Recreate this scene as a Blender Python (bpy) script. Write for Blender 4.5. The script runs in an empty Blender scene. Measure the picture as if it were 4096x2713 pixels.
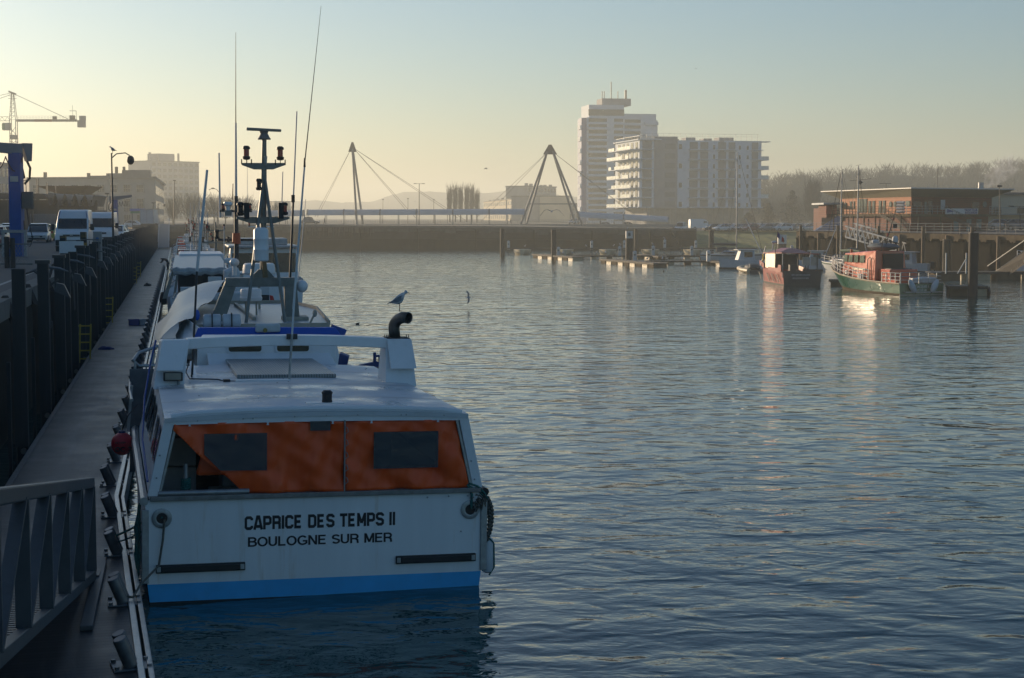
import bpy, bmesh, math, random
from mathutils import Vector, Matrix
R=math.radians; sin=math.sin; cos=math.cos; PI=math.pi
rng=random.Random(7)
sc=bpy.context.scene
# ------------------------------------------------------------ camera
CH=6.0; FPX=6500.0; PITCH=math.atan((1356.5-868)/FPX)
cam=bpy.data.cameras.new('camera'); co=bpy.data.objects.new('camera',cam); sc.collection.objects.link(co)
co.location=(0,0,CH); co.rotation_euler=(PI/2-PITCH,0,0)
cam.sensor_width=36; cam.lens=FPX/4096*36; cam.clip_start=0.5; cam.clip_end=12000
sc.camera=co
# ------------------------------------------------------------ sky, sun, exposure
SUN_AZ=R(43); SUN_EL=R(9)      # azimuth left of straight ahead
w=bpy.data.worlds.new('World'); sc.world=w; w.use_nodes=True
nt=w.node_tree; bg=nt.nodes['Background']
sky=nt.nodes.new('ShaderNodeTexSky'); sky.sky_type='NISHITA'; sky.sun_disc=False
sky.sun_elevation=SUN_EL; sky.sun_rotation=-SUN_AZ
sky.air_density=1.0; sky.dust_density=1.0; sky.ozone_density=4.0; sky.altitude=0
tint=nt.nodes.new('ShaderNodeMix'); tint.data_type='RGBA'; tint.blend_type='MULTIPLY'; tint.inputs[0].default_value=1; tint.inputs[7].default_value=(1.035,1.03,.975,1)
nt.links.new(sky.outputs[0],tint.inputs[6]); nt.links.new(tint.outputs[2],bg.inputs[0]); bg.inputs[1].default_value=0.12
sl=bpy.data.lights.new('sun','SUN'); so=bpy.data.objects.new('sun',sl); sc.collection.objects.link(so)
sl.energy=5.0; sl.angle=R(0.6); sl.color=(1.0,0.76,0.50)
so.rotation_euler=Vector((-sin(SUN_AZ)*cos(SUN_EL),cos(SUN_AZ)*cos(SUN_EL),sin(SUN_EL))).to_track_quat('Z','Y').to_euler()
sc.view_settings.view_transform='Standard'; sc.view_settings.look='None'
sc.view_settings.exposure=0.22; sc.view_settings.gamma=1; sc.view_settings.use_curve_mapping=False
sc.cycles.max_bounces=6; sc.cycles.volume_bounces=1; sc.cycles.transparent_max_bounces=12
sc.cycles.use_denoising=True
# ------------------------------------------------------------ layout helpers
CT,ST=cos(PITCH),sin(PITCH)
def ray(px,py):
    r=(px-2048)/FPX; u=-(py-1356.5)/FPX
    return Vector((r,CT+u*ST,-ST+u*CT))
def G(px,py,z=0.0):
    d=ray(px,py); t=(z-CH)/d.z; return Vector((d.x*t,d.y*t,z))
def PY(px,py,Y):
    d=ray(px,py); t=Y/d.y; return Vector((d.x*t,Y,CH+d.z*t))
class Frame:      # a ground frame: v to the right, u ahead, turned left by deg
    def __init__(s,ox,oy,deg): s.a=R(deg); s.o=(ox,oy); s.U=(-sin(s.a),cos(s.a)); s.V=(cos(s.a),sin(s.a))
    def w(s,v,u,z=0.0): return Vector((s.o[0]+v*s.V[0]+u*s.U[0],s.o[1]+v*s.V[1]+u*s.U[1],z))
    def loc(s,p):
        x,y=p[0]-s.o[0],p[1]-s.o[1]; return Vector((x*s.V[0]+y*s.V[1],x*s.U[0]+y*s.U[1],p[2]))
    def tr(s,px,py,u=0.0):     # where a sight line meets the upright plane u = const
        o=s.w(0,u); d=ray(px,py); t=(o.x*s.U[0]+o.y*s.U[1])/(d.x*s.U[0]+d.y*s.U[1])
        return s.loc((d.x*t,d.y*t,CH+d.z*t))
P=Frame(0,0,11.6)            # quay and long pontoon
# ------------------------------------------------------------ mesh builder
class MB:
    def __init__(s): s.v=[]; s.f=[]; s.m=[]; s.cm=0
    def add(s,vs,fs):
        b=len(s.v); s.v+= [tuple(p) for p in vs]
        for f in fs: s.f.append(tuple(b+i for i in f)); s.m.append(s.cm)
        return s
    def box(s,x0,x1,y0,y1,z0,z1):
        return s.add([(x0,y0,z0),(x1,y0,z0),(x1,y1,z0),(x0,y1,z0),(x0,y0,z1),(x1,y0,z1),(x1,y1,z1),(x0,y1,z1)],
          [(0,3,2,1),(4,5,6,7),(0,1,5,4),(1,2,6,5),(2,3,7,6),(3,0,4,7)])
    def hexa(s,p): return s.add(p,[(0,3,2,1),(4,5,6,7),(0,1,5,4),(1,2,6,5),(2,3,7,6),(3,0,4,7)])
    def quad(s,a,b,c,d): return s.add([a,b,c,d],[(0,1,2,3)])
    def slab(s,pts,d):          # polygon pushed along vector d
        n=len(pts); d=Vector(d); a=[Vector(p) for p in pts]
        nrm=(a[1]-a[0]).cross(a[2]-a[1])
        if nrm.dot(d)>0: a=a[::-1]
        vs=a+[p+d for p in a]
        return s.add(vs,[tuple(range(n)),tuple(range(2*n-1,n-1,-1))]+[(i,n+i,n+(i+1)%n,(i+1)%n)[::1] for i in range(n)])
    def bar(s,p,q,w=.05,h=.05,up=(0,0,1)):
        p=Vector(p);q=Vector(q);d=(q-p)
        if d.length<1e-6: return s
        d.normalize(); upv=Vector(up)
        if abs(d.dot(upv))>.98: upv=Vector((0,1,0))
        x=d.cross(upv).normalized()*(w/2); y=x.cross(d).normalized()*(h/2)
        return s.hexa([p-x-y,p+x-y,q+x-y,q-x-y,p-x+y,p+x+y,q+x+y,q-x+y])
    def cyl(s,p,q,r0,r1=None,n=12):
        if r1 is None: r1=r0
        return s.tube([p,q],[r0,r1],n)
    def tube(s,pts,r,n=8,cap=True):
        pts=[Vector(p) for p in pts]
        k=len(pts); rs=r if isinstance(r,(list,tuple)) else [r]*k
        vs=[];fs=[]; x=None
        for i,p in enumerate(pts):
            d=(pts[min(i+1,k-1)]-pts[max(i-1,0)]).normalized()
            if x is None:
                a=Vector((0,0,1)) if abs(d.z)<.9 else Vector((0,1,0))
                x=d.cross(a).normalized()
            else:
                x=(x-d*x.dot(d)); x.normalize()
            y=d.cross(x)
            for j in range(n):
                t=2*PI*j/n; vs.append(p+(x*cos(t)+y*sin(t))*rs[i])
        for i in range(k-1):
            for j in range(n):
                a=i*n+j;b=i*n+(j+1)%n
                fs.append((a,b,b+n,a+n))
        if cap: fs.append(tuple(range(n-1,-1,-1))); fs.append(tuple((k-1)*n+j for j in range(n)))
        return s.add(vs,fs)
    def lathe(s,prof,n=16,c=(0,0,0)):
        vs=[];fs=[];k=len(prof)
        for r,z in prof:
            for j in range(n):
                t=2*PI*j/n; vs.append((c[0]+r*cos(t),c[1]+r*sin(t),c[2]+z))
        for i in range(k-1):
            for j in range(n):
                a=i*n+j;b=i*n+(j+1)%n; fs.append((a,b,b+n,a+n))
        fs.append(tuple(range(n-1,-1,-1))); fs.append(tuple((k-1)*n+j for j in range(n)))
        return s.add(vs,fs)
    def loft(s,rings,closed=True,cap=True):
        n=len(rings[0]); vs=[p for r in rings for p in r]; fs=[]
        for i in range(len(rings)-1):
            for j in range(n if closed else n-1):
                a=i*n+j;b=i*n+(j+1)%n; fs.append((a,b,b+n,a+n))
        if cap: fs.append(tuple(range(n-1,-1,-1))); fs.append(tuple((len(rings)-1)*n+j for j in range(n)))
        return s.add(vs,fs)
    def blob(s,c,rx,ry,rz,n=12,k=8,rot=None):
        prof=[(sin(PI*i/k),-cos(PI*i/k)) for i in range(k+1)]
        vs=[];fs=[]
        for r,z in prof:
            for j in range(n):
                t=2*PI*j/n; q=Vector((rx*r*cos(t),ry*r*sin(t),rz*z))
                if rot is not None: q=rot@q
                vs.append(Vector(c)+q)
        for i in range(k):
            for j in range(n):
                a=i*n+j;b=i*n+(j+1)%n; fs.append((a,b,b+n,a+n))
        return s.add(vs,fs)
    def build(s,name,mat,parent=None,smooth=False,bevel=0.0,loc=None,rz=None,fix=True):
        me=bpy.data.meshes.new(name); me.from_pydata(s.v,[],s.f)
        mats=mat if isinstance(mat,(list,tuple)) else [mat]
        for x in mats: me.materials.append(x)
        if len(mats)>1: me.polygons.foreach_set('material_index',s.m)
        me.update()
        if fix and len(s.f)<60000:
            bm=bmesh.new(); bm.from_mesh(me)
            bmesh.ops.recalc_face_normals(bm,faces=bm.faces[:]); bm.to_mesh(me); bm.free()
        if smooth:
            me.shade_smooth(); me.set_sharp_from_angle(angle=R(38))
        o=bpy.data.objects.new(name,me); sc.collection.objects.link(o)
        if parent is not None: o.parent=parent
        if loc is not None: o.location=loc
        if rz is not None: o.rotation_euler=(0,0,rz)
        if bevel:
            b=o.modifiers.new('bevel','BEVEL'); b.width=bevel; b.segments=2; b.limit_method='ANGLE'; b.angle_limit=R(40)
        return o
def tag(o,label=None,cat=None,group=None,kind=None):
    if label: o['label']=label
    if cat: o['category']=cat
    if group: o['group']=group
    if kind or (label and cat): o['kind']=kind or 'thing'
    return o
def thing(name,label,cat,loc=(0,0,0),rz=0,group=None):
    o=bpy.data.objects.new(name,None); sc.collection.objects.link(o); o.empty_display_size=.2
    o.location=loc; o.rotation_euler=(0,0,rz); return tag(o,label,cat,group)
def struct(o): o['kind']='structure'; return o
KIDS={}
def children(o): return list(o.children)
def dup(root,loc,rz=None,label=None,group=None,scale=None,mats=None):
    def rec(o,par):
        c=o.copy(); sc.collection.objects.link(c)
        if par is not None: c.parent=par
        for ch in children(o): rec(ch,c)
        if mats and o.type=='MESH' and o.name.split('.')[0] in mats:
            c.material_slots[0].link='OBJECT'; c.material_slots[0].material=mats[o.name.split('.')[0]]
        return c
    r=rec(root,None); r.location=loc
    if rz is not None: r.rotation_euler=(0,0,rz)
    if label: r['label']=label
    if group: r['group']=group
    if scale: r.scale=(scale,)*3 if not isinstance(scale,tuple) else scale
    return r
def text(txt,size,mat,name,parent,loc,rot,offset=0.0,sx=1.0,extrude=.002,align='LEFT',shear=0):
    cu=bpy.data.curves.new(name,'FONT'); cu.body=txt; cu.size=size; cu.offset=offset; cu.extrude=extrude; cu.align_x=align; cu.shear=shear
    cu.resolution_u=3
    tmp=bpy.data.objects.new(name,cu); sc.collection.objects.link(tmp)
    bpy.context.view_layer.update()
    me=bpy.data.meshes.new_from_object(tmp.evaluated_get(bpy.context.evaluated_depsgraph_get()))
    bpy.data.objects.remove(tmp); me.name=name
    me.materials.clear(); me.materials.append(mat)
    for v in me.vertices: v.co.x*=sx
    o=bpy.data.objects.new(name,me); sc.collection.objects.link(o); o.parent=parent; o.location=loc; o.rotation_euler=rot
    return o
# ------------------------------------------------------------ materials
MC={}
def mat(name,col,rough=.6,metal=0.0,var=.12,scale=4.0,bump=0.0,bscale=30.0,spec=.5,dirt=None,dirt_amt=.35,coat=0.0,stretch=(1,1,1),rvar=None,emit=None,alpha=None):
    if name in MC: return MC[name]
    m=bpy.data.materials.new(name); m.use_nodes=True; n=m.node_tree; b=n.nodes['Principled BSDF']
    L=n.links.new; N=n.nodes.new
    b.inputs['Roughness'].default_value=rough; b.inputs['Metallic'].default_value=metal
    b.inputs['Specular IOR Level'].default_value=spec; b.inputs['Coat Weight'].default_value=coat
    tc=N('ShaderNodeTexCoord'); mp=N('ShaderNodeMapping'); mp.inputs['Scale'].default_value=stretch
    L(tc.outputs['Object'],mp.inputs[0])
    nz=N('ShaderNodeTexNoise'); nz.inputs['Scale'].default_value=scale; nz.inputs['Detail'].default_value=6; nz.inputs['Roughness'].default_value=.6
    L(mp.outputs[0],nz.inputs['Vector'])
    mx=N('ShaderNodeMix'); mx.data_type='RGBA'
    lo=[c*(1-var) for c in col]; hi=[min(1,c*(1+var)) for c in col]
    mr=N('ShaderNodeMapRange'); mr.inputs[1].default_value=.3; mr.inputs[2].default_value=.7
    L(nz.outputs[0],mr.inputs[0]); L(mr.outputs[0],mx.inputs[0])
    mx.inputs[6].default_value=(*lo,1); mx.inputs[7].default_value=(*hi,1)
    out=mx.outputs[2]
    if dirt:
        n2=N('ShaderNodeTexNoise'); n2.inputs['Scale'].default_value=scale*1.7; n2.inputs['Detail'].default_value=9; n2.inputs['Roughness'].default_value=.7
        mp2=N('ShaderNodeMapping'); mp2.inputs['Location'].default_value=(7,3,5); mp2.inputs['Scale'].default_value=stretch
        L(tc.outputs['Object'],mp2.inputs[0]); L(mp2.outputs[0],n2.inputs['Vector'])
        r2=N('ShaderNodeMapRange'); r2.inputs[1].default_value=.55; r2.inputs[2].default_value=.75; r2.inputs[4].default_value=dirt_amt
        L(n2.outputs[0],r2.inputs[0])
        m2=N('ShaderNodeMix'); m2.data_type='RGBA'; L(r2.outputs[0],m2.inputs[0]); L(out,m2.inputs[6]); m2.inputs[7].default_value=(*dirt,1)
        out=m2.outputs[2]
    L(out,b.inputs['Base Color'])
    rr=N('ShaderNodeMapRange'); rr.inputs[1].default_value=0 if rvar is None else .35; rr.inputs[2].default_value=1 if rvar is None else .65; rr.inputs[3].default_value=max(0,rough-(rvar or .08)); rr.inputs[4].default_value=min(1,rough+(rvar or .1))
    L(nz.outputs[0],rr.inputs[0]); L(rr.outputs[0],b.inputs['Roughness'])
    if bump:
        n3=N('ShaderNodeTexNoise'); n3.inputs['Scale'].default_value=bscale; n3.inputs['Detail'].default_value=5
        L(mp.outputs[0],n3.inputs['Vector'])
        bp=N('ShaderNodeBump'); bp.inputs['Strength'].default_value=bump; bp.inputs['Distance'].default_value=.02
        L(n3.outputs[0],bp.inputs['Height']); L(bp.outputs[0],b.inputs['Normal'])
    if emit:
        b.inputs['Emission Color'].default_value=(*emit[0],1); b.inputs['Emission Strength'].default_value=emit[1]
    if alpha is not None: b.inputs['Alpha'].default_value=alpha
    MC[name]=m; return m
def bands(name,c1,c2,axis='X',period=.14,rough=.7,frac=.1,noise=.4,scale=3.0,bump=.4,space='Object',streak=None):
    # boards or ribs across one axis, with grooves and worn streaks
    if name in MC: return MC[name]
    m=bpy.data.materials.new(name); m.use_nodes=True; n=m.node_tree; b=n.nodes['Principled BSDF']; L=n.links.new; N=n.nodes.new
    tc=N('ShaderNodeTexCoord'); sp=N('ShaderNodeSeparateXYZ'); L(tc.outputs[space],sp.inputs[0])
    d=N('ShaderNodeMath'); d.operation='DIVIDE'; d.inputs[1].default_value=period; L(sp.outputs[axis],d.inputs[0])
    fr=N('ShaderNodeMath'); fr.operation='FRACT'; L(d.outputs[0],fr.inputs[0])
    fl=N('ShaderNodeMath'); fl.operation='FLOOR'; L(d.outputs[0],fl.inputs[0])
    wn=N('ShaderNodeTexWhiteNoise'); wn.noise_dimensions='1D'; L(fl.outputs[0],wn.inputs['W'])
    gr=N('ShaderNodeMath'); gr.operation='GREATER_THAN'; gr.inputs[1].default_value=frac; L(fr.outputs[0],gr.inputs[0])
    nz=N('ShaderNodeTexNoise'); nz.inputs['Scale'].default_value=scale; nz.inputs['Detail'].default_value=8; L(tc.outputs[space],nz.inputs['Vector'])
    ad=N('ShaderNodeMath'); ad.operation='MULTIPLY_ADD'; ad.inputs[1].default_value=noise; L(wn.outputs[0],ad.inputs[0]); L(nz.outputs[0],ad.inputs[2])
    mr=N('ShaderNodeMapRange'); mr.inputs[1].default_value=.35; mr.inputs[2].default_value=.65+noise; L(ad.outputs[0],mr.inputs[0])
    mx=N('ShaderNodeMix'); mx.data_type='RGBA'; mx.inputs[6].default_value=(*c1,1); mx.inputs[7].default_value=(*c2,1); L(mr.outputs[0],mx.inputs[0])
    m2=N('ShaderNodeMix'); m2.data_type='RGBA'; m2.inputs[6].default_value=(*[c*.15 for c in c1],1); L(mx.outputs[2],m2.inputs[7]); L(gr.outputs[0],m2.inputs[0])
    fin=m2.outputs[2]
    if streak:
        mp=N('ShaderNodeMapping'); mp.inputs['Scale'].default_value=streak[1]; L(tc.outputs[space],mp.inputs[0]); n4=N('ShaderNodeTexNoise'); n4.inputs['Scale'].default_value=1.0; n4.inputs['Detail'].default_value=10; n4.inputs['Roughness'].default_value=.72; L(mp.outputs[0],n4.inputs['Vector'])
        r4=N('ShaderNodeMapRange'); r4.inputs[1].default_value=.48; r4.inputs[2].default_value=.72; r4.inputs[4].default_value=.85; L(n4.outputs[0],r4.inputs[0]); m4=N('ShaderNodeMix'); m4.data_type='RGBA'; L(r4.outputs[0],m4.inputs[0]); L(m2.outputs[2],m4.inputs[6]); m4.inputs[7].default_value=(*streak[0],1); fin=m4.outputs[2]
    L(fin,b.inputs['Base Color'])
    r=N('ShaderNodeMapRange'); r.inputs[3].default_value=rough-.2; r.inputs[4].default_value=rough+.15; L(nz.outputs[0],r.inputs[0]); L(r.outputs[0],b.inputs['Roughness'])
    bp=N('ShaderNodeBump'); bp.inputs['Strength'].default_value=bump; bp.inputs['Distance'].default_value=.01; L(gr.outputs[0],bp.inputs['Height']); L(bp.outputs[0],b.inputs['Normal'])
    MC[name]=m; return m
def water_mat():
    m=bpy.data.materials.new('harbour_water'); m.use_nodes=True; n=m.node_tree; b=n.nodes['Principled BSDF']; L=n.links.new; N=n.nodes.new
    b.inputs['Base Color'].default_value=(.003,.058,.062,1); b.inputs['Roughness'].default_value=.03; b.inputs['IOR'].default_value=1.34
    tc=N('ShaderNodeTexCoord')
    def noise(sc_,det,rough,stretch,loc,dist=0.0):
        mp=N('ShaderNodeMapping'); mp.inputs['Scale'].default_value=stretch; mp.inputs['Location'].default_value=loc; mp.inputs['Rotation'].default_value=(0,0,R(-14))
        L(tc.outputs['Object'],mp.inputs[0])
        z=N('ShaderNodeTexNoise'); z.inputs['Scale'].default_value=sc_; z.inputs['Detail'].default_value=det; z.inputs['Roughness'].default_value=rough; z.inputs['Distortion'].default_value=dist
        L(mp.outputs[0],z.inputs['Vector']); return z.outputs[0]
    a=noise(.55,1,.4,(.8,1,1),(0,0,0),.5)      # long low undulation
    c=noise(1.5,1.2,.4,(.7,1,1),(3,9,0),.8)      # ripples
    d=noise(5.0,2,.5,(.75,1,1),(5,1,0),.4)       # fine chop
    g=noise(.035,3,.55,(1,1,1),(2,2,0))         # cat's paws: patches of calmer and rougher water
    gm=N('ShaderNodeMapRange'); gm.inputs[1].default_value=.40; gm.inputs[2].default_value=.60; gm.inputs[3].default_value=.12; gm.inputs[4].default_value=1.0; L(g,gm.inputs[0])
    def mul(x,k):
        q=N('ShaderNodeMath'); q.operation='MULTIPLY'; L(x,q.inputs[0])
        if isinstance(k,float): q.inputs[1].default_value=k
        else: L(k,q.inputs[1])
        return q.outputs[0]
    def add(x,y):
        q=N('ShaderNodeMath'); q.operation='ADD'; L(x,q.inputs[0]); L(y,q.inputs[1]); return q.outputs[0]
    h=add(add(mul(a,WA),mul(c,WC)), mul(mul(d,WD),gm.outputs[0]))
    bp=N('ShaderNodeBump'); bp.inputs['Strength'].default_value=1.0; bp.inputs['Distance'].default_value=1.0
    L(h,bp.inputs['Height']); L(bp.outputs[0],b.inputs['Normal'])
    return m
WA,WC,WD=0.090,0.050,0.017
HAZE=0.00055
# ------------------------------------------------------------ water, ground, banks
FAR_Y=309.0       # far quay wall
ow=MB().quad((-3000,-60,0),(3000,-60,0),(3000,400,0),(-3000,400,0)).build('water',water_mat(),fix=False); struct(ow)
m_asph=mat('asphalt',(.055,.057,.06),.85,var=.25,scale=.6,bump=.2,dirt=(.11,.11,.105),dirt_amt=.6)
m_conc=mat('quay_concrete',(.13,.13,.12),.9,var=.25,scale=.8,bump=.3,dirt=(.03,.035,.03),dirt_amt=.8)
m_wall=mat('wet_wall',(.032,.033,.030),.9,var=.45,scale=.5,bump=.4,bscale=5,spec=.1,dirt=(.085,.08,.07),dirt_amt=.4,stretch=(1,1,.5))
m_grass=mat('bank_grass',(.12,.14,.03),.95,var=.5,scale=.35,bump=.5,bscale=6,dirt=(.17,.15,.07),dirt_amt=.7)
m_far=mat('far_ground',(.09,.09,.08),.95,var=.2,scale=.02)
# left quay ground, and its dark wall behind the piles
QZ=3.8; QV=-4.6
a=P.w(QV,-30,QZ);b=P.w(QV,FAR_Y+12,QZ);c=P.w(-330,FAR_Y+12,QZ);d=P.w(-330,-30,QZ)
struct(MB().quad(a,b,c,d).build('quay_ground',m_asph,fix=False))
def fp(v,u0,u1,z0,z1,mb): mb.quad(P.w(v,u0,z0),P.w(v,u1,z0),P.w(v,u1,z1),P.w(v,u0,z1)); return mb
# quay wall of the left basin: concrete coping over dark recessed bays
mb=MB(); mb.hexa([P.w(QV,-30,-.5),P.w(QV+.02,-30,-.5),P.w(QV+.02,FAR_Y,-.5),P.w(QV,FAR_Y,-.5),P.w(QV,-30,QZ-.02),P.w(QV+.02,-30,QZ-.02),P.w(QV+.02,FAR_Y,QZ-.02),P.w(QV,FAR_Y,QZ-.02)])
qw=mb.build('quay_wall',m_wall); tag(qw,'long dark wet wall of the left quay behind the fender piles','quay wall')
mb=MB()
for k in range(40):
    u0=-30+k*8.6; mb.hexa([P.w(QV-.35,u0,QZ-.3),P.w(QV+.22,u0,QZ-.45),P.w(QV+.22,u0+8.56,QZ-.45),P.w(QV-.35,u0+8.56,QZ-.3),P.w(QV-.35,u0,QZ+.05),P.w(QV+.22,u0,QZ+.05),P.w(QV+.22,u0+8.56,QZ+.05),P.w(QV-.35,u0+8.56,QZ+.05)])
mb.build('coping',m_conc,qw)
# far wall and the land behind it
def farz(x): return 4.5 if x<-45 else (4.5-(x+45)/43*.3 if x<-2 else (4.2-(x+2)/33*.45 if x<31 else 3.75))
xs=[-72,-60,-45,-30,-15,-2,8,16,24,31,35]
mb=MB(); mc=MB()
for x0,x1 in zip(xs,xs[1:]):
    mb.hexa([(x0,FAR_Y-.6,-.8),(x1,FAR_Y-.6,-.8),(x1,FAR_Y+1.2,-.8),(x0,FAR_Y+1.2,-.8),(x0,FAR_Y,farz(x0)-.35),(x1,FAR_Y,farz(x1)-.35),(x1,FAR_Y+1.2,farz(x1)-.35),(x0,FAR_Y+1.2,farz(x0)-.35)])
    mc.hexa([(x0,FAR_Y-.15,farz(x0)-.34),(x1,FAR_Y-.15,farz(x1)-.34),(x1,FAR_Y+1.3,farz(x1)-.34),(x0,FAR_Y+1.3,farz(x0)-.34),(x0,FAR_Y-.15,farz(x0)),(x1,FAR_Y-.15,farz(x1)),(x1,FAR_Y+1.3,farz(x1)),(x0,FAR_Y+1.3,farz(x0))])
for k,x in enumerate([-58+1.0*i for i in range(14)]): mb.box(x-22+40,x-21.8+40,FAR_Y-.75,FAR_Y-.3,2.4,4.0)
fw=mb.build('stone_quay_wall',m_wall); tag(fw,'high dark stone wall closing the far end of the basin below the bridge','quay wall')
mc.build('coping',m_conc,fw)
m_weed=mat('weed_band',(.020,.024,.016),.9,var=.5,scale=.7,spec=.1,stretch=(1,1,.4)); m_course=mat('stone_course',(.085,.085,.075),.9,var=.35,scale=.6,spec=.1,dirt=(.03,.03,.025),dirt_amt=.7)
mb=MB(); rj=random.Random(4)
for x0,x1 in zip(xs,xs[1:]): mb.hexa([(x0,FAR_Y-.75,-.8),(x1,FAR_Y-.75,-.8),(x1,FAR_Y-.4,-.8),(x0,FAR_Y-.4,-.8),(x0,FAR_Y-.55,1.7+rj.uniform(-.15,.15)),(x1,FAR_Y-.55,1.7+rj.uniform(-.15,.15)),(x1,FAR_Y-.3,1.7),(x0,FAR_Y-.3,1.7)])
mb.build('weed_band',m_weed,fw)
for k in range(46):
    x=-70+k*2.2; z1=farz(x)-.38; MB().box(x,x+2.14,FAR_Y-.2,FAR_Y+.1,z1-rj.uniform(.5,1.1),z1).build('stone_course',m_course,fw)
for k in range(9): x=-62+k*11; MB().box(x,x+.28,FAR_Y-.95,FAR_Y-.3,-.8,farz(x)-.6).build('timber_rubbing_post',m_mpost if False else m_weed,fw)
def gz(x,y):
    if x<2: return 3.9
    if x<34: return 3.9-(x-2)/32*.9
    return 3.0
gx=[-3000,-600,-120,-60,2,12,22,34]
mb=MB()
for y0,y1 in ((FAR_Y+.6,360),(360,800),(800,4100)):
    for x0,x1 in zip(gx,gx[1:]): mb.quad((x0,y0,gz(x0,0)),(x1,y0,gz(x1,0)),(x1,y1,gz(x1,0)),(x0,y1,gz(x0,0)))
mb.quad((34,352,3),(3000,352,3),(3000,4100,3),(34,4100,3))
struct(mb.build('ground',m_far,fix=False))
# grassed bank: uneven slope from the water to the car park
mb=MB(); nx,ny=60,16
def bank(i,j):
    x=31+i/nx*80; t=j/ny
    z=-.6+3.62*t**.8 + (.12*sin(x*1.3+t*9)+.1*sin(x*.45+3))*sin(PI*t)
    return (x+ (1-t)*0,(297+55*t)+1.5*sin(x*.2)*(1-t),z)
for i in range(nx):
    for j in range(ny):
        mb.quad(bank(i,j),bank(i+1,j),bank(i+1,j+1),bank(i,j+1))
struct(mb.build('bank',m_grass,fix=False,smooth=False))
mb=MB(); mb.hexa([(30,FAR_Y-1,-.8),(31.4,FAR_Y-8,-.8),(38,352,-.8),(35,353,-.8),(30,FAR_Y,3.7),(31.4,FAR_Y-6,.3),(38,352,3.1),(35,353,3.75)])
tag(mb.build('wing_wall',m_wall),'sloping stone wing wall between the far quay and the grass bank','wall')
# car park strip on top of the bank
struct(MB().quad((8,353,3.012),(130,353,3.012),(130,420,3.012),(34,420,3.012)).build('car_park',m_asph,fix=False))
# right quay below the yacht club
QA=Vector((36.5,209,0)); QB=Vector((60,141,0)); qe=(QB-QA).normalized(); qn=Vector((qe.y,-qe.x,0))   # qn points to the water (left)
if qn.x>0: qn=-qn
RQZ=4.2
def rq(s,o,z): p=QA+qe*s-qn*o; return Vector((p.x,p.y,z))   # s along, o inland
LQ=(QB-QA).length
mb=MB(); mb.quad(rq(0,0,RQZ),rq(LQ+40,0,RQZ),rq(LQ+40,250,RQZ),rq(0,250,RQZ))
mb.quad(rq(0,0,RQZ),rq(0,250,RQZ),rq(0,250,-1),rq(0,0,-1))
struct(mb.build('quay_ground',m_asph,fix=False))
m_wood=mat('weathered_timber',(.12,.085,.055),.85,var=.4,scale=1.2,bump=.3,stretch=(1,1,.3),dirt=(.05,.05,.04),dirt_amt=.6)
m_tan=mat('tan_concrete',(.10,.08,.055),.9,spec=.1,var=.3,scale=1.2,bump=.3,dirt=(.07,.07,.06),dirt_amt=.7)
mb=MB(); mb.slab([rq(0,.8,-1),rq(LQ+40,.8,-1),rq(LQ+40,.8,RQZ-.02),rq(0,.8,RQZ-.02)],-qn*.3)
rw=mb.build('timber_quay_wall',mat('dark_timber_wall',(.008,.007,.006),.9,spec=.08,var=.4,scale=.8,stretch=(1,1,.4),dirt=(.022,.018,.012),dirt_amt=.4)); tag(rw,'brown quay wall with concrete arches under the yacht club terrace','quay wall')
mb=MB()
s=0
while s<LQ+38:      # deck beam with haunches over each bay
    mb.slab([rq(s,0,RQZ-.05),rq(s+2.5,0,RQZ-.05),rq(s+2.5,0,RQZ-.75),rq(s+2.2,0,RQZ-.9),rq(s+1.9,0,RQZ-.6),rq(s+.6,0,RQZ-.6),rq(s+.3,0,RQZ-.9),rq(s,0,RQZ-.75)],-qn*.78); s+=2.5
mb.build('deck_beam',m_tan,rw)
for k in range(17):
    s=1.5+k*4.6
    if s>LQ+20: break
    MB().bar(rq(s,-.2,-1),rq(s,-.2,RQZ+(.75 if k%2==0 else -.2)),.32,.3).build('post',m_wood,rw)
# ------------------------------------------------------------ far buildings
m_log=mat('loggia_glazing',(.15,.155,.15),.35,var=.25,scale=.4,spec=.7)
m_white=mat('white_render',(.60,.65,.70),.8,var=.08,scale=.3,dirt=(.35,.34,.31),dirt_amt=.4)
m_grey=mat('grey_render',(.28,.28,.28),.85,var=.15,scale=.3,dirt=(.18,.17,.16),dirt_amt=.4)
m_glass=mat('window_glass',(.025,.03,.035),.2,var=.3,scale=.5,spec=.8)
m_dkglass=mat('dark_glass',(.02,.025,.03),.08,var=.3,scale=1,spec=.8)
m_balglass=mat('balcony_glass',(.55,.62,.58),.25,var=.1,scale=1,spec=.8)
m_dark=mat('dark_metal',(.03,.032,.036),.5,var=.3,scale=4)
m_steel=mat('galvanised_steel',(.30,.31,.32),.45,metal=.6,var=.2,scale=5)
m_blue=mat('blue_panel',(.06,.12,.28),.6,var=.1)
m_roofg=mat('grey_roof',(.14,.14,.14),.8,var=.2,scale=.5)
def place(px0,Y0,px1,Y1):      # corner, far end of the main face -> empty location and turn
    x0=(px0-2048)/FPX*Y0; x1=(px1-2048)/FPX*Y1
    return (x0,Y0),math.atan2(Y1-Y0,x1-x0),math.hypot(x1-x0,Y1-Y0)
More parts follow.
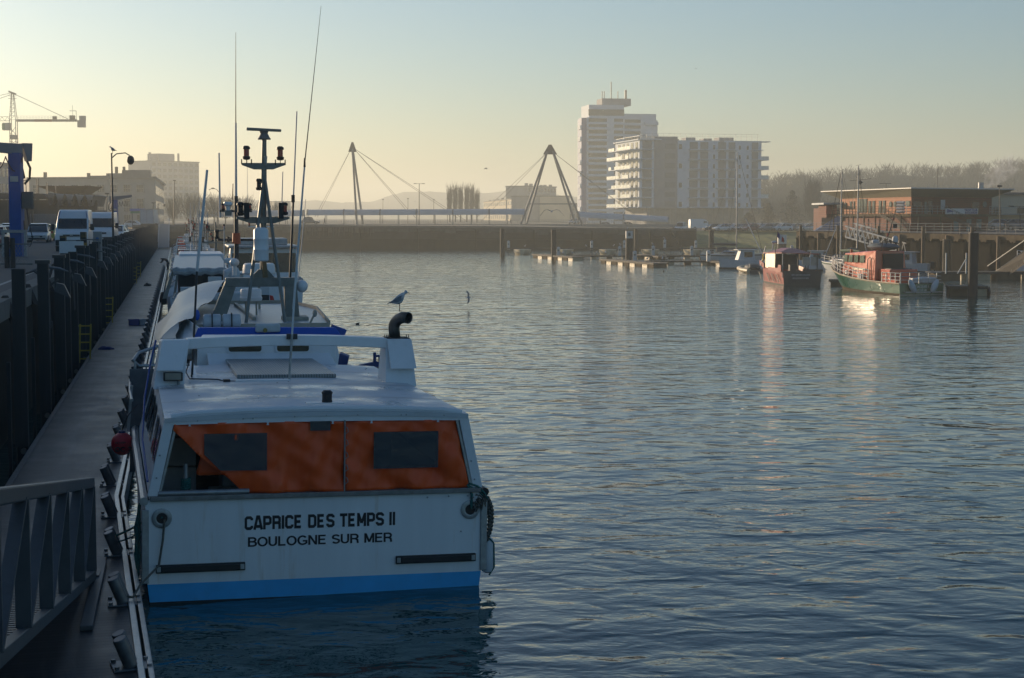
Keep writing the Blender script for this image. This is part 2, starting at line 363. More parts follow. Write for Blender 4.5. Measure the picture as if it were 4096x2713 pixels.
# seven-storey residence with balconies
(cx,cy),rz,L=place(2555,560,3040,569)
G0=3.0; FH=(32.3-3-6.0)/8
rb=thing('apartment_building','long white and grey seven storey block with sunlit glass balconies on its left end','building',(cx,cy,G0),rz)
b0=6.0; TOP=29.3
MB().box(0,L,0,31,b0,TOP).box(L*.52,L*.82,-.02,0.2,b0,TOP-1).build('wall',m_white,rb)
MB().box(5.2,13.6,-.08,.3,b0,TOP+1.2).build('grey_panel',m_grey,rb); MB().box(L*.655,L*.69,-.05,.3,b0,TOP).build('grey_panel',m_grey,rb)
MB().box(-.8,L*.17,-1.2,31.5,TOP,TOP+.35).build('roof_slab',m_white,rb); MB().box(L-.2,L+3.2,-.4,4,TOP-.35,TOP-.1).build('roof_slab',m_white,rb)
MB().box(3,L-4,1,28,0,b0).build('podium',m_grey,rb)
mp=MB()
for k in range(22):
    x=4+k*1.9
    if x<L-6: mp.box(x,x+1.75,.9,1.1,.6,b0-.25)
mp.build('podium_glazing',mat('podium_glass',(.16,.15,.12),.3,var=.4,scale=.6),rb)
MB().box(3.5,10,-1.5,1,3.4,3.7).build('canopy',m_roofg,rb)
mt=MB()
for (x,wd,h) in ((14,2,.4),(18.5,3.5,1.0),(25,3,.7),(30.5,5.5,1.1)):
    if x+wd<L: mt.box(x,x+wd,6,11,TOP+.0,TOP+h+.3)
mt.build('roof_plant',m_grey,rb)
mr=MB()
for k in range(26):
    x=.5+k*2
    if x<L-1: mr.bar((x,-.1,TOP),(x,-.1,TOP+2.3),.07,.07)
mr.bar((0,-.1,TOP+2.2),(L-1,-.1,TOP+2.2),.07,.07).bar((0,-.1,TOP+1.4),(L-1,-.1,TOP+1.4),.05,.05)
for k in range(8): mr.bar((0,2+k*3.8,TOP+.3),(0,2+k*3.8,TOP+1.6),.06,.06)
mr.bar((0,0,TOP+1.5),(0,30,TOP+1.5),.07,.07).build('roof_railing',m_steel,rb)
cols=[(2,8.4,.8),(17.5,24.8,.55),(27.3,29.3,.5),(34.6,40.2,.75),(42,47.5,.75),(51,52.3,.45),(54.6,60.0,.75),(61.8,66.4,.75),(69.0,70.3,.4),(74.6,75.9,.4),(78.2,82.6,.75)]
XS=L/85.0
for fl in range(7):
    z=b0+.6+fl*FH*1.0
    FHh=(TOP-b0-.2)/7; z=b0+.35+fl*FHh
    for i,(x0,x1,hh) in enumerate(cols):
        if i in (2,) and fl%2: continue
        wmb=MB().box(x0*XS,x1*XS,-.14,.1,z+.15,z+.15+FHh*hh)
        o=wmb.build('window',m_log if x1-x0>4 else m_glass,rb)
    for j,(x0,x1) in enumerate(((-1.6,9.3),(33.6,48.2),(53.2,67.5),(77.5,85.4))):
        MB().box(x0*XS,x1*XS,-1.5,0.0,z-.15,z+.08).build('balcony_slab',m_white,rb)
    # sunlit left end: slab, glass rail, windows between fins
    ins=[1.5,0,0,1.5,0,1.5,0][fl]
    s=MB().box(-3.2-ins*.4,0,.6,29,z-.15,z+.08)
    bs=s.build('balcony',m_white,rb)
    g=MB()
    for k in range(7):
        y0=.8+k*4.05
        if k==(fl*3)%7: continue
        MB().box(-3.2-ins*.4,-3.14-ins*.4,y0,y0+3.85,z+.1,z+1.15).build('glass_rail',m_balglass,bs)
    for k in range(5): y0=2+k*5.6; MB().box(-.12,.1,y0,y0+2.6,z+.1,z+2.5).build('end_window',m_dkglass,rb)
for fl in (2,3,4,6): 
    z=b0+.35+(7-fl)*(TOP-b0-.2)/7
    k=MB().box(L,L+3.2,1,8,z-.15,z+.1); kb=k.build('balcony',m_white,rb); MB().box(L+3.1,L+3.16,1,8,z+.12,z+1.2).box(L,L+3.1,1,1.06,z+.12,z+1.2).build('glass_rail',m_balglass,kb)
# tall white tower behind it, two joined wings
(cx,cy),rz,L=place(2345,700,2495,703)
tb=thing('tower_block','tall white tower block with stacked balconies and roof aerials, highest building','building',(cx,cy,3.0),rz)
TH=50.9
MB().box(0,L,0,18,0,TH-5.4).box(1.2,L,1,16,TH-6,TH).build('wall',m_white,tb)
MB().box(-2.2,0.0,.5,7,0,TH-5.6).build('blue_side_panel',m_blue,tb)
W2=15.4
MB().box(L,L+W2,5,20,0,TH-3.4).box(L+W2,L+W2+1.2,7,18,0,TH-6).build('wing_wall',m_white,tb)
MB().box(L-9,L+3.8,4,14,TH,TH+3.0).build('machine_room',m_grey,tb)
ma=MB().bar((L-4,8,TH+3),(L-4,8,TH+10.5),.35,.35).bar((L+2.5,8,TH+3),(L+2.5,8,TH+7),.8,.8)
for dx in (-8.5,-7.6,-1.5): ma.bar((L+dx,6,TH+3),(L+dx,6,TH+6.2),.3,.3)
ma.build('aerial',m_dark,tb)
MB().box(1.0,L+.05,.9,1.3,TH-4.6,TH-1.9).build('penthouse_window',m_glass,tb)
FT=(TH-6)/18.0
for fl in range(18):
    z=.3+fl*FT
    MB().box(.8,8.8,-.12,.2,z+.9,z+FT*.95).build('window',m_glass,tb)
    if fl%2==0:
        MB().box(.4,9.2,-1.3,0,z+.05,z+1.1).build('balcony',m_white,tb)
        MB().box(-2.9,-2.2,-.2,5,z+.2,z+1.9).build('balcony',m_white,tb)
    MB().box(12.0,L-.6,-.1,.2,z+1.0,z+2.3).build('window',m_glass,tb)
    MB().box(L+.6,L+8.4,4.85,5.2,z+1.0,z+2.3).build('window',m_glass,tb)
    if fl%2==1: MB().box(L+10.2,L+W2+.8,3.9,5,z+.05,z+1.2).build('balcony',m_white,tb)
# long low apartment blocks behind the bridge
m_cream=mat('cream_render',(.50,.44,.33),.85,var=.1,scale=.2)
def low(px0,Y0,px1,Y1,z0,top,deep,name,label,rows,n,mt_,chim,mw=m_glass):
    (cx,cy),rz,L=place(px0,Y0,px1,Y1)
    b=thing(name,label,'building',(cx,cy,z0),rz)
    MB().box(0,L,0,deep,0,top).build('wall',mt_,b)
    MB().box(-.3,L+.3,-.4,deep+.3,top,top+.5).build('roof',m_roofg,b)
    for r_ in range(rows):
        z=top*(r_+.25)/rows
        for k in range(n):
            x=L*(k+.2)/n; MB().box(x,x+L/n*.6,-.1,.2,z,z+top/rows*.55).build('window',mw,b)
    for k in range(chim):
        x=L*(k+.5)/chim+rng.uniform(-1,1); h=rng.uniform(.7,1.6); MB().box(x,x+1.3,2,3.5,top+.4,top+.5+h).build('chimney',m_grey,b)
    return b
low(1935,1050,2160,760,3.9,11.5,14,'apartment_building','long low cream apartment block with a row of chimneys behind the footbridge',3,24,m_cream,11)
low(2160,762,2225,790,3.9,11.5,14,'apartment_building','plain grey gable end block beside the right bridge pylon',1,3,m_grey,2)
low(2112,900,2224,930,3.9,18.8,14,'apartment_building','taller pale apartment block with chimneys rising behind the cream block',5,9,m_grey,6)
low(2225,800,2316,820,3.9,8.5,12,'apartment_building','low hazy grey building just left of the tall tower',2,6,m_grey,2)
low(1100,1000,1165,1005,3.9,11.3,10,'stone_pavilion','small pale stone pavilion with cornice seen past the mast lights','' or 1,3,m_cream,0)
low(-40,330,48,345,3.8,13.0,40,'office_building','dark grey building at the far left edge behind the blue crane',4,5,m_grey,0)
b=low(612,880,802,905,3.9,32.0,20,'tower_block','broad hazy tower block behind the stone building',10,9,m_grey,0)
MB().box(2.8*3,19,4,14,32,36.5).box(3,4,5,6,32,37).box(7,7.6,5,6,32,36).box(22.5,23.2,5,6,32,37).build('roof_block',m_grey,b)
# stone market building at the left
m_stone=mat('limestone',(.30,.29,.265),.85,var=.12,scale=.3,dirt=(.18,.17,.15),dirt_amt=.4)
(cx,cy),rz,L=place(125,428,627,420)
sb=thing('stone_building','large four storey limestone building with tall windows and a right angled side wing','building',(cx,cy,3.85),rz)
H4=12.0
MB().hexa([(0,0,0),(L,0,0),(L-39.6,90,0),(-39,60,0),(0,0,H4),(L,0,H4),(L-39.6,90,H4),(-39,60,H4)]).build('wall',m_stone,sb)
MB().hexa([(-.4,-.5,H4),(L+.5,-.5,H4),(L-39,90.4,H4),(-39,60,H4),(-.4,-.5,H4+.5),(L+.5,-.5,H4+.5),(L-39,90.4,H4+.5),(-39,60,H4+.5)]).hexa([(25,3,H4+.5),(33,3,H4+.5),(29,12,H4+.5),(21,12,H4+.5),(25,3,H4+2.3),(33,3,H4+2.3),(29,12,H4+2.3),(21,12,H4+2.3)]).box(20.5,25.2,3,8,H4+.5,H4+1.5).box(14,19.5,6,12,H4+.5,H4+1.0).build('roof',m_roofg,sb)
MB().box(15.0,15.5,3,4,H4+.5,H4+1.6).box(2.5,3.0,3,4,H4+.5,H4+1.9).box(23.0,23.4,3,4,H4+1.5,H4+3.2).box(25.2,25.5,3,4,H4+1.5,H4+3.2).build('chimney',m_dark,sb)
for r_,(z,h) in enumerate(((8.6,1.9),(3.6,3.3),(.4,2.4))):
    for k in range(9):
        x=1.2+k*3.68
        if x+1.9>L: break
        f=MB().box(x-.2,x+2.0,-.16,.05,z-.2,z+h+.2).build('window',m_stone,sb)
        g=MB()
        for a in range(3):
            for c_ in range(2 if h<3 else 3): hh=h/(2 if h<3 else 3); g.box(x+a*.62,x+a*.62+.52,-.22,-.1,z+c_*hh,z+(c_+1)*hh-.1)
        g.build('pane',m_glass,f)
for r_,(z,h) in enumerate(((8.0,2.2),(4.4,2.0),(.8,2.0))):
    for k in range(8):
        t0=(k+.2)/8;t1=(k+.8)/8
        p=lambda t,zz,o:(L-39.6*t+o,90*t,zz)
        MB().hexa([p(t0,z,-.2),p(t0,z,.1),p(t1,z,.1),p(t1,z,-.2),p(t0,z+h,-.2),p(t0,z+h,.1),p(t1,z+h,.1),p(t1,z+h,-.2)]).build('side_window',m_dkglass,sb)
# buildings lining the street left of the picture: they keep the near basin in shade
for k,(u0,u1,h) in enumerate(((55,118,24),(120,176,27),(178,226,25),(228,262,23),(264,300,17))):
    bl=thing('street_building',['six storey block set back along the left street','tall block with flat roof along the left street','plain block beyond the tall street block','pale street block with small windows','last lower block of the street row'][k],'building',P.w(-80,u0,QZ),P.a+PI/2)
    MB().box(0,u1-u0,0,16,0,h).build('wall',m_stone,bl)
    MB().box(-.3,u1-u0+.3,-.3,16.3,h,h+.5).build('roof',m_roofg,bl)
# ------------------------------------------------------------ hills, woods and trees
def ridge(name,pts,Y0,Y1,m,zb=3.0):
    mb=MB()
    for (p0,q0),(p1,q1) in zip(pts,pts[1:]):
        a0=PY(p0,q0,Y0);a1=PY(p1,q1,Y0); 
        mb.quad((a0.x*.8,Y0*.8,zb-1),(a1.x*.8,Y0*.8,zb-1),tuple(a1),tuple(a0)); mb.quad(tuple(a0),tuple(a1),(a1.x,Y1,a1.z*.9),(a0.x,Y1,a0.z*.9))
    return struct(mb.build(name,m,fix=False))
m_wood1=mat('hill_scrub',(.035,.033,.028),.95,var=.3,scale=.02)
def jag(pts,n,amp):
    out=[]
    for (a,b),(c,d) in zip(pts,pts[1:]):
        for i in range(n): t=i/n; out.append((a+(c-a)*t,b+(d-b)*t+rng.uniform(-amp,amp)))
    return out+[pts[-1]]
ridge('hills',jag([(300,800),(900,790),(980,800),(1080,812),(1250,800),(1350,812),(1480,808),(1600,770),(1720,768),(1900,775),(2050,762),(2150,770),(2310,790),(2700,790),(3400,780)],8,2.5),2500,3300,m_wood1)
ridge('hills',jag([(2900,790),(3040,752),(3200,735),(3400,722),(3600,700),(3700,712),(3850,706),(3950,696),(4100,680),(4500,660)],6,2),880,1200,m_wood1)
m_bark=mat('bark',(.075,.062,.05),.95,var=.3,scale=2)
m_twig=mat('bare_twigs',(.10,.09,.08),.95,var=.4,scale=.5)
m_conif=mat('conifer_needles',(.018,.03,.018),.9,var=.5,scale=.6)
def bare(mb,x,y,z,h,spread,n,up=.55,r=None,wk=1.0):      # bare crown: sprays of fine rising twigs
    r=r or random.Random(int(x*10)+int(h*7))
    for i in range(n):
        a=r.uniform(0,2*PI); t=r.random()**.7
        p=Vector((x+spread*.5*t*cos(a)*r.random(), y+spread*.5*t*sin(a)*r.random(), z+h*(.18+.45*r.random())))
        d=Vector((cos(a)*(1-up),sin(a)*(1-up),up+.25*r.random())).normalized()*h*r.uniform(.18,.42)
        q=p+d; wd=wk*h*.0045*r.uniform(.7,1.5)
        k=Vector((wd,0,0)); k2=Vector((0,wd,0))
        mb.add([p-k,p+k,q],[(0,1,2)]); mb.add([p-k2,p+k2,q],[(0,1,2)])
        for j in range(2):
            s=p+d*r.uniform(.3,.8); e=s+(d*.5+Vector((r.uniform(-1,1),r.uniform(-1,1),r.uniform(0,1)))*h*.07)*r.uniform(.5,1)
            mb.add([s-k*.6,s+k*.6,e],[(0,1,2)])
def bare_tree(loc,h,spread,n,up,label,group):
    t=thing('bare_tree',label,'tree',loc,0,group)
    tr=MB().tube([(0,0,-.3),(0,0,h*.3),(.1,0,h*.6)],[h*.02,h*.014,h*.005],6)
    r=random.Random(int(loc[0]*13)+5)
    for k in range(7):
        a=r.uniform(0,2*PI); z0=h*r.uniform(.15,.4); tr.tube([(0,0,z0),(spread*.2*cos(a),spread*.2*sin(a),z0+h*.2),(spread*.36*cos(a),spread*.36*sin(a),z0+h*.45)],[h*.009,h*.006,h*.002],5)
    tr.build('trunk',m_bark,t)
    mb=MB(); bare(mb,0,0,0,h,spread,n,up,r); mb.build('crown',m_twig,t,fix=False)
    return t
# hillside wood on the right: one mass of bare trees
r=random.Random(3); mb=MB()
RH=[(2900,800),(3040,752),(3200,735),(3400,722),(3600,700),(3700,712),(3850,706),(3950,696),(4100,680),(4500,660)]
def ridge_z(px,Y):
    for (a,b),(c,d) in zip(RH,RH[1:]):
        if a<=px<=c: q=b+(d-b)*(px-a)/(c-a); return 3+(CH+(868-q)*880/FPX-3)*max(0,(Y-704)/176.0)
    return 3
for k in range(1150):
    px=r.uniform(3000,4300); Y=r.uniform(640,700)if k%4==0 else r.uniform(720,885); base=ridge_z(px,Y)-1
    x=(px-2048)/FPX*Y; bare(mb,x,Y,base,r.uniform(7,11) if Y>700 else r.uniform(11,14),r.uniform(9,14),36,.5,r,2.1)
wd=mb.build('woodland',m_twig,fix=False); wd['kind']='stuff'
def px_tree(px,pbase,ptop,Y,zg): return ((px-2048)/FPX*Y,Y,zg),(CH+(868-ptop)*Y/FPX)-zg
for px,top,Y,sp,lb in ((695,770,430,4.5,'narrow bare tree right of the stone building, tapering to a point'),(770,758,425,13,'broad bare tree left of the tall whip aerials'),(860,765,440,12,'bare tree between the first two aerials of the moored boats'),(975,772,445,12,'rounded bare tree behind the radar mast'),(1120,800,450,8,'low bare tree behind the covered walkway end'),(905,775,455,8,'thin bare tree half hidden behind broad ones')):
    loc,h=px_tree(px,900,top,Y,3.9); bare_tree(loc,h,sp,420 if sp>6 else 300,.62,lb,'bare trees at the head of the basin')
for i,px in enumerate((1800,1822,1843,1868,1888,1908)):
    loc,h=px_tree(px,880,[737,735,738,734,735,750][i],640,3.9); bare_tree(loc,h,2.1,230,.91,['leftmost tall poplar of the row behind the walkway','second poplar of the row from the left','third poplar, just left of the gap in the row','poplar just right of the gap in the row','fifth poplar, near the right end of the row','rightmost and shortest poplar of the row'][i],'poplar row behind the bridge')
loc,h=px_tree(3247,900,715,520,3.0); bare_tree(loc,h,5.5,900,.85,'tall oval bare tree left of the yacht club','trees beyond the car park')
for i,(px,top,Y,wd_) in enumerate(((3165,762,520,13),(3070,812,500,9),(2990,850,495,8),(3330,830,540,9))):
    loc,h=px_tree(px,900,top,Y,3.0); t=thing('conifer_tree',['tall dark layered conifer behind the parked cars','short rounded conifer behind the parked cars','low dark bush tree next to the white block','dark tree beside the left end of the yacht club'][i],'tree',loc,0,'conifers beyond the car park')
    MB().tube([(0,0,-.3),(0,0,h*.9)],[.35,.05],6).build('trunk',m_bark,t)
    mb=MB(); rr=random.Random(i)
    for k in range(2600):
        zt=rr.random()**1.3; a=rr.uniform(0,2*PI); lay=.75+.25*sin(zt*34+a*2); R_=(wd_*.5)*(1-zt)**.85*lay*(rr.random()**.5)+.15
        p=Vector((R_*cos(a),R_*sin(a),h*(.08+.92*zt)-R_*.12)); s=rr.uniform(.25,.6)
        d=Vector((cos(a),sin(a),-.25))*s; e=Vector((-sin(a),cos(a),rr.uniform(-.3,.3)))*s*.5
        mb.add([p-e,p+e,p+d],[(0,1,2)])
    mb.build('crown',m_conif,t,fix=False)
# ------------------------------------------------------------ bridge with pylons, cables and covered walkway
BY=440.0; BZ=4.04
m_deck=mat('bridge_steel',(.16,.17,.18),.6,var=.2,scale=.5)
m_can=mat('canopy_sheet',(.42,.46,.50),.45,var=.1,scale=.4,spec=.6)
def X(px,Y=BY): return (px-2048)/FPX*Y
def Zp(py,Y=BY): return PY(2048,py,Y).z
br=thing('footbridge','long steel bridge deck with railings crossing the far end of the basin','bridge',(X(1100),BY,0))
ox=X(1100)
MB().box(X(1180)-ox,X(2700)-ox,-1,5,BZ-.9,BZ).build('deck',m_deck,br)
mr=MB()
for k in range(150):
    px=1225+k*9.6; mr.bar((X(px)-ox,-1,BZ),(X(px)-ox,-1,BZ+1.15),.05,.05)
for z in (.55,.85,1.15): mr.bar((X(1225)-ox,-1,BZ+z),(X(2665)-ox,-1,BZ+z),.05,.05)
mr.build('railing',m_steel,br)
def canopy(px0,y0,px1,y1,label,hh=23,name='covered_walkway'):
    c=thing(name,label,'canopy',(X(px0),BY,0))
    z0=Zp(y0);z1=Zp(y1); L=X(px1)-X(px0); h=hh*BY/FPX
    n=max(2,int((px1-px0)/128)); 
    def ring(t,gro=0):
        zc=z0+(z1-z0)*t; return [(L*t,1.0-1.9*cos(a)*(1+gro),zc-h*.95+h*sin(a)*(1+gro)) for a in [PI*i/8 for i in range(9)]]
    rings=[ring(i/12.0) for i in range(13)]
    MB().loft(rings,closed=False,cap=False).build('roof',m_can,c,smooth=True,fix=False)
    for k in range(n+1):
        t=k/n; a=ring(t,.03); rb_=MB()
        for p,q in zip(a,a[1:]): rb_.bar(p,q,.35,.12)
        rb_.build('rib',m_deck,c)
    ps=MB()
    for k in range(n*2+1):
        t=k/(2*n); zc=z0+(z1-z0)*t-h
        for yy in (-.8,2.8): ps.bar((L*t,yy,BZ-.1),(L*t,yy,zc+.1),.14,.14)
    ps.build('post',m_deck,c)
    return c
canopy(1232,840,2102,837,'long half round translucent walkway roof along the bridge, between the two pylons')
canopy(2312,848,2672,868,'shorter walkway roof sloping down right of the bridge pylon')
canopy(800,846,1215,842,'flat grey walkway roof at the left end of the bridge',24)
def pylon(top,feet,label,barpy=None):
    p=thing('bridge_pylon',label,'pylon',(X(top[0]),BY+2,0)); ox=X(top[0]); tz=Zp(top[1])
    zt=tz-1.8
    for i,(f,dy) in enumerate(feet):
        fx=X(f)-ox; sg=1 if fx>1 else (-1 if fx<-1 else 0)
        MB().tube([(fx,dy,BZ-.6),(sg*.75 if len(set(f_>0 for f_ in [X(q[0])-ox for q in feet]))>1 else 0,dy*.15,zt)],[.32,.28],8).build('leg',m_deck,p,smooth=True)
    hw=1.9 if len(set(f for f,_ in feet))>2 else 1.1
    MB().slab([(-hw,-.5,tz-2.6),(hw,-.5,tz-2.6),(hw*.2,-.5,tz),(-hw*.2,-.5,tz)],(0,1,0)).build('head',m_dark,p)
    if barpy:
        z=Zp(barpy); MB().bar((X(2108)-ox,-.2,z),(X(2296)-ox,-.2,z),.25,.25).build('cross_bar',m_deck,p)
    return p,ox,tz
p1,o1,t1=pylon((1411,568),[(1432,-4),(1446,4)],'leaning single looking steel pylon left of the poplars')
p2,o2,t2=pylon((2200,578),[(2080,-3),(2104,3),(2306,3),(2330,-3)],'wide A shaped steel pylon in front of the tower block',816)
for (pp,oo,tt,ends) in ((p1,o1,t1,((1258,868),(1268,868),(1640,860),(1662,872),(1830,872),(1862,882))),(p2,o2,t2,((1905,872),(1925,885),(2560,880),(2580,890)))):
    for k,(ex,ey) in enumerate(ends):
        MB().tube([(.3*(1 if X(ex)>oo else -1),0,tt-1.6),((X(ex)-oo),0,Zp(ey))],.045,5).build('stay_cable',m_dark,pp)
# ------------------------------------------------------------ long pontoon on the left
m_plank=bands('pontoon_boards',(.010,.012,.014),(.038,.042,.046),'Y',.145,.5,.16,.25,1.1,.8,streak=((.07,.077,.084),(2.2,.16,1)))
m_kerb=mat('kerb_metal',(.42,.42,.40),.35,metal=.7,var=.25,scale=3,bump=.1)
m_gal=mat('galvanised',(.14,.15,.16),.4,metal=.55,var=.25,scale=6,bump=.05)
m_black=mat('black_rubber',(.012,.012,.014),.55,var=.3,scale=6)
m_rusty=mat('rusty_steel',(.05,.04,.035),.8,metal=.2,var=.5,scale=2,dirt=(.12,.05,.025),dirt_amt=.5,stretch=(1,1,.3))
m_pile=mat('fender_pile',(.016,.020,.024),.7,var=.45,scale=1.5,bump=.2,stretch=(3,3,.25),dirt=(.05,.05,.048),dirt_amt=.5)
pn=thing('pontoon','long ribbed walkway pontoon with pale frosty streaks between quay and boats','pontoon',P.w(0,0,0),P.a)
PL,PR,KU=-3.42,-1.30,32.4
MB().quad((PL,KU-1,.5),(PR,KU-1,.5),(PR,FAR_Y-9,.5),(PL,FAR_Y-9,.5)).build('deck',m_plank,pn,fix=False)
mb=MB(); mb.box(PL-.12,PL,KU-1.5,FAR_Y-9,.2,.53); mb.build('edge_beam',mat('edge_timber',(.10,.10,.10),.6,var=.3),pn,bevel=.01)
mb=MB(); mb.box(PR,PR+.09,KU,FAR_Y-9,.2,.56).box(PR+.13,PR+.2,KU,FAR_Y-9,.15,.54); mb.build('kerb',m_kerb,pn,bevel=.01)
mb=MB(); 
for k in range(24): mb.box(PL+.1,PR-.1,KU+2+k*11.3,KU+9.5+k*11.3,-.3,.45)
mb.build('float',m_black,pn)
# near section, turned a little towards the boat
PF=Frame(*P.w(PR,KU)[:2],14.95)
pn2=thing('pontoon','short dark near section of the pontoon that the gangway lands on','pontoon',P.w(PR,KU,0),PF.a)
mb=MB(); mb.add([(-2.2,.6,.497),(-.0,.0,.497),(0,-22,.497),(-6.0,-22,.497),(-6.0,-3,.497),(-3.2,-.5,.497)],[(0,5,4,3,2,1)][:1]); mb.build('deck',m_plank,pn2,fix=False)
MB().box(0,.09,-22,0,.2,.56).box(.13,.2,-22,0,.15,.54).build('kerb',m_kerb,pn2,bevel=.01)
MB().box(-5,-.1,-22,-1,-.3,.45).build('float',m_black,pn2)
# leaning twin mooring bollards
bo=thing('bollard','leaning twin steel bollard at the near end of the pontoon kerb, closest one','bollard',PF.w(-.06,-12.4,.5),PF.a+.1,'bollards along the pontoon kerb')
def horn(dx,dy,hh):
    return MB().cyl((dx,dy,.02),(dx-.13*hh/.36,dy-.05,hh),.085,.085,16).build('horn',m_gal,bo,smooth=True,bevel=.012)
horn(0,0,.40); horn(.02,.2,.42)
MB().box(-.22,.26,-.13,.33,0,.025).build('base_plate',m_gal,bo,bevel=.006)
mb=MB()
for x in (-.18,.21):
    for y in (-.08,.28): mb.cyl((x,y,.02),(x,y,.06),.03,.03,6)
mb.build('bolt',m_gal,bo)
bl=['second bollard from the near end, with the mooring rope loop','third bollard from the near end, holding a green line','bollard just before the bend in the kerb']
for k,u in enumerate((-9.0,-5.5,-2.0)): dup(bo,PF.w(-.06,u,.5),PF.a,label=bl[k])
ul=[33.97+3.3*i for i in range(44)]
for k,u in enumerate(ul):
    dup(bo,P.w(-1.42,u,.5),P.a+rng.uniform(-.1,.1),label=('bollard beside the red buoy, first after the bend' if k==0 else 'small leaning bollard in the row running away along the kerb'))
# fender piles and their brackets
def hpile(loc,rz,h,label,w=.30,cap=False):
    t=thing('fender_pile',label,'pile',loc,rz,'fender piles along the left quay')
    MB().box(-w/2,w/2,-.02,.02,-1.2,h-.5).box(-w/2,-w/2+.03,-.15,.15,-1.2,h-.5).box(w/2-.03,w/2,-.15,.15,-1.2,h-.5).box(-w/2,w/2,-.16,-.13,0,h-.5).build('column',m_pile,t)
    if cap: MB().box(-w/2-.05,w/2+.05,-.2,.2,h-.55,h-.45).build('cap',m_dark,t)
    return t
us=[40.4,47.6,54.0,57.6,61.0,66.5,70.0,75.0,79.0,83.6,88.0,92.5,97]+[101+4.4*i for i in range(44)]
p0=hpile(P.w(-3.74,40.4,.5),P.a,4.76,'nearest tall H section fender pile, at the left edge')
p1_=hpile(P.w(-3.74,47.6,.5),P.a,4.74,'second tall fender pile with a dark cap and curved hoop','.' and .30,True)
for i,u in enumerate(us[2:]):
    q=dup(p0 if i%3 else p1_,P.w(-3.74+rng.uniform(-.05,.05),u,.5+(rng.uniform(-.05,.12) if i>1 else 0)),P.a,label=('paired fender pile in front of the white van' if i<3 else 'one of the dark fender piles in the long receding row'))
mb=None
for i,u in enumerate(us[:14]):
    t=thing('pile_bracket','small pale bracket joining the pontoon edge to the pile beside it','bracket',P.w(-3.75,u,.3),P.a,'brackets between pontoon and piles')
    MB().box(-.15,.25,.18,.24,0,.12).box(.2,.26,-.22,.3,.0,.18).build('arm',m_gal,t)
    MB().cyl((.05,-.2,.09),(.05,.2,.09),.07,.07,10).build('roller',m_conc,t,smooth=True)
# lower sheet piles behind
rsp=random.Random(5)
for i in range(34):
    u=38+i*6.6; t=thing('timber_fender','lower rust brown fender post against the dark quay wall','fender post',P.w(-4.25,u,0),P.a,'lower fender posts on the quay wall')
    h=3.1+rsp.uniform(-.3,.4); MB().bar((0,0,-1),(0,0,h),.2,.2).bar((0,0,h-.1),(-.3,.4,h+.55),.16,.16).build('post',m_rusty,t)
    MB().bar((.35,1.2,-1),(.35,1.2,h-.6),.08,.14).build('rail',m_pile,t)
# hooked cap hoops and lamps standing on the coping
def hoop(u,v=-4.1,lab=''):
    t=thing('ladder_hoop',lab,'ladder hoop',P.w(v,u,QZ-.2),P.a,'curved ladder hoops at the quay edge')
    for dy in (0,.45):
        MB().tube([(.35,dy,-.9),(.32,dy,.2),(.2,dy,.62),(-.05,dy,.82),(-.35,dy,.72),(-.5,dy,.2),(-.5,dy,0)],.035,8).build('rail',m_dark,t,smooth=True)
hoop(49.5,-4.1,'double curved hoop of a quay ladder between the first two piles')
hoop(59.5,-4.0,'double curved hoop of a quay ladder beside the paired piles')
hoop(70.5,-4.0,'double curved hoop of a quay ladder beyond the paired piles')
def floodlamp(u,lab):
    t=thing('quay_lamp',lab,'lamp',P.w(-3.95,u,QZ),P.a,'angled lamps hung on the fender piles')
    MB().bar((0,0,0),(.45,0,.35),.06,.06).bar((0,0,0),(.0,0,-.9),.08,.08).build('arm',m_dark,t)
    MB().hexa([(.35,-.2,0),(.8,-.2,-.2),(.8,.2,-.2),(.35,.2,0),(.4,-.15,.25),(.62,-.15,.2),(.62,.15,.2),(.4,.15,.25)]).build('head',m_dark,t)
    MB().tube([(-.3,0,.62),(.1,0,.72),(.5,0,.66),(.75,0,.58)],[.03,.05,.05,.02],6).build('shade',m_gal,t)
floodlamp(50.0,'angled lamp under a pale curved shade beside the second pile')
floodlamp(58.5,'angled lamp under a pale curved shade at the paired piles')
floodlamp(66.0,'angled lamp under a pale curved shade below the van')
for i in range(8): floodlamp(76+i*7.0,'small pale curved lamp shade further along the pile row')
# yellow ladders on the pontoon edge
m_yel=mat('yellow_paint',(.36,.27,.015),.6,var=.15,scale=4,dirt=(.12,.08,.03),dirt_amt=.5)
for i,(u,h) in enumerate(((65.0,1.5),(87,1.5),(138,1.6),(153,1.6))):
    t=thing('quay_ladder',['nearest yellow ladder rising from the pontoon edge','second yellow ladder along the pontoon edge','third yellow ladder, small and far along the pontoon','farthest tiny yellow ladder along the pontoon'][i],'ladder',P.w(-3.62,u,.35),P.a,'yellow ladders along the pontoon')
    for dy in (-.2,.2): MB().bar((0,dy*.3,0),(.12,dy*.3,h),.07,.08).build('rail',m_yel,t) if False else MB().bar((dy,0,0),(dy+.06,0,h),.06,.09).build('rail',m_yel,t)
    mb=MB()
    for k in range(5): mb.bar((-.2,0,.15+k*.32),(.26,0,.15+k*.32),.04,.05)
    mb.build('rung',m_yel,t)
# gangway truss coming down to the near pontoon section
m_alu=mat('gangway_aluminium',(.075,.085,.092),.5,metal=.35,var=.2,scale=2.5,bump=.06,dirt=(.05,.05,.05),dirt_amt=.5)
GA=Vector((-4.53,14.2,0)); GB=Vector((-6.36,24.3,0))
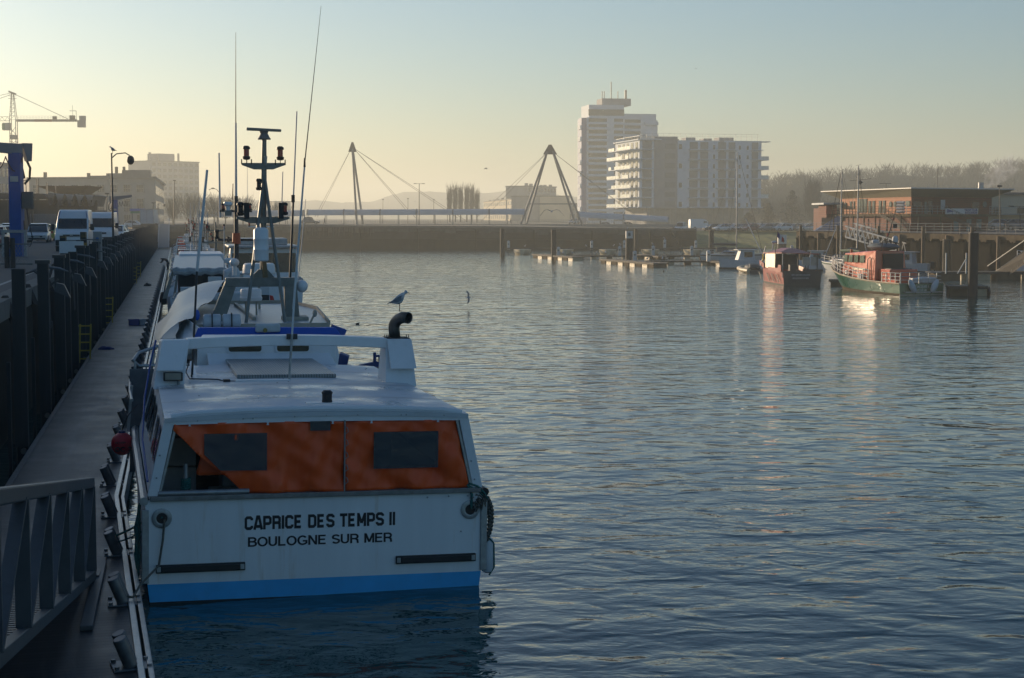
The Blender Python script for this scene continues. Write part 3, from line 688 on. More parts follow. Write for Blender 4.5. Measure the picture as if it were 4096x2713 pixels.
# local frame: origin at the lower end, y back up towards the quay
ga=math.atan2(GA.x-GB.x,-(GA.y-GB.y)); gw=thing('gangway','aluminium truss gangway sloping down onto the pontoon, at the bottom left','gangway',(GB.x,GB.y,.5),math.atan2(-(GA.x-GB.x),(GA.y-GB.y)))
GL=(GA-GB).length; sl_=(2.06-.52)/GL
def gp(x,y,z): return (x,y,z+.02+y*sl_)
LL=GL+4
for sx,nm in ((0,'near'),(1.45,'far')):
    MB().hexa([gp(sx-.06,0,1.40),gp(sx+.06,0,1.40),gp(sx+.06,LL,1.40),gp(sx-.06,LL,1.40),gp(sx-.06,0,1.56),gp(sx+.06,0,1.56),gp(sx+.06,LL,1.56),gp(sx-.06,LL,1.56)]).build('handrail',m_alu,gw,bevel=.02)
    MB().hexa([gp(sx-.06,0,.0),gp(sx+.06,0,.0),gp(sx+.06,LL,.0),gp(sx-.06,LL,.0),gp(sx-.06,0,.14),gp(sx+.06,0,.14),gp(sx+.06,LL,.14),gp(sx-.06,LL,.14)]).build('lower_chord',m_alu,gw,bevel=.01)
    n=7
    for k in range(n):
        y0=.05+2.13*k; y1=.05+2.13*(k+1)
        MB().bar(gp(sx,y0+.09,.14),gp(sx,y0+.09,1.42),.15,.06,(0,1,0)).build('upright',m_alu,gw)
        MB().bar(gp(sx,y0+.15,1.42),gp(sx,y1-.02,.14),.13,.05,(0,1,0)).build('diagonal',m_alu,gw)
mb=MB()
for k in range(int(LL/.24)): y=.1+k*.24; mb.hexa([gp(.1,y,.06),gp(1.36,y,.06),gp(1.36,y+.15,.06),gp(.1,y+.15,.06),gp(.1,y,.1),gp(1.36,y,.1),gp(1.36,y+.15,.1),gp(.1,y+.15,.1)])
mb.build('tread',m_alu,gw)
lp=MB().hexa([(-.1,-1.6,.01),(1.6,-1.6,.01),(1.6,.1,.03),(-.1,.1,.03),(-.1,-1.6,.03),(1.6,-1.6,.03),(1.6,.1,.10),(-.1,.1,.10)]).build('landing_plate',m_alu,gw)
kb=thing('guide_rail','pale flat metal strip lying on the pontoon beside the gangway','rail',(0,0,0))
a=G(405,2255,.52);b=G(345,2520,.52); MB().bar((a.x,a.y,.54),(b.x,b.y,.54),.17,.07).build('strip',m_alu,kb,bevel=.01)
# small things on the pontoon
def onp(px,py,z=.5): return G(px,py,z)
p=onp(560,1300); t=thing('fish_crate','blue and white plastic fish crate on the pontoon','crate',p,P.a+.15)
m_crate=mat('blue_plastic',(.03,.05,.28),.5,var=.1); m_crw=mat('white_plastic',(.5,.53,.56),.5,var=.08)
for i,(x0,mm) in enumerate(((-.55,m_crate),(-.02,m_crw))):
    c=MB().box(x0,x0+.5,-.2,.2,0,.03)
    for q in ((x0,x0+.03,-.2,.2),(x0+.47,x0+.5,-.2,.2),(x0,x0+.5,-.2,-.17),(x0,x0+.5,.17,.2)): c.box(q[0],q[1],q[2],q[3],.03,.26)
    c.box(x0-.03,x0+.53,-.23,-.2,.23,.29).box(x0-.03,x0+.53,.2,.23,.23,.29); c.build('tub',mm,t)
def lump(px,py,name,label,cat,m,sx,sy,sz,seed):
    r=random.Random(seed); b=bmesh.new(); bmesh.ops.create_icosphere(b,subdivisions=3,radius=1)
    for v in b.verts:
        k=1+.28*math.sin(v.co.x*4+seed)*math.cos(v.co.y*5+seed*2)+r.uniform(-.06,.06); v.co=Vector((v.co.x*sx*k,v.co.y*sy*k,max(-.1,v.co.z)*sz*k))
    me=bpy.data.meshes.new(name); b.to_mesh(me); b.free(); me.materials.append(m); me.shade_smooth()
    o=bpy.data.objects.new(name,me); sc.collection.objects.link(o); o.location=onp(px,py); return tag(o,label,cat)
lump(423,1398,'tarpaulin_bundle','crumpled dark blue cloth at the foot of the nearest yellow ladder','tarpaulin',mat('blue_cloth',(.01,.03,.16),.8,var=.4,scale=8),.32,.2,.12,3)
lump(589,1144,'bucket_bag','small black bag lying on the pontoon further along','bag',m_black,.28,.28,.22,5)
# fender tyres? a black bag hung at the boat side
lump(660,1212,'net_bundle','black net bundle beside the bollards of the third boat','net',m_black,.3,.3,.75,8)
# red mooring buoy
m_red=mat('red_buoy',(.50,.012,.03),.45,var=.15,scale=5,dirt=(.2,.01,.02),dirt_amt=.4)
b=PY(489,1775,31.0); by=thing('mooring_buoy','round red buoy with a dark blue cap hanging at the boat side','buoy',b,P.a)
MB().blob((0,0,0),.21,.21,.225,20,14).build('ball',m_red,by,smooth=True)
MB().lathe([(.02,.26),(.06,.25),(.075,.2),(.12,.185)],14).build('cap',mat('navy_plastic',(.01,.02,.10),.5),by,smooth=True)
text('OC  3',.12,m_black,'lettering',by,(-.13,-.215,-.12),(PI/2,0,0),.006)
text('DE 14589',.05,m_black,'lettering',by,(-.13,-.215,.03),(PI/2,0,0),.001)
MB().tube([(0,0,.26),(.12,-.05,.55),(.3,.0,.75)],.012,6).build('rope',m_black,by)
# ------------------------------------------------------------ vehicles
m_tyre=mat('tyre',(.015,.015,.016),.8,var=.2); m_rim=mat('rim',(.3,.31,.32),.4,metal=.7)
m_hl=mat('headlight_glass',(.7,.7,.66),.08,var=.05,spec=1,coat=1); m_tl=mat('tail_light',(.35,.01,.01),.25)
m_plate=mat('number_plate',(.45,.45,.42),.5); m_trim=mat('black_trim',(.02,.02,.022),.6)
m_carw=mat('car_silver',(.42,.45,.48),.35,metal=.3,var=.06,coat=.5); m_carb=mat('car_dark',(.03,.035,.045),.3,var=.1,coat=.6); m_carwh=mat('car_white',(.62,.64,.66),.35,var=.05,coat=.5); m_cary=mat('car_yellow',(.30,.30,.04),.4,var=.1,coat=.5); m_carr=mat('car_maroon',(.14,.02,.025),.35,var=.1,coat=.5); m_carg=mat('car_grey',(.16,.17,.19),.35,metal=.3,var=.1,coat=.5)
def wheel(par,x,y,r,w_=.2):
    t=MB().cyl((x-w_/2,y,r),(x+w_/2,y,r),r,r,18).build('tyre',m_tyre); wq=t; wq.name='wheel'; wq.parent=par
    sgn=1 if x>0 else -1
    MB().cyl((x+sgn*(w_/2),y,r),(x+sgn*(w_/2+.015),y,r),r*.62,r*.55,12).build('rim',m_rim,wq)
def car(label,loc,rz,body,L=4.1,W=1.74,H=1.48,group=None):
    # front faces local -y
    t=thing('parked_car',label,'car',loc,rz,group)
    hw=W/2
    st=[(-L/2,.35,.62,.80),(-L/2+.12,.22,.72,.92),(-L*.30,.2,.86,.98),(-L*.22,.2,.93,1.0),(0,.2,.95,1.0),(L*.30,.2,.97,1.0),(L/2-.1,.22,.95,.95),(L/2,.35,.8,.86)]
    rings=[]
    for y,zb,zt,k in st:
        wv=hw*k; rings.append([(-wv*.93,y,zb),(wv*.93,y,zb),(wv,y,zb+.2),(wv,y,zt-.14),(wv*.93,y,zt),(-wv*.93,y,zt),(-wv,y,zt-.14),(-wv,y,zb+.2)])
    MB().loft(rings).build('body',body,t,smooth=True)
    cab=[(-L*.24,.94,.90),(-L*.06,H-.06,.76),(L*.06,H,.74),(L*.28,H-.04,.73),(L*.45,.96,.86)]
    rings=[[(-hw*k,y,.9),(hw*k*1.0,y,.9),(hw*min(k,.76)+.0,y,z),(-hw*min(k,.76),y,z)] if False else [(-hw*.93,y,.92),(hw*.93,y,.92),(hw*k,y,z),(-hw*k,y,z)] for y,z,k in cab]
    MB().loft(rings).build('cabin_glass',m_dkglass,t,smooth=True)
    rf=MB(); rf.loft([[(-hw*.74,-L*.07,H-.05),(hw*.74,-L*.07,H-.05),(hw*.70,-L*.06,H-.01),(-hw*.70,-L*.06,H-.01)],[(-hw*.75,L*.06,H-.03),(hw*.75,L*.06,H-.03),(hw*.7,L*.06,H+.03),(-hw*.7,L*.06,H+.03)],[(-hw*.74,L*.29,H-.06),(hw*.74,L*.29,H-.06),(hw*.7,L*.29,H),(-hw*.7,L*.29,H)]])
    for sx in (-1,1):
        rf.bar((sx*hw*.90,-L*.235,.93),(sx*hw*.755,-L*.065,H-.04),.07,.06); rf.bar((sx*hw*.745,L*.28,H-.04),(sx*hw*.87,L*.44,.95),.09,.1); rf.bar((sx*hw*.93,L*.08,.93),(sx*hw*.75,L*.08,H-.03),.07,.05)
    rf.build('roof',body,t)
    for sx in (-1,1):
        wheel(t,sx*(hw-.1),-L*.31,.31); wheel(t,sx*(hw-.1),L*.31,.31)
        MB().hexa([(sx*hw*.55,-L/2-.01,.58),(sx*hw*.92,-L/2+.12,.60),(sx*hw*.92,-L/2+.25,.6),(sx*hw*.55,-L/2+.1,.58),(sx*hw*.55,-L/2+.06,.72),(sx*hw*.92,-L/2+.16,.78),(sx*hw*.92,-L/2+.32,.78),(sx*hw*.55,-L/2+.2,.72)]).build('headlight',m_hl,t)
        MB().box(min(sx*hw*.97,sx*(hw+.15)),max(sx*hw*.97,sx*(hw+.15)),-L*.2,-L*.17,.95,1.07).build('mirror',m_trim,t)
        MB().box(min(sx*hw*.7,sx*hw*.92),max(sx*hw*.7,sx*hw*.92),L/2-.1,L/2+.01,.68,.9).build('tail_light',m_tl,t)
    MB().box(-hw*.5,hw*.5,-L/2-.02,-L/2+.05,.46,.58).box(-hw*.75,hw*.75,-L/2-.01,-L/2+.1,.28,.42).build('grille',m_trim,t)
    MB().box(-.26,.26,-L/2-.035,-L/2-.01,.44,.54).build('number_plate',m_plate,t)
    return t
def van(label,loc,rz,group=None,H=2.66,W=2.1,stripes=True,plate='5221 MM'):
    t=thing('van',label,'van',loc,rz,group); hw=W/2; L=5.4
    prof=[(-L/2,.45),(-L/2-.02,.95),(-L/2+.12,1.18),(-L/2+.85,1.42),(-L/2+1.3,2.05),(-L/2+1.75,H-.12),(-L/2+2.2,H),(L/2-.1,H),(L/2,H-.15),(L/2,.35),(-L/2+.1,.35)]
    a=[(-hw*(.97 if z<1.5 else .93 if z<2.2 else .86),y,z) for y,z in prof]; b=[(-x,y,z) for x,y,z in a]
    mb=MB(); n=len(prof); mid=[(x*1.0,y,z) for x,y,z in a]
    mb.add(a+b,[tuple(range(n)),tuple(range(2*n-1,n-1,-1))]+[(i,(i+1)%n,n+(i+1)%n,n+i) for i in range(n)])
    bd=mb.build('body',m_carwh,t,smooth=True,bevel=.06)
    def front(u0,u1,z0,z1,o=.02):   # panel on the sloped screen between heights
        def yy(z):
            for (y0_,z0_),(y1_,z1_) in zip(prof[:6],prof[1:7]):
                if z0_<=z<=z1_: return y0_+(y1_-y0_)*(z-z0_)/(z1_-z0_)
            return prof[5][0]
        return [(u0,yy(z0)-o,z0),(u1,yy(z0)-o,z0),(u1*.97,yy(z1)-o,z1),(u0*.97,yy(z1)-o,z1)]
    MB().slab(front(-hw*.86,hw*.86,1.45,2.10,.03),(0,.05,-.0)).build('windscreen',m_dkglass,t,bevel=.015)
    MB().slab(front(-hw*.5,hw*.5,.96,1.08,.05),(0,.08,0)).build('grille',m_trim,t)
    MB().box(-hw*.93,hw*.93,-L/2-.07,-L/2+.1,.38,.74).build('bumper',m_trim,t,bevel=.03)
    MB().box(-.1,.1,-L/2-.03,-L/2+.02,.93,1.1).build('badge_plate',m_plate,t)
    pl=MB().box(-.28,.28,-L/2-.1,-L/2-.06,.58,.70).build('number_plate',m_plate,t); text(plate,.10,m_trim,'lettering',pl,(-.24,-L/2-.105,.605),(PI/2,0,0),.002)
    for sx in (-1,1):
        wheel(t,sx*(hw-.13),-L*.31,.34,.24); wheel(t,sx*(hw-.13),L*.31,.34,.24)
        x0,x1=sorted((sx*hw*.62,sx*hw*.95)); MB().slab([(x0,-L/2-.03,.9),(x1,-L/2+.0,.9),(x1,-L/2+.3,1.25),(x0,-L/2+.12,1.2)],(0,.1,0)).build('headlight',m_hl,t,bevel=.02)
        x0,x1=sorted((sx*(hw+.05),sx*(hw+.30))); m_=MB().box(x0,x1,-L/2+.95,-L/2+1.1,1.35,1.75).build('mirror',m_trim,t,bevel=.04); MB().bar((sx*hw*.9,-L/2+1.1,1.5),(sx*(hw+.15),-L/2+1.05,1.5),.06,.06).build('mirror_arm',m_trim,m_)
        x=sx*hw*.935; MB().slab([(x,-L/2+1.15,1.45),(x,-L/2+2.2,1.45),(x*.98,-L/2+2.2,2.0),(x*.98,-L/2+1.5,2.0)],(sx*.02,0,0)).build('side_window',m_dkglass,t)
        if stripes: MB().slab([(sx*hw*.82,-L/2+1.36,2.14),(sx*hw*.86,-L/2+1.36,2.14),(sx*hw*.79,-L/2+1.78,H-.1),(sx*hw*.75,-L/2+1.78,H-.1)],(0,-.03,.02)).build('blue_stripe',mat('blue_stripe',(.01,.04,.2),.5),t)
    return t
def onq(px,Y,z=QZ): return Vector(((px-2048)/FPX*Y,Y,z))
face=lambda loc: math.atan2(-loc[0],loc[1])*-1
van('white high roof van facing the quay edge, nearest of the two',onq(303,106),.18)
van('second white van parked behind and right of the first',onq(414,121),.16,H=2.55,W=2.0,stripes=True,plate='48 RF')
gq='cars parked on the left quay'
car('small white car behind the lamp post, right of the vans',onq(468,147),.05,m_carwh,group=gq,H=1.45)
car('silver people carrier between the blue crane column and the vans',onq(159,141),.2,m_carw,L=4.3,W=1.85,H=1.62,group=gq)
car('yellow hatchback seen from behind, beside the silver people carrier',onq(198,152),PI+.1,m_cary,group=gq)
car('pale car half hidden behind the first van',onq(220,158),.15,m_carw,group=gq)
car('pale silver car left of the blue crane column',onq(24,130),.15,m_carw,group=gq)
car('dark maroon car cut by the left picture edge',onq(-18,118),.1,m_carr,group=gq)
car('light car behind the crane column, partly hidden',onq(45,150),.2,m_carwh,L=4.3,H=1.6,group=gq)
car('dark car behind at the far left',onq(-4,156),.2,m_carb,group=gq)
tk=thing('box_truck','pale box body truck seen from the rear, parked beyond the small crane','truck',onq(591,290),.1)
MB().box(-1.15,1.15,0,7,1.0,3.5).build('box_body',m_can,tk); MB().box(-1.2,1.2,-.05,0,.9,3.55).build('rear_frame',m_steel,tk) if False else MB().bar((-1.15,-.03,1),(-1.15,-.03,3.5),.1,.05).bar((1.15,-.03,1),(1.15,-.03,3.5),.1,.05).bar((0,-.03,1),(0,-.03,3.5),.05,.05).bar((-1.2,-.03,3.5),(1.2,-.03,3.5),.05,.1).build('rear_frame',m_steel,tk)
MB().box(-1.1,1.1,.1,8.6,.55,1.0).build('chassis',m_dark,tk); wheel(tk,-.95,1.4,.45,.3); wheel(tk,.95,1.4,.45,.3)
MB().box(-1.0,1.0,7.2,9,.6,2.7).build('cab',m_carwh,tk,bevel=.05)
car('distant white car in front of the stone building',onq(543,330),1.4,m_carwh,group=gq)
# ------------------------------------------------------------ cranes, lamps, signs on the left quay
m_cblue=mat('crane_blue',(.012,.07,.30),.5,var=.15,scale=1.5,dirt=(.02,.04,.12),dirt_amt=.4)
m_cgrey=mat('crane_grey',(.20,.20,.22),.55,var=.15,scale=1.5)
def crane(loc,label,armdir,mirror=1,jl=5.5):
    t=thing('jib_crane',label,'crane',loc,0,'blue jib cranes on the left quay')
    H=6.25
    MB().box(-.33,.33,-.33,.33,.45,H-.5).build('column',m_cblue,t,bevel=.02)
    MB().box(-.36,.36,-.4,.4,0,.45).build('plinth',m_cblue,t)
    a=Vector((armdir[0],armdir[1],0)).normalized(); n_=Vector((-a.y,a.x,0))
    def q(s,o,z): v=a*s+n_*o; return (v.x,v.y,z)
    MB().hexa([q(-.35,-.2,H-.6),q(jl,-.16,H-.1),q(jl,.16,H-.1),q(-.35,.2,H-.6),q(-.35,-.2,H),q(jl,-.16,H+.25),q(jl,.16,H+.25),q(-.35,.2,H)]).build('jib',m_cgrey,t,bevel=.02)
    MB().hexa([q(-.85,-.24,H-.95),q(-.6,-.24,H-.95),q(-.6,.24,H-.95),q(-.85,.24,H-.95),q(-.9,-.26,H+.05),q(-.3,-.26,H+.05),q(-.3,.26,H+.05),q(-.9,.26,H+.05)]).build('end_cap',m_cgrey,t,bevel=.02)
    for k in range(5):
        s0=-.3+k*.95*jl/5.5; pts=[q(s0+.95*jl/5.5*i/8,.28,H-.75+.08*s0+(-.75*sin(PI*i/8))) for i in range(9)]
        MB().tube(pts,.035,6).build('hose_loop',m_black,t,smooth=True)
    MB().tube([q(-.7,-.3,H-.8),q(-.95,-.35,H-1.3),q(-.9,-.35,H-1.9),q(-.6,-.3,H-2.2)],.07,8).tube([q(-.2,-.36,H-.6),q(-.45,-.38,H-1.2),q(-.6,-.38,H-1.9)],.09,8).build('hose',m_black,t,smooth=True)
    MB().box(-.95 if mirror<0 else .38,-.4 if mirror<0 else .93,-.25,.1,2.65,3.6).build('control_box',mat('dirty_grey_box',(.16,.13,.11),.7,dirt=(.06,.03,.02),dirt_amt=.6),t,bevel=.02)
    MB().box(-.22,.22,-.36,-.335,4.15,4.45).build('notice',m_plate,t)
    MB().tube([(.6,-.2,2.7),(.75,-.25,1.8),(.95,-.3,1.0),(.8,-.35,.55),(.5,-.3,.7),(.45,-.2,2.0)],.03,6).build('cable',m_black,t,smooth=True)
    mb=MB()
    for x in (-.62,.62): mb.bar((x,-.55,0),(x,-.55,1.35),.14,.14)
    mb.bar((-.68,-.55,1.4),(.68,-.55,1.4),.1,.16); mb.build('guard_frame',m_steel,t)
    return t
l=onq(73,91); crane(l,'tall blue jib crane column near the left edge, with grey jib and hose loops',(-1,-.75))
l=onq(467,165); c2=crane(l,'small distant blue jib crane right of the lamp post',(1,-.1),-1,2.5); c2.scale=(.68,.68,.68)
def lamp(px,pb,pt,Y,label,arm=1,kind='globe',r=.06,group='street lamps on the left quay',zg=QZ):
    b=Vector(((px-2048)/FPX*Y,Y,zg)); top=PY(pt[0],pt[1],Y); t=thing('street_lamp',label,'street lamp',b,0,group); h=top.z-zg; dx=top.x-b.x
    MB().tube([(0,0,-.1),(dx,0,h)],[r*1.3,r*.8],8).build('pole',m_dark,t,smooth=True)
    if kind=='globe':
        MB().tube([(dx,0,h-.3),(dx+.3*arm,0,h-.05),(dx+.8*arm,0,h),(dx+1.05*arm,0,h-.15)],.035,6).build('arm',m_dark,t,smooth=True)
        MB().blob((dx+1.1*arm,0,h-.42),.22,.22,.27,12,8).build('lamp_head',m_dark,t,smooth=True)
    elif kind=='T':
        MB().bar((dx-.9,0,h),(dx+.9,0,h),.08,.08).build('arm',m_dark,t)
        for s in (-1,1): MB().box(dx+s*1.1-.35,dx+s*1.1+.35,-.15,.15,h-.08,h+.08).build('lamp_head',m_dark,t)
    elif kind=='curve':
        MB().tube([(dx,0,h),(dx+.6*arm,0,h+.8),(dx+1.6*arm,0,h+1.1),(dx+2.6*arm,0,h+.7)],.08,6).build('arm',m_dark,t); MB().blob((dx+1.6*arm,0,h+1.05),.5,.25,.2,8,6).build('lamp_head',m_dark,t)
    else: MB().box(dx-.3,dx+.3*1,-.1,.1,h-.1,h+.1).build('lamp_head',m_dark,t)
    return t
lamp(456,985,(446,612),95,'tall leaning lamp post with a globe lamp, a gull perched on top',1,'globe',.055)
lamp(428,905,(428,775),250,'slim pole with a short lamp left of the small blue crane',1,'x',.09)
lamp(613,905,(613,812),300,'lamp post just left of the box truck edge',-1,'x',.09)
lamp(632,905,(633,812),300,'lamp post right of the box truck with a side arm',1,'globe',.09)
lamp(698,905,(698,722),350,'tall single mast lamp in front of the hazy tower',1,'x',.12)
lamp(872,905,(876,770),430,'curved double arm lamp above the moored boats',-1,'curve',.12)
lamp(1677,895,(1677,735),430,'ornate multi head lamp behind the walkway cables',1,'T',.10,zg=3.95)
for px in (1532,1632,1790,1735): lamp(px,895,(px,[800,798,812,795][(px//10)%4]),520,'thin distant mast behind the walkway','' or 1,'x',.08,zg=3.95)
sg=thing('road_sign','blue and green direction sign on posts in front of the stone building','road sign',onq(555,300))
zt=PY(555,835,300).z-QZ; zm=PY(555,854,300).z-QZ
MB().box(-1.4,1.4,-.05,.05,(zt+zm)/2,zt).build('blue_panel',mat('sign_blue',(.03,.12,.5),.5),sg); MB().box(-1.3,1.3,-.05,.05,zm,(zt+zm)/2-.03).build('green_panel',mat('sign_green',(.02,.25,.12),.5),sg)
MB().bar((-1,0.08,0),(-1,.08,zt),.12,.12).bar((1,.08,0),(1,.08,zt),.12,.12).build('post',m_dark,sg)
# fish market shed with a wavy roof and a winged canopy
m_shed=mat('dark_shed',(.03,.035,.04),.8,var=.3,scale=.6)
m_wave=mat('wavy_roof',(.06,.07,.085),.6,var=.3,scale=.8)
sh=thing('market_shed','long dark market shed with a wavy concrete roof behind the parked cars','shed',onq(95,212),.12)
MB().box(-6,9.3,0,12,0,3.1).build('wall',m_shed,sh)
mb=MB(); 
def wv(x): return 4.6-.75*cos(x*2*PI/1.25)-x*.03 if x>3.5 else 5.35-.0*x
N_=120
for i in range(N_):
    x0=3.5+i*6.0/N_*1.0;x1=3.5+(i+1)*6.0/N_
    mb.quad((x0,-1.2,wv(x0)),(x1,-1.2,wv(x1)),(x1,12,wv(x1)+.0),(x0,12,wv(x0)+.0)); mb.quad((x0,-1.2,wv(x0)-.14),(x1,-1.2,wv(x1)-.14),(x1,-1.2,wv(x1)),(x0,-1.2,wv(x0)))
mb.build('wavy_roof',m_wave,sh,fix=False)
MB().hexa([(-6,-1.5,4.6),(3.6,-1.5,4.6),(3.6,12,4.6),(-6,12,4.6),(-6,-1.5,5.3),(2.9,-1.5,5.2),(2.9,12,5.2),(-6,12,5.3)]).box(-6,9.3,2,2.2,3.1,4.4).build('flat_roof',m_shed,sh)
mb=MB()
for k in range(5): mb.bar((-5+k*3.2,-.8,0),(-5+k*3.2,-.8,4.2),.25,.25)
mb.build('post',m_shed,sh)
MB().box(1,6.5,-.08,0,.2,2.6).box(7.2,9.0,-.08,0,.2,2.6).build('shutter',mat('grey_shutter',(.14,.16,.18),.7),sh)
wc=thing('winged_canopy','brown timber canopy of two upturned roofs above the market shed','canopy',onq(280,245),0)
m_soff=mat('timber_soffit',(.16,.09,.05),.7,var=.2,scale=1)
def wing(x0,x1,z,zb,y0,y1,nm): MB().hexa([(x0+ (x1-x0)*.3,y0+2,zb),(x1-(x1-x0)*.22,y0+2,zb),(x1-(x1-x0)*.22,y1,zb),(x0+(x1-x0)*.3,y1,zb),(x0,y0,z),(x1,y0,z),(x1,y1,z),(x0,y1,z)]).build(nm,m_soff,wc)
zt1=PY(280,745,245).z-QZ; zb1=PY(280,775,245).z-QZ; zt2=PY(280,775,245).z-QZ; zb2=PY(280,802,245).z-QZ
wing(-4.2,3.7,zt1,zb1,-2,6,'upper_roof'); wing(-3.9,3.4,zt2-.1,zb2,-1,5,'lower_roof')
MB().bar((-1,2,0),(-1,2,zb1),.3,.3).bar((1,2,0),(1,2,zb1),.3,.3).build('post',m_shed,wc)
# slim dark poles, quay boxes, striped posts
for i,(px,pt,Y) in enumerate(((112,720,205),(155,715,215),(161,715,215),(194,730,225),(231,740,240),(199,733,230))):
    h=PY(px,pt,Y).z-QZ; t=thing('pole','thin bare pole rising behind the market shed','pole',onq(px,Y),0,'thin poles behind the market shed'); MB().cyl((0,0,0),(0,0,h),.09,.06,6).build('shaft',m_dark,t)
t=thing('service_cabinet','grey quay service box with two round blue sockets beside the piles','cabinet',onq(393,78),P.a)
MB().box(-.2,.2,-.2,.2,0,1.5).build('case',mat('cabinet_grey',(.25,.25,.24),.6),t,bevel=.02)
for z in (1.15,.65): MB().cyl((0,-.21,z),(0,-.25,z),.08,.08,14).build('socket',mat('socket_blue',(.02,.1,.3),.5),t)
m_bw=bands('black_yellow',(.02,.02,.02),(.5,.30,.02),'Z',.5,.6,.5,0,1,.0)
for i,(px,Y,h) in enumerate(((256,74,1.35),(337,76,1.5))):
    t=thing('striped_post',['yellow and black striped post carrying a blank white board','yellow and black striped post with a small metal rail frame'][i],'post',onq(px,Y)); MB().box(-.13,.13,-.1,.1,0,h).build('shaft',m_bw,t)
    if i==0: MB().box(-.15,.95,-.14,-.11,.55,1.1).build('board',m_carwh,t)
    else: MB().tube([(-.1,-.15,.8),(-.1,-.15,1.15),(.75,-.15,1.15),(.75,-.15,.7),(.75,-.15,0)],.03,6).bar((-.1,-.15,.72),(.75,-.15,.72),.04,.04).build('rail_frame',m_gal,t)
# mesh fence and bollard at the far left
t=thing('mesh_fence','low wire mesh fence panel cut by the left picture edge','fence',onq(15,72)); mb=MB()
for k in range(14):
    mb.bar((-1.2+k*.14,0,.15),(-1.2+k*.14+.5,0,1.0),.012,.012).bar((-1.2+k*.14+.5,0,.15),(-1.2+k*.14,0,1.0),.012,.012)
mb.build('mesh',m_gal,t); MB().bar((-1.2,0,1.0),(1.3,0,1.0),.05,.05).bar((-1.2,0,.12),(1.3,0,.12),.08,.08).build('frame',m_gal,t)
t=thing('quay_post','stout rusty double post in front of the blue crane','post',onq(42,70)); MB().cyl((-.13,0,0),(-.13,0,1.35),.11,.11,12).build('post',m_rusty,t,smooth=True); MB().cyl((.12,0,0),(.12,0,1.3),.11,.11,12).build('post',m_rusty,t,smooth=True)
# painted line and wet patches on the quay
m_line=mat('worn_line',(.32,.32,.30),.8,var=.4,scale=2)
mb=MB(); a=P.w(-5.6,44,QZ+.004); 
mb.quad(P.w(-5.75,42,QZ+.004),P.w(-5.6,42,QZ+.004),P.w(-5.6,72,QZ+.004),P.w(-5.75,72,QZ+.004)); mb.quad(P.w(-16,54,QZ+.004),P.w(-5.8,54,QZ+.004),P.w(-5.8,54.2,QZ+.004),P.w(-16,54.2,QZ+.004))
struct(mb.build('road_marking',m_line,fix=False))
MB_=MB().box(-3,3,-1,1,0,.14); t=MB_.build('kerb_island',m_conc); t.location=P.w(-13,88,QZ+.0); t.rotation_euler=(0,0,P.a); tag(t,'low concrete island that the tall blue crane stands beside','kerb')
# tower crane far left
tc=thing('tower_crane','tower crane with lattice mast, counter jib and hanging ballast at the upper left','tower crane',onq(68,520,3.9)); TY=520
def tz(py): return PY(68,py,TY).z-3.9
def tx(px): return (px-68)/FPX*TY
m_tc=mat('crane_lattice',(.24,.23,.2),.7,var=.2); m_tcr=mat('crane_red',(.25,.10,.06),.7)
hb=tz(540); w_=.95
mb=MB()
for sx in (-1,1):
    for sy in (-1,1): mb.bar((sx*w_,sy*w_,0),(sx*w_,sy*w_,hb),.22,.22)
k=0;z=0
while z<hb-1.5:
    for sy in (-1,1): mb.bar((-w_,sy*w_,z),(w_,sy*w_,z+1.5),.1,.1).bar((w_,sy*w_,z),(-w_,sy*w_,z+1.5),.1,.1).bar((-w_,sy*w_,z),(w_,sy*w_,z),.1,.1)
    for sx in (-1,1): mb.bar((sx*w_,-w_,z),(sx*w_,w_,z+1.5),.1,.1)
    z+=1.9
mb.build('mast',m_tc,tc)
jz=tz(480); tp=tz(366); mb=MB()
for sx,sy in ((-1,-1),(1,-1),(1,1),(-1,1)): mb.bar((sx*w_,sy*w_,hb),(sx*w_,sy*w_,jz),.2,.2).bar((sx*w_,sy*w_,jz),(-.1+sx*.3,sy*.3,tp-.5),.16,.16)
for i in range(6):
    z0=jz+(tp-jz)*i/7; k0=w_*(1-i/7*.7); mb.bar((-k0,-k0,z0),(k0,-k0,z0),.09,.09).bar((-k0,-k0,z0),(k0*.85,-k0*.85,z0+1.4),.09,.09)
mb.bar((-w_,-w_,hb),(w_,-w_,hb+2.5),.12,.12).bar((w_,-w_,hb),(-w_,-w_,hb+2.5),.12,.12); mb.bar((-1.3,0,tp),(1.0,0,tp-.9),.5,.5).bar((-1.2,-1,tp-2.3),(1.5,-1,tp-2.3),.12,.12).bar((-1.2,-1,tp-1.5),(1.5,-1,tp-1.5),.08,.08); mb.build('tower_head',m_tc,tc)
MB().cyl((0,0,hb-1.4),(0,0,hb),1.4,1.2,14).build('slewing_ring',m_tc,tc)
mb=MB().bar((tx(80),0,jz-.2),(tx(320),0,jz-.2),.7,.75); mb.build('counter_jib',m_tc,tc); MB().bar((tx(152),-.1,jz-.2),(tx(222),-.1,jz-.2),.7,.8).build('red_section',m_tcr,tc)
mb=MB()
for i in range(18): x=tx(88)+i*(tx(290)-tx(88))/17; mb.bar((x,-.4,jz),(x,-.4,jz+1.2),.05,.05)
for z in (.6,1.2): mb.bar((tx(85),-.4,jz+z),(tx(300),-.4,jz+z),.05,.05)
mb.build('walkway_rail',m_tc,tc)
MB().box(tx(324),tx(353),-.8,.8,tz(510),tz(482)).box(tx(332),tx(354),-.8,.8,tz(482),tz(464)).build('ballast',m_grey,tc); MB().box(tx(293),tx(312),-.6,.6,jz,jz+1.4).box(tx(225),tx(240),-.5,.5,jz+.2,jz+1.1).build('winch',m_dark,tc)
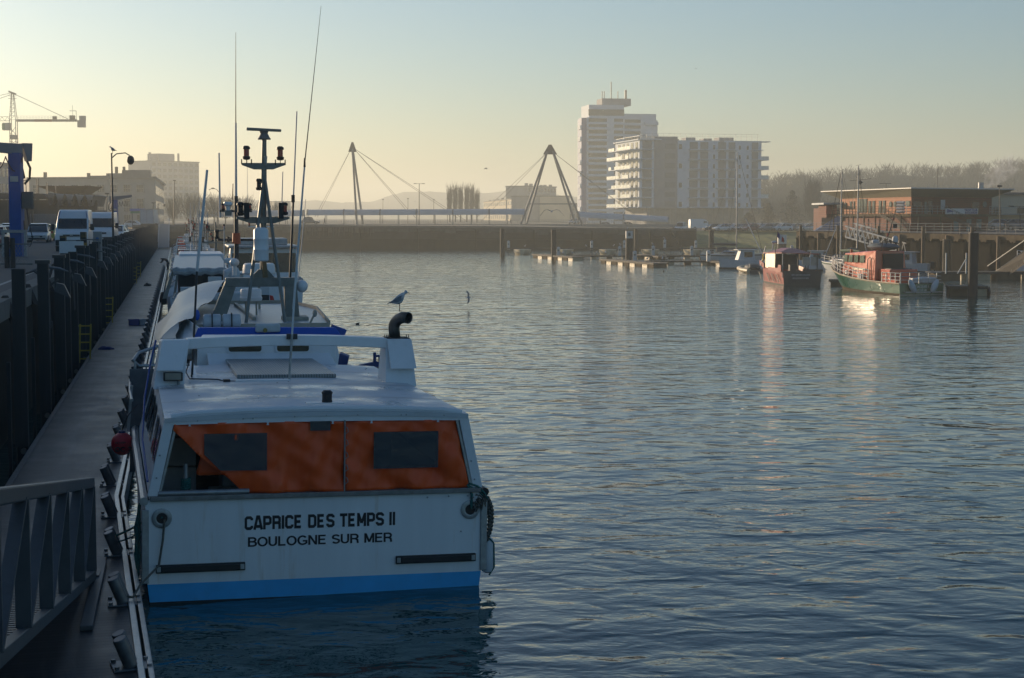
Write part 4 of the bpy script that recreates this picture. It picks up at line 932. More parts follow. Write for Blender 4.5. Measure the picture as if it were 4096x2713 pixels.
MB().bar((tx(318),0,jz),(tx(318),0,tz(443)),.12,.12).bar((tx(318),0,tz(444)),(tx(292),0,tz(444)),.15,.15).bar((tx(304),0,jz),(tx(304),0,tz(422)),.08,.08).build('small_mast',m_dark,tc)
mb=MB().bar((0,0,tp-.6),(tx(285),0,jz+.3),.16,.16); mb.bar((0,0,tp-.4),(tx(-160),0,tz(420)),.12,.12).bar((0,0,tp-.8),(tx(-160),0,tz(455)),.12,.12); mb.build('tie_bar',m_tc,tc)
mb=MB()
for i in range(12):
    x=tx(55)-i*1.7; mb.bar((x,0,jz-.3),(x-.85,0,jz+1.0),.09,.09).bar((x-.85,0,jz+1.0),(x-1.7,0,jz-.3),.09,.09)
mb.bar((tx(55),0,jz-.3),(tx(-220),0,jz-.3),.16,.16).bar((tx(55),0,jz+1.0),(tx(-220),0,jz+1.0),.12,.12); mb.build('jib',m_tc,tc)
MB().box(tx(27),tx(56),-1.0,.6,tz(522),tz(492)).build('cab',mat('crane_cab',(.3,.36,.34),.4),tc,bevel=.1); MB().box(tx(26),tx(38),-1.04,-1.0,tz(519),tz(496)).build('cab_window',mat('green_glass',(.08,.3,.16),.2),tc)
# ------------------------------------------------------------ main boat (local: x right, y ahead, z up)
B=Frame(-3.08,25.48,14.9)
m_bw_=mat('boat_white',(.72,.74,.75),.42,var=.06,scale=1.2,bump=.04,bscale=14,dirt=(.45,.30,.14),dirt_amt=.5,stretch=(2.2,2.2,.22))
m_bclean=mat('boat_white_clean',(.70,.72,.74),.4,var=.05,scale=2,bump=.03,bscale=12,dirt=(.45,.45,.42),dirt_amt=.3)
m_roofp=mat('roof_paint',(.52,.55,.58),.42,rvar=.24,var=.14,scale=1.1,bump=.12,bscale=9,dirt=(.33,.36,.40),dirt_amt=.5)
m_bblue=mat('stripe_blue',(.03,.36,.72),.45,var=.1,scale=2,dirt=(.02,.25,.50),dirt_amt=.5)
m_anti=mat('antifouling',(.012,.016,.018),.6,var=.4,scale=3)
m_galum=mat('worn_aluminium',(.30,.32,.33),.4,metal=.5,var=.25,scale=7,bump=.06)
m_inter=mat('cabin_interior',(.10,.11,.12),.8,var=.3)
m_rustgal=mat('trim_grey',(.20,.20,.19),.6,metal=.2,var=.3,scale=6,dirt=(.22,.10,.04),dirt_amt=.6)
bt=thing('fishing_boat','white fishing boat with orange stern tarpaulins and black name lettering, nearest boat','boat',B.w(0,0,0),0); bt.rotation_euler=(0,R(.9),B.a)
US=[0,1.5,3,4.5,6,7.5,9,10.5,11.6,12.4]; BS=[2.69,2.67,2.65,2.63,2.62,2.58,2.44,1.8,.95,.06]; SH=[1.60,1.60,1.61,1.63,1.68,1.78,1.92,2.12,2.3,2.45]
def strip(z0s,z1s,k0,k1,mt_,nm,par,stern=True,n=len(US)):
    mb=MB(); L=[];Rr=[]
    for i in range(n):
        L.append([(-BS[i]*k1,US[i],z1s[i]),(-BS[i]*k0,US[i],z0s[i])]); Rr.append([(BS[i]*k0,US[i],z0s[i]),(BS[i]*k1,US[i],z1s[i])])
    mb.loft(L,closed=False,cap=False).loft(Rr,closed=False,cap=False)
    if stern: mb.quad(L[0][1],Rr[0][0],Rr[0][1],L[0][0])
    return mb.build(nm,mt_,par,smooth=True)
z0=[0]*10
hull=strip([.28]*10,SH,.988,1.0,m_bw_,'hull',bt)
strip([0]*10,[.28]*10,.975,.988,m_bblue,'waterline_stripe',bt)
strip([-.7]*10,[0]*10,.90,.975,m_anti,'hull_bottom',bt)
# rubbing strake and gunwale guard
for s in (-1,1):
    MB().tube([(s*(b+.02),u,z-.02) for b,u,z in zip(BS[:9],US[:9],SH[:9])],[.07]*9,8).build('rubbing_strake',m_galum if s<0 else m_black,bt,smooth=True)
    MB().box(s*2.69-.055,s*2.69+.055,-.03,.05,.30,1.45).build('corner_guard',m_galum,bt,bevel=.01)
# stern fittings
led=MB().box(-2.62,2.62,-.07,.1,1.585,1.66).build('stern_ledge',m_rustgal,bt,bevel=.012)
MB().cyl((-2.5,-.0,1.70),(-1.1,-.0,1.70),.045,.045,12).build('stern_roller',m_steel,bt,smooth=True)
for s,x0,x1 in ((-1,-2.53,-1.16),(1,1.24,2.56)):
    MB().box(x0,x1,-.05,-.0,.455,.585).box(x0+.08,x1-.08,-.085,-.05,.475,.565).build('rubber_fender_strip',m_black,bt,bevel=.01)
    for x in (x0+.045,x1-.045): MB().box(x-.03,x+.03,-.06,-.05,.48,.56).build('strip_end_plate',m_galum,bt)
for x,z in ((-2.44,1.315),(2.46,1.30)):
    ring=[(cos(2*PI*i/20),sin(2*PI*i/20)) for i in range(20)]
    mb=MB()
    prof=[(.155,-.004),(.155,-.02),(.105,-.035),(.085,-.03),(.08,.08)]
    vs=[[(x+r*c,y,z+r*s_) for c,s_ in ring] for r,y in prof]; mb.loft(vs,cap=False)
    f=mb.build('fairlead',m_galum,bt,smooth=True); MB().cyl((x,.0,z),(x,.0-.012,z),.084,.084,20).build('fairlead_hole',m_black,f)
    for k in range(5): a=2*PI*k/5; MB().cyl((x+.13*cos(a),-.03,z+.13*sin(a)),(x+.13*cos(a),-.04,z+.13*sin(a)),.012,.012,6).build('bolt',m_steel,f)
for x,z in ((-1.9,2.83),(-1.2,2.85),(-1.05,2.85),(-.4,2.87),(.1,2.88),(.6,2.88),(1.3,2.87),(1.38,2.87),(2.0,2.85),(1.75,1.52),(2.1,1.53),(2.42,1.53),(2.31,.95),(-2.47,2.3),(-2.52,1.95),(2.52,1.8),(2.46,2.1)):
    MB().blob((x,-.02 if z<1.6 else -.045,z),.014,.012,.014,8,6).build('bolt_head',m_galum,bt)
# shelter: posts, header, side walls, roof
for s in (-1,1):
    MB().hexa([(s*2.66,-.03,1.66),(s*2.50,-.03,1.66),(s*2.50,.06,1.66),(s*2.66,.06,1.66),(s*2.40,-.03,2.86),(s*2.24,-.03,2.86),(s*2.24,.06,2.86),(s*2.40,.06,2.86)]).build('stern_post',m_bclean,bt,bevel=.012)
    MB().hexa([(s*2.50,-.015,1.66),(s*2.46,-.015,1.66),(s*2.46,.05,1.66),(s*2.50,.05,1.66),(s*2.24,-.015,2.78),(s*2.20,-.015,2.78),(s*2.20,.05,2.78),(s*2.24,.05,2.78)]).build('opening_trim',m_galum,bt)
NV=14
def zr(u): return 2.87+.012*u
def hw(u): return 2.40-.025*u
def roofp(t,u,dz=0): v=hw(u)*(2*t-1); return (v,u,zr(u)+.07*(1-(2*t-1)**2)+dz)
mb=MB(); US2=[-.05,1.2,2.5,4,5.5,7.6]
top=[[roofp(i/NV,u) for i in range(NV+1)] for u in US2]; bot=[[roofp(i/NV,u,-.07) for i in range(NV+1)][::-1] for u in US2]
mb.loft([a+b for a,b in zip(top,bot)]); mb.build('roof',m_roofp,bt,smooth=True)
for u_ in (1.9,3.9,6.1): MB().loft([[roofp(i/NV,u_-.015,.006) for i in range(NV+1)],[roofp(i/NV,u_+.015,.006) for i in range(NV+1)]],closed=False,cap=False).build('roof_seam',m_galum,bt,fix=False)
rs_=random.Random(11)
for k in range(16):
    t_=rs_.uniform(.06,.94); u_=rs_.uniform(.3,7); q_=roofp(t_,u_,.004); MB().cyl(q_,(q_[0],q_[1],q_[2]+.006),rs_.uniform(.008,.02),rs_.uniform(.006,.015),6).build('rivet',m_dark,bt)
hd=MB()
hd.loft([[ (v:=2.27*(2*i/NV-1), -.035, 2.765+.02*(1-(2*i/NV-1)**2)) for i in range(NV+1)],[(2.38*(2*i/NV-1),-.035,2.85+.07*(1-(2*i/NV-1)**2)) for i in range(NV+1)]],closed=False,cap=False)
hd.build('header',m_bclean,bt,fix=False)
lip=MB(); lip.tube([(2.30*(2*i/16-1),.02,2.91+.07*(1-(2*i/16-1)**2)-(0 if 0<i<16 else .03)) for i in range(17)],[.05]*17,8); lip.build('roof_lip',m_bclean,bt,smooth=True)
MB().bar((-.15,.5,3.02),(.45,.5,3.02),.25,.02).build('light_plate',m_bclean,bt)
nl=MB().lathe([(.075,0),(.085,.01),(.085,.05),(.08,.055),(.08,.15),(.09,.16),(.09,.18),(.06,.21)],14,(.19,.5,3.01)).build('navigation_light',m_black,bt,smooth=True)
for s in (-1,1):
    mb=MB()
    for i in range(5):
        def wp(i,top): u=US[i]+(.02 if i==0 else 0); b=BS[i]-.06; return (s*b,u,SH[i]) if not top else (s*(hw(u)-.01),u,zr(u)-.06)
        mb.quad(wp(i,0),wp(i+1,0),wp(i+1,1),wp(i,1))
    wl=mb.build('shelter_side',m_bclean,bt,fix=False)
    for u0,u1 in ((.5,1.25),(1.55,2.3),(3.1,4.0),(4.4,5.3),(5.7,6.6)):
        def sp(u,t):
            b=BS[0]+(2.63-BS[0])*min(1,u/4)-.06; x=b+(hw(u)-b)*t; z=1.62+(zr(u)-.06-1.62)*t; return (s*(x+.015),u,z)
        MB().quad(sp(u0,.38),sp(u1,.38),sp(u1,.86),sp(u0,.86)).build('side_window',m_dkglass,bt,fix=False)
    if s<0: MB().tube([(s*(2.63),.6,1.8),(s*2.62,3.0,2.15),(s*2.52,4.6,2.7),(s*2.40,5.0,3.3),(s*2.3,5.1,3.7)],.018,6).build('blue_pipe',m_cblue,bt,smooth=True)
# interior
MB().quad((-2.55,.05,.8),(2.55,.05,.8),(2.6,7.5,.9),(-2.6,7.5,.9)).build('deck',m_inter,bt,fix=False)
MB().box(-2.7,2.7,7.5,7.56,.9,2.95).build('bulkhead',m_inter,bt)
MB().box(-2.4,-1.75,2.0,2.8,.8,1.35).box(-2.42,-1.78,1.98,2.78,1.37,1.8).box(-2.4,-1.78,2.0,2.8,1.82,2.3).build('fish_box_stack',m_crw,bt,bevel=.02)
MB().box(-1.6,-.95,1.2,1.8,.8,1.5).box(-1.35,-.7,1.9,2.5,.8,1.95).box(-1.3,-.5,2.6,3.2,.8,2.2).build('fish_box_stack',m_crw,bt,bevel=.02)
pp=MB().cyl((-2.06,.25,.8),(-2.06,.25,2.12),.038,.038,14).build('mooring_post',m_steel,bt,smooth=True)
# orange tarpaulins with soft folds and clear windows
def tarp_mat():
    m=bpy.data.materials.new('orange_tarpaulin'); m.use_nodes=True; n=m.node_tree; b=n.nodes['Principled BSDF']; L=n.links.new; N=n.nodes.new
    b.inputs['Roughness'].default_value=.5; tc=N('ShaderNodeTexCoord'); mp=N('ShaderNodeMapping'); mp.inputs['Rotation'].default_value=(0,R(-32),0); mp.inputs['Scale'].default_value=(2.6,1,.55)
    L(tc.outputs['Object'],mp.inputs[0]); z=N('ShaderNodeTexNoise'); z.inputs['Scale'].default_value=1.3; z.inputs['Detail'].default_value=1.5; L(mp.outputs[0],z.inputs['Vector'])
    mx=N('ShaderNodeMix'); mx.data_type='RGBA'; mx.inputs[6].default_value=(.74,.075,.004,1); mx.inputs[7].default_value=(.80,.095,.007,1); L(z.outputs[0],mx.inputs[0]); L(mx.outputs[2],b.inputs['Base Color'])
    bp=N('ShaderNodeBump'); bp.inputs['Strength'].default_value=1; bp.inputs['Distance'].default_value=.09; L(z.outputs[0],bp.inputs['Height']); L(bp.outputs[0],b.inputs['Normal']); return m
m_tarp=tarp_mat()
def tarp(xl,xr,zb,zt,cut=None,hole=None,seed=1,NX=60,NZ=26):
    mb=MB(); r=random.Random(seed); idx={}
    def pt(i,j):
        t=i/NX; s_=j/NZ; zt_=zt(t); zb_=zb(t); x=xl(s_)+(xr(s_)-xl(s_))*t; z=zb_+(zt_-zb_)*s_
        if cut:
            xc=cut(z)
            if x<xc: x=xc
        y=-.005+.030*sin(x*7+z*5+seed)+.014*sin(x*17-z*9)+.010*sin(9*(x*.7+z)+seed)+.006*sin(21*(x*.6+z))+.010*sin(z*14+x*3)*(1-s_)+.02*(1-s_)*sin(x*11)
        return (x,y,z)
    for i in range(NX):
        for j in range(NZ):
            a,b,c,d=pt(i,j),pt(i+1,j),pt(i+1,j+1),pt(i,j+1)
            if cut and max(b[0]-a[0],c[0]-d[0])<.0005: continue
            cx,cz=(a[0]+c[0])/2,(a[2]+c[2])/2
            if hole and any(h[0]<cx<h[1] and h[2]<cz<h[3] for h in hole): continue
            mb.quad(a,b,c,d)
    return mb
cut=lambda z: -2.27+(2.66-z)*1.10 + .02*sin((2.78-z)*9)
T1=tarp(lambda s:-2.52+.27*s,lambda s:.385,lambda t:1.665,lambda t:2.775+.02*(1-(2*t-1)**2),cut,[(-.14,.15,2.66,2.77)],1)
o=T1.build('tarpaulin',m_tarp,bt,smooth=True,fix=False); o['label']='orange tarpaulin with its lower corner pulled back'
bm=bmesh.new(); bm.from_mesh(o.data); bmesh.ops.remove_doubles(bm,verts=bm.verts[:],dist=.0015); bm.to_mesh(o.data); bm.free(); o.data.shade_smooth()
so_=o.modifiers.new('hem','SOLIDIFY'); so_.thickness=.006
T2=tarp(lambda s:.41,lambda s:2.44-.24*s,lambda t:1.665,lambda t:2.78,None,[(.89,1.88,2.03,2.58)],4)
o=T2.build('tarpaulin',m_tarp,bt,smooth=True,fix=False); bm=bmesh.new(); bm.from_mesh(o.data); bmesh.ops.remove_doubles(bm,verts=bm.verts[:],dist=.0015); bm.to_mesh(o.data); bm.free(); o.data.shade_smooth()
so_=o.modifiers.new('hem','SOLIDIFY'); so_.thickness=.006
def clearm():
    m=bpy.data.materials.new('clear_vinyl'); m.use_nodes=True; n=m.node_tree; b=n.nodes['Principled BSDF']
    b.inputs['Base Color'].default_value=(.05,.06,.075,1); b.inputs['Roughness'].default_value=.22; b.inputs['Alpha'].default_value=.72
    tc=n.nodes.new('ShaderNodeTexCoord'); z=n.nodes.new('ShaderNodeTexNoise'); z.inputs['Scale'].default_value=4; n.links.new(tc.outputs['Object'],z.inputs['Vector']); bp=n.nodes.new('ShaderNodeBump'); bp.inputs['Strength'].default_value=.3; bp.inputs['Distance'].default_value=.05
    n.links.new(z.outputs[0],bp.inputs['Height']); n.links.new(bp.outputs[0],b.inputs['Normal']); return m
m_clr=clearm()
MB().slab([(-1.80,-.052,2.30),(-1.55,-.052,2.04),(-.83,-.052,2.03),(-.83,-.052,2.62),(-1.80,-.052,2.62)],(0,.004,0)).build('clear_window',m_clr,bt)
for x0,x1,z0_,z1_ in ((.86,1.91,2.01,2.60),(-.155,.165,2.64,2.79)):
    MB().box(x0,x1,-.052,-.048,z0_,z1_).build('clear_window',m_clr,bt)
MB().cyl((.395,-.05,1.66),(.395,-.05,2.8),.012,.012,8).build('centre_rod',m_steel,bt)
for k in range(5): 
    z_=1.78+k*.2; MB().tube([(.40,-.06,z_),(.45,-.07,z_+.04),(.43,-.07,z_+.1),(.39,-.06,z_+.12)],.006,5).build('lacing',m_steel,bt)
for x in (-2.02,-.82,.2,.82,1.9): MB().slab([(x-.022,-.05,2.745),(x+.022,-.05,2.745),(x+.01,-.05,2.765),(x+.02,-.05,2.79),(x-.02,-.05,2.79),(x-.01,-.05,2.765)],(0,-.01,0)).build('clip',m_bclean,bt)
# orange oilskin hanging behind the left window
MB().hexa([(-1.9,.35,1.9),(-1.25,.35,1.9),(-1.25,.5,1.9),(-1.9,.5,1.9),(-1.75,.35,2.45),(-1.5,.35,2.62),(-1.5,.5,2.62),(-1.75,.5,2.45)]).build('oilskin',m_tarp,bt,bevel=.06)
# name lettering: block capitals with cut corners, then plain capitals
m_ink=mat('black_lettering',(.006,.007,.012),.5,var=.1)
def ribbon(mb,pts,w,ox,oz,sx,sz,y):
    n=len(pts); closed=pts[0]==pts[-1]; P2=[Vector((p[0],p[1])) for p in pts]
    Ls=[];Rs=[]
    for i in range(n):
        if closed: a=P2[(i-1)%(n-1)]; b=P2[i%(n-1)]; c=P2[(i+1)%(n-1)]
        else: a=P2[max(0,i-1)]; b=P2[i]; c=P2[min(n-1,i+1)]
        d1=(b-a).normalized() if (b-a).length>0 else (c-b).normalized(); d2=(c-b).normalized() if (c-b).length>0 else d1
        t=(d1+d2).normalized(); nn=Vector((-t.y,t.x)); k=w/2/max(.35,nn.dot(Vector((-d1.y,d1.x))))
        Ls.append(b+nn*k); Rs.append(b-nn*k)
    for i in range(n-1):
        q=[Ls[i],Ls[i+1],Rs[i+1],Rs[i]]; mb.slab([(ox+p.x*sx,y,oz+p.y*sz) for p in q],(0,-.002,0))
GLY={'C':[[(.62,.70),(.62,.80),(.50,.90),(.22,.90),(.11,.80),(.11,.20),(.22,.10),(.50,.10),(.62,.20),(.62,.30)]],
'A':[[(.06,0),(.30,.95),(.44,.95),(.68,0)],[(.18,.24),(.56,.24)]],
'P':[[(.11,0),(.11,.90),(.50,.90),(.62,.80),(.62,.50),(.50,.42),(.15,.42)]],
'R':[[(.11,0),(.11,.90),(.50,.90),(.62,.80),(.62,.55),(.50,.47),(.15,.47)],[(.50,.47),(.62,.38),(.62,0)]],
'I':[[(.12,0),(.12,1)]],'E':[[(.58,.90),(.11,.90),(.11,.10),(.58,.10)],[(.11,.50),(.52,.50)]],
'D':[[(.11,.10),(.11,.90),(.48,.90),(.62,.78),(.62,.22),(.48,.10),(.04,.10)]],
'S':[[(.62,.72),(.62,.80),(.50,.90),(.22,.90),(.11,.80),(.11,.62),(.22,.52),(.50,.48),(.62,.38),(.62,.20),(.50,.10),(.22,.10),(.11,.20),(.11,.28)]],
'T':[[(0,.90),(.66,.90)],[(.33,0),(.33,.90)]],'M':[[(.11,0),(.11,1)],[(.11,.95),(.40,.25)],[(.69,.95),(.40,.25)],[(.69,0),(.69,1)]]}
WID={'I':.30,'M':.86,'T':.72,' ':.40}
s='CAPRICE DES TEMPS II'; tw=sum(WID.get(c,.79) for c in s); x=-1.17; sx=2.41/tw
for c in s:
    if c!=' ':
        mb=MB()
        for pl in GLY[c]: ribbon(mb,pl,.215,x,1.085,sx,.215,-.002)
        mb.build('name_letter',m_ink,bt,fix=False)
    x+=WID.get(c,.79)*sx
def arc(cx,cz,rx,rz,a0,a1,n=8): return [(cx+rx*cos(R(a0+(a1-a0)*i/n)),cz+rz*sin(R(a0+(a1-a0)*i/n))) for i in range(n+1)]
G2={'B':[[(.10,.09),(.10,.91),(.42,.91)]+arc(.42,.715,.19,.195,90,-90,6)+[(.12,.52)],[(.42,.52)]+arc(.44,.305,.21,.215,90,-90,6)+[(.02,.09)]],
'O':[arc(.42,.5,.33,.42,0,360,20)],'U':[[(.10,1),(.10,.36)]+arc(.36,.34,.26,.26,180,360,8)+[(.62,.36),(.62,1)]],
'L':[[(.10,1),(.10,.09),(.60,.09)]],'G':[arc(.42,.5,.33,.42,40,270,14)+[(.60,.13),(.73,.22),(.73,.43),(.44,.43)]],
'N':[[(.10,0),(.10,1)],[(.14,.93),(.60,.07)],[(.64,0),(.64,1)]],'E':[[(.62,.91),(.10,.91),(.10,.09),(.62,.09)],[(.10,.52),(.57,.52)]],
'S':[arc(.36,.70,.25,.21,20,180,7)+[(.13,.60),(.30,.53),(.45,.47),(.60,.38)]+arc(.36,.29,.25,.20,20,-160,8)],
'R':[[(.10,0),(.10,.91),(.42,.91)]+arc(.42,.69,.20,.22,90,-90,6)+[(.12,.47)],[(.42,.47),(.60,.36),(.64,0)]],
'M':[[(.10,0),(.10,1)],[(.13,.95),(.42,.08)],[(.71,.95),(.42,.08)],[(.74,0),(.74,1)]]}
W2={' ':.38,'O':.86,'G':.86,'M':.86,'L':.66,'E':.70,'S':.72,'U':.76,'N':.78,'B':.74,'R':.76}
s='BOULOGNE SUR MER'; tw=sum(W2[c] for c in s); x=-1.12; sx=2.31/tw
for c in s:
    if c!=' ':
        mb=MB()
        for pl in G2[c]: ribbon(mb,pl,.165,x,.815,sx,.155,-.002)
        mb.build('port_letter',m_ink,bt,fix=False)
    x+=W2[c]*sx
# roof gear: arch with box legs, exhaust, hatch, wheelhouse
for s,xb,xt in ((-1,(-2.38,-1.84),(-2.22,-1.72)),(1,(1.87,2.46),(1.93,2.40))):
    z0_=2.86
    lg=MB().hexa([(xb[0],4.4,z0_),(xb[1],4.4,z0_),(xb[1],5.3,z0_),(xb[0],5.3,z0_),(xt[0],4.75,3.71),(xt[1],4.75,3.71),(xt[1],5.25,3.71),(xt[0],5.25,3.71)]).build('arch_leg',m_bclean,bt,bevel=.015)
    a,b_=(xb[0]+.08,xb[1]+.0) if s<0 else (xb[0]+.11,xb[1]+.01)
    MB().slab([(a-.02,4.36,3.20),(b_-.02,4.36,3.20),(xt[1]+.01,4.68,3.72),(xt[0]+.01,4.68,3.72)],(0,.06,.02)).build('hood_plate',m_bclean,lg,bevel=.01)
    if s<0:
        MB().box(-2.20,-1.86,4.30,4.45,3.02,3.17).build('floodlight',m_black,lg,bevel=.01); MB().box(-2.17,-1.89,4.28,4.31,3.045,3.165).build('lamp_glass',mat('dull_lamp_glass',(.22,.21,.17),.3),lg); MB().cyl((-1.93,4.38,2.9),(-1.93,4.38,3.02),.025,.025,8).build('bracket',m_galum,lg)
nb=16; mb=MB()
def bm_(t,dz,y): x=-1.76+3.72*t; return (x,y,3.555+dz+.06*(1-(2*t-1)**2))
mb.loft([[bm_(t/nb,0,4.72),bm_(t/nb,.0,5.1),bm_(t/nb,.19,5.1),bm_(t/nb,.19,4.72)] for t in range(nb+1)]); mb.build('arch_beam',m_bclean,bt,smooth=True,bevel=.02)
m_exh=mat('stained_steel',(.13,.12,.11),.42,metal=.7,var=.35,scale=4,dirt=(.09,.055,.035),dirt_amt=.6,stretch=(1,1,.4))
ex=[(2.15,5.0,3.72),(2.13,5.0,3.93)]+[(2.13+.17*(1-cos(a)),5.0-.24*(1-cos(a)),3.93+.21*sin(a)) for a in [R(12*i) for i in range(1,10)]]
e=MB().tube(ex,[.108]*2+[.108]*9,20,cap=False).build('exhaust_pipe',m_exh,bt,smooth=True,fix=False)
mo=e.modifiers.new('wall','SOLIDIFY'); mo.thickness=.008
MB().cyl(ex[-3],ex[-4],.095,.095,16).build('exhaust_inside',m_black,bt)
MB().box(1.95,2.40,4.8,5.22,3.71,3.75).build('exhaust_flange',m_rusty,bt,bevel=.005)
for x in (1.96,2.0,2.03,2.38,2.42): MB().cyl((x-.03,4.85,3.73),(x-.04,4.85,3.81),.008,.008,6).build('stud',m_rusty,bt)
m_tread=bands('tread_plate',(.22,.23,.23),(.30,.31,.31),'X',.05,.4,.2,.2,9,.5)
MB().hexa([(-.83,4.95,2.99),(1.02,4.95,2.99),(1.0,8.0,3.02),(-.78,8.0,3.02),(-.83,4.95,3.06),(1.02,4.95,3.06),(1.0,8.0,3.10),(-.78,8.0,3.10)]).build('hatch_cover',m_tread,bt,bevel=.01)
wh=MB().hexa([(-1.35,8.2,2.3),(1.55,8.2,2.3),(1.4,10.2,2.4),(-1.2,10.2,2.4),(-1.33,8.25,3.45),(1.53,8.25,3.45),(1.3,10.1,3.45),(-1.1,10.1,3.45)]).build('wheelhouse',m_bclean,bt,bevel=.03)
MB().slab([(-1.12,7.75,2.9),(1.52,7.75,2.9),(1.38,8.19,3.19),(-1.14,8.19,3.19)],(0,.3,0)).build('cabin_step',m_bclean,bt,bevel=.02)
for x0,x1 in ((-.70,-.03),(.29,.95)):
    pts=[]
    for cx,cz,a0 in ((x1-.05,3.33,0),(x0+.05,3.33,90),(x0+.05,3.28,180),(x1-.05,3.28,270)):
        for k in range(4): a=R(a0+k*30); pts.append((cx+.05*cos(a),8.215,cz+.05*sin(a)))
    f=MB().slab([(p[0]*1.0+(p[0]-(x0+x1)/2)*.1,8.225,p[2]+(p[2]-3.305)*.5) for p in pts],(0,-.02,0)).build('window_frame',m_bclean,bt); MB().slab(pts,(0,-.02,0)).build('window_pane',mat('amber_glass',(.05,.04,.02),.1),f)
wi=MB().tube([(-1.65,5.5,3.3),(-1.75,5.2,3.1),(-1.7,4.9,3.0),(-1.2,4.75,3.0),(-1.05,4.6,2.96)],.012,6); wi.tube([(-1.05,4.55,2.99),(-.8,4.52,2.985),(-.55,4.5,2.985)],.008,5); wi.build('cable',m_black,bt)
MB().box(-1.12,-1.0,4.45,4.6,2.97,3.02).build('junction_box',m_black,bt); MB().box(-.9,.1,4.45,4.62,2.97,3.01).build('trunking',m_bclean,bt,bevel=.01)
MB().slab([(-1.62,5.0,2.93),(-1.54,5.0,2.93),(-1.5,6.9,3.12),(-1.58,6.9,3.12)],(.0,0,.04)).build('guard_strip',m_bclean,bt)
def aerial(par,pts,r0,r1,m0,m1,split,name='whip_aerial'):
    p=[Vector(q) for q in pts]; q=p[0].lerp(p[1],split)
    a=MB().cyl(p[0],q,r0,r0,8).build('aerial_mount',m0,par,smooth=True); MB().cyl(q,p[1],r0*.8,r1,8).build('aerial_whip',m1,par,smooth=True); return a
m_whip=mat('fibreglass_white',(.55,.58,.6),.4,var=.05)
aerial(bt,[(.09,4.6,2.96),(.19,4.65,4.55)],.022,.02,m_galum,m_whip,.55)
# long white whip on the centre mount, tapering to a thin top
tp_=B.tr(1252,20,4.6); md=B.tr(1196,656,4.6); MB().cyl((.17,4.65,4.3),(md.x,4.65,md.z),.022,.017,8).build('aerial_whip',m_whip,bt,smooth=True); MB().cyl((md.x,4.65,md.z),(tp_.x,4.65,tp_.z),.011,.003,6).build('aerial_tip',m_dark,bt); MB().cyl((md.x,4.65,md.z-.05),(md.x,4.65,md.z+.12),.022,.012,8).build('aerial_ferrule',m_rusty,bt)
MB().box(.05,.25,4.66,4.71,3.74,3.84).build('aerial_clamp',m_dark,bt)
t1_=B.tr(805,684,5.5); j1=B.tr(771,1091,5.5); MB().cyl((-1.62,5.5,2.92),(j1.x,5.5,j1.z),.022,.02,8).build('aerial_mount',m_dark,bt,smooth=True); MB().cyl((j1.x,5.5,j1.z),(t1_.x,5.5,t1_.z),.028,.024,8).build('aerial_whip',m_whip,bt,smooth=True)
# bow gear seen beyond the roof: blue davit and box
m_navy=mat('navy_paint',(.015,.04,.17),.5,var=.15,scale=3)
MB().hexa([(1.69,9.05,2.87),(1.86,8.95,2.85),(1.93,9.2,2.87),(1.74,9.25,2.88),(1.72,9.05,3.11),(1.91,8.95,3.05),(1.97,9.2,3.07),(1.78,9.25,3.13)]).box(1.6,2.0,8.9,9.2,2.6,2.86).build('light_box',m_navy,bt,bevel=.015)
MB().slab([(1.9,8.85,2.6),(2.9,8.85,2.6),(2.9,8.85,2.82),(2.5,8.85,2.95),(2.15,8.85,2.88),(1.95,8.85,2.78)],(0,.15,0)).build('davit_base',m_navy,bt); MB().cyl((2.46,8.9,2.8),(2.46,8.9,3.14),.035,.035,10).bar((2.46,8.9,3.06),(2.75,8.9,3.08),.04,.05).build('davit',m_navy,bt)
MB().tube([(2.55,8.9,3.05),(2.56,8.9,2.96),(2.55,8.9,2.86)],.016,6).blob((2.55,8.9,2.85),.03,.03,.06,8,6).build('chain',m_dark,bt)
# bow rail on the port side by the pontoon
rl=[(-2.3,8.2,2.95),(-2.62,9.0,2.98),(-2.7,8.0,2.98),(-2.6,6.8,2.95)]
MB().tube([(-1.55,9.0,3.32),(-2.1,8.8,3.3),(-2.5,8.4,3.2),(-2.62,8.0,3.08),(-2.5,7.9,2.98),(-1.5,8.0,2.98)],.035,8).build('bow_rail',m_galum,bt,smooth=True)
MB().bar((-2.35,8.2,2.0),(-2.2,8.2,3.2),.05,.08).bar((-2.6,7.9,1.8),(-2.58,7.95,3.05),.05,.08).bar((-2.75,6.8,1.8),(-2.68,6.8,2.7),.05,.08).tube([(-2.72,5.5,2.55),(-2.72,6.6,2.6),(-2.68,7.8,2.7)],.03,8).build('rail_stanchion',m_galum,bt)
# ropes
m_rope=mat('green_rope',(.02,.12,.11),.9,var=.5,scale=40,bump=.8,bscale=60); m_rope2=mat('old_rope',(.10,.10,.085),.95,var=.4,scale=30,bump=.8,bscale=50); m_ropeb=mat('dark_rope',(.02,.022,.025),.9,var=.3)
def sag(a,b,s,n=12): a=Vector(a);b=Vector(b); return [a.lerp(b,i/n)+Vector((0,0,-s*4*(i/n)*(1-i/n))) for i in range(n+1)]
def bw(v,u,z): q=bt.matrix_basis@Vector((v,u,z)); return q
bpy.context.view_layer.update()
bol=[PF.w(-.1,u,.82) for u in (-9.0,-5.5,-2.0)]
def rope(nm,pts,r,m,label): o=MB().tube(pts,r,7).build(nm,m,smooth=True); tag(o,label,'rope'); return o
rope('mooring_rope',sag(bw(-2.06,.2,1.78),bol[1],.10),.019,m_rope,'green mooring rope from the post inside the stern to a pontoon bollard')
rope('mooring_rope',sag(bw(-2.44,-.03,1.33),PF.w(-.05,-5.5,.72),.05),.014,m_rope,'thin green rope from the left fairlead to the same bollard')
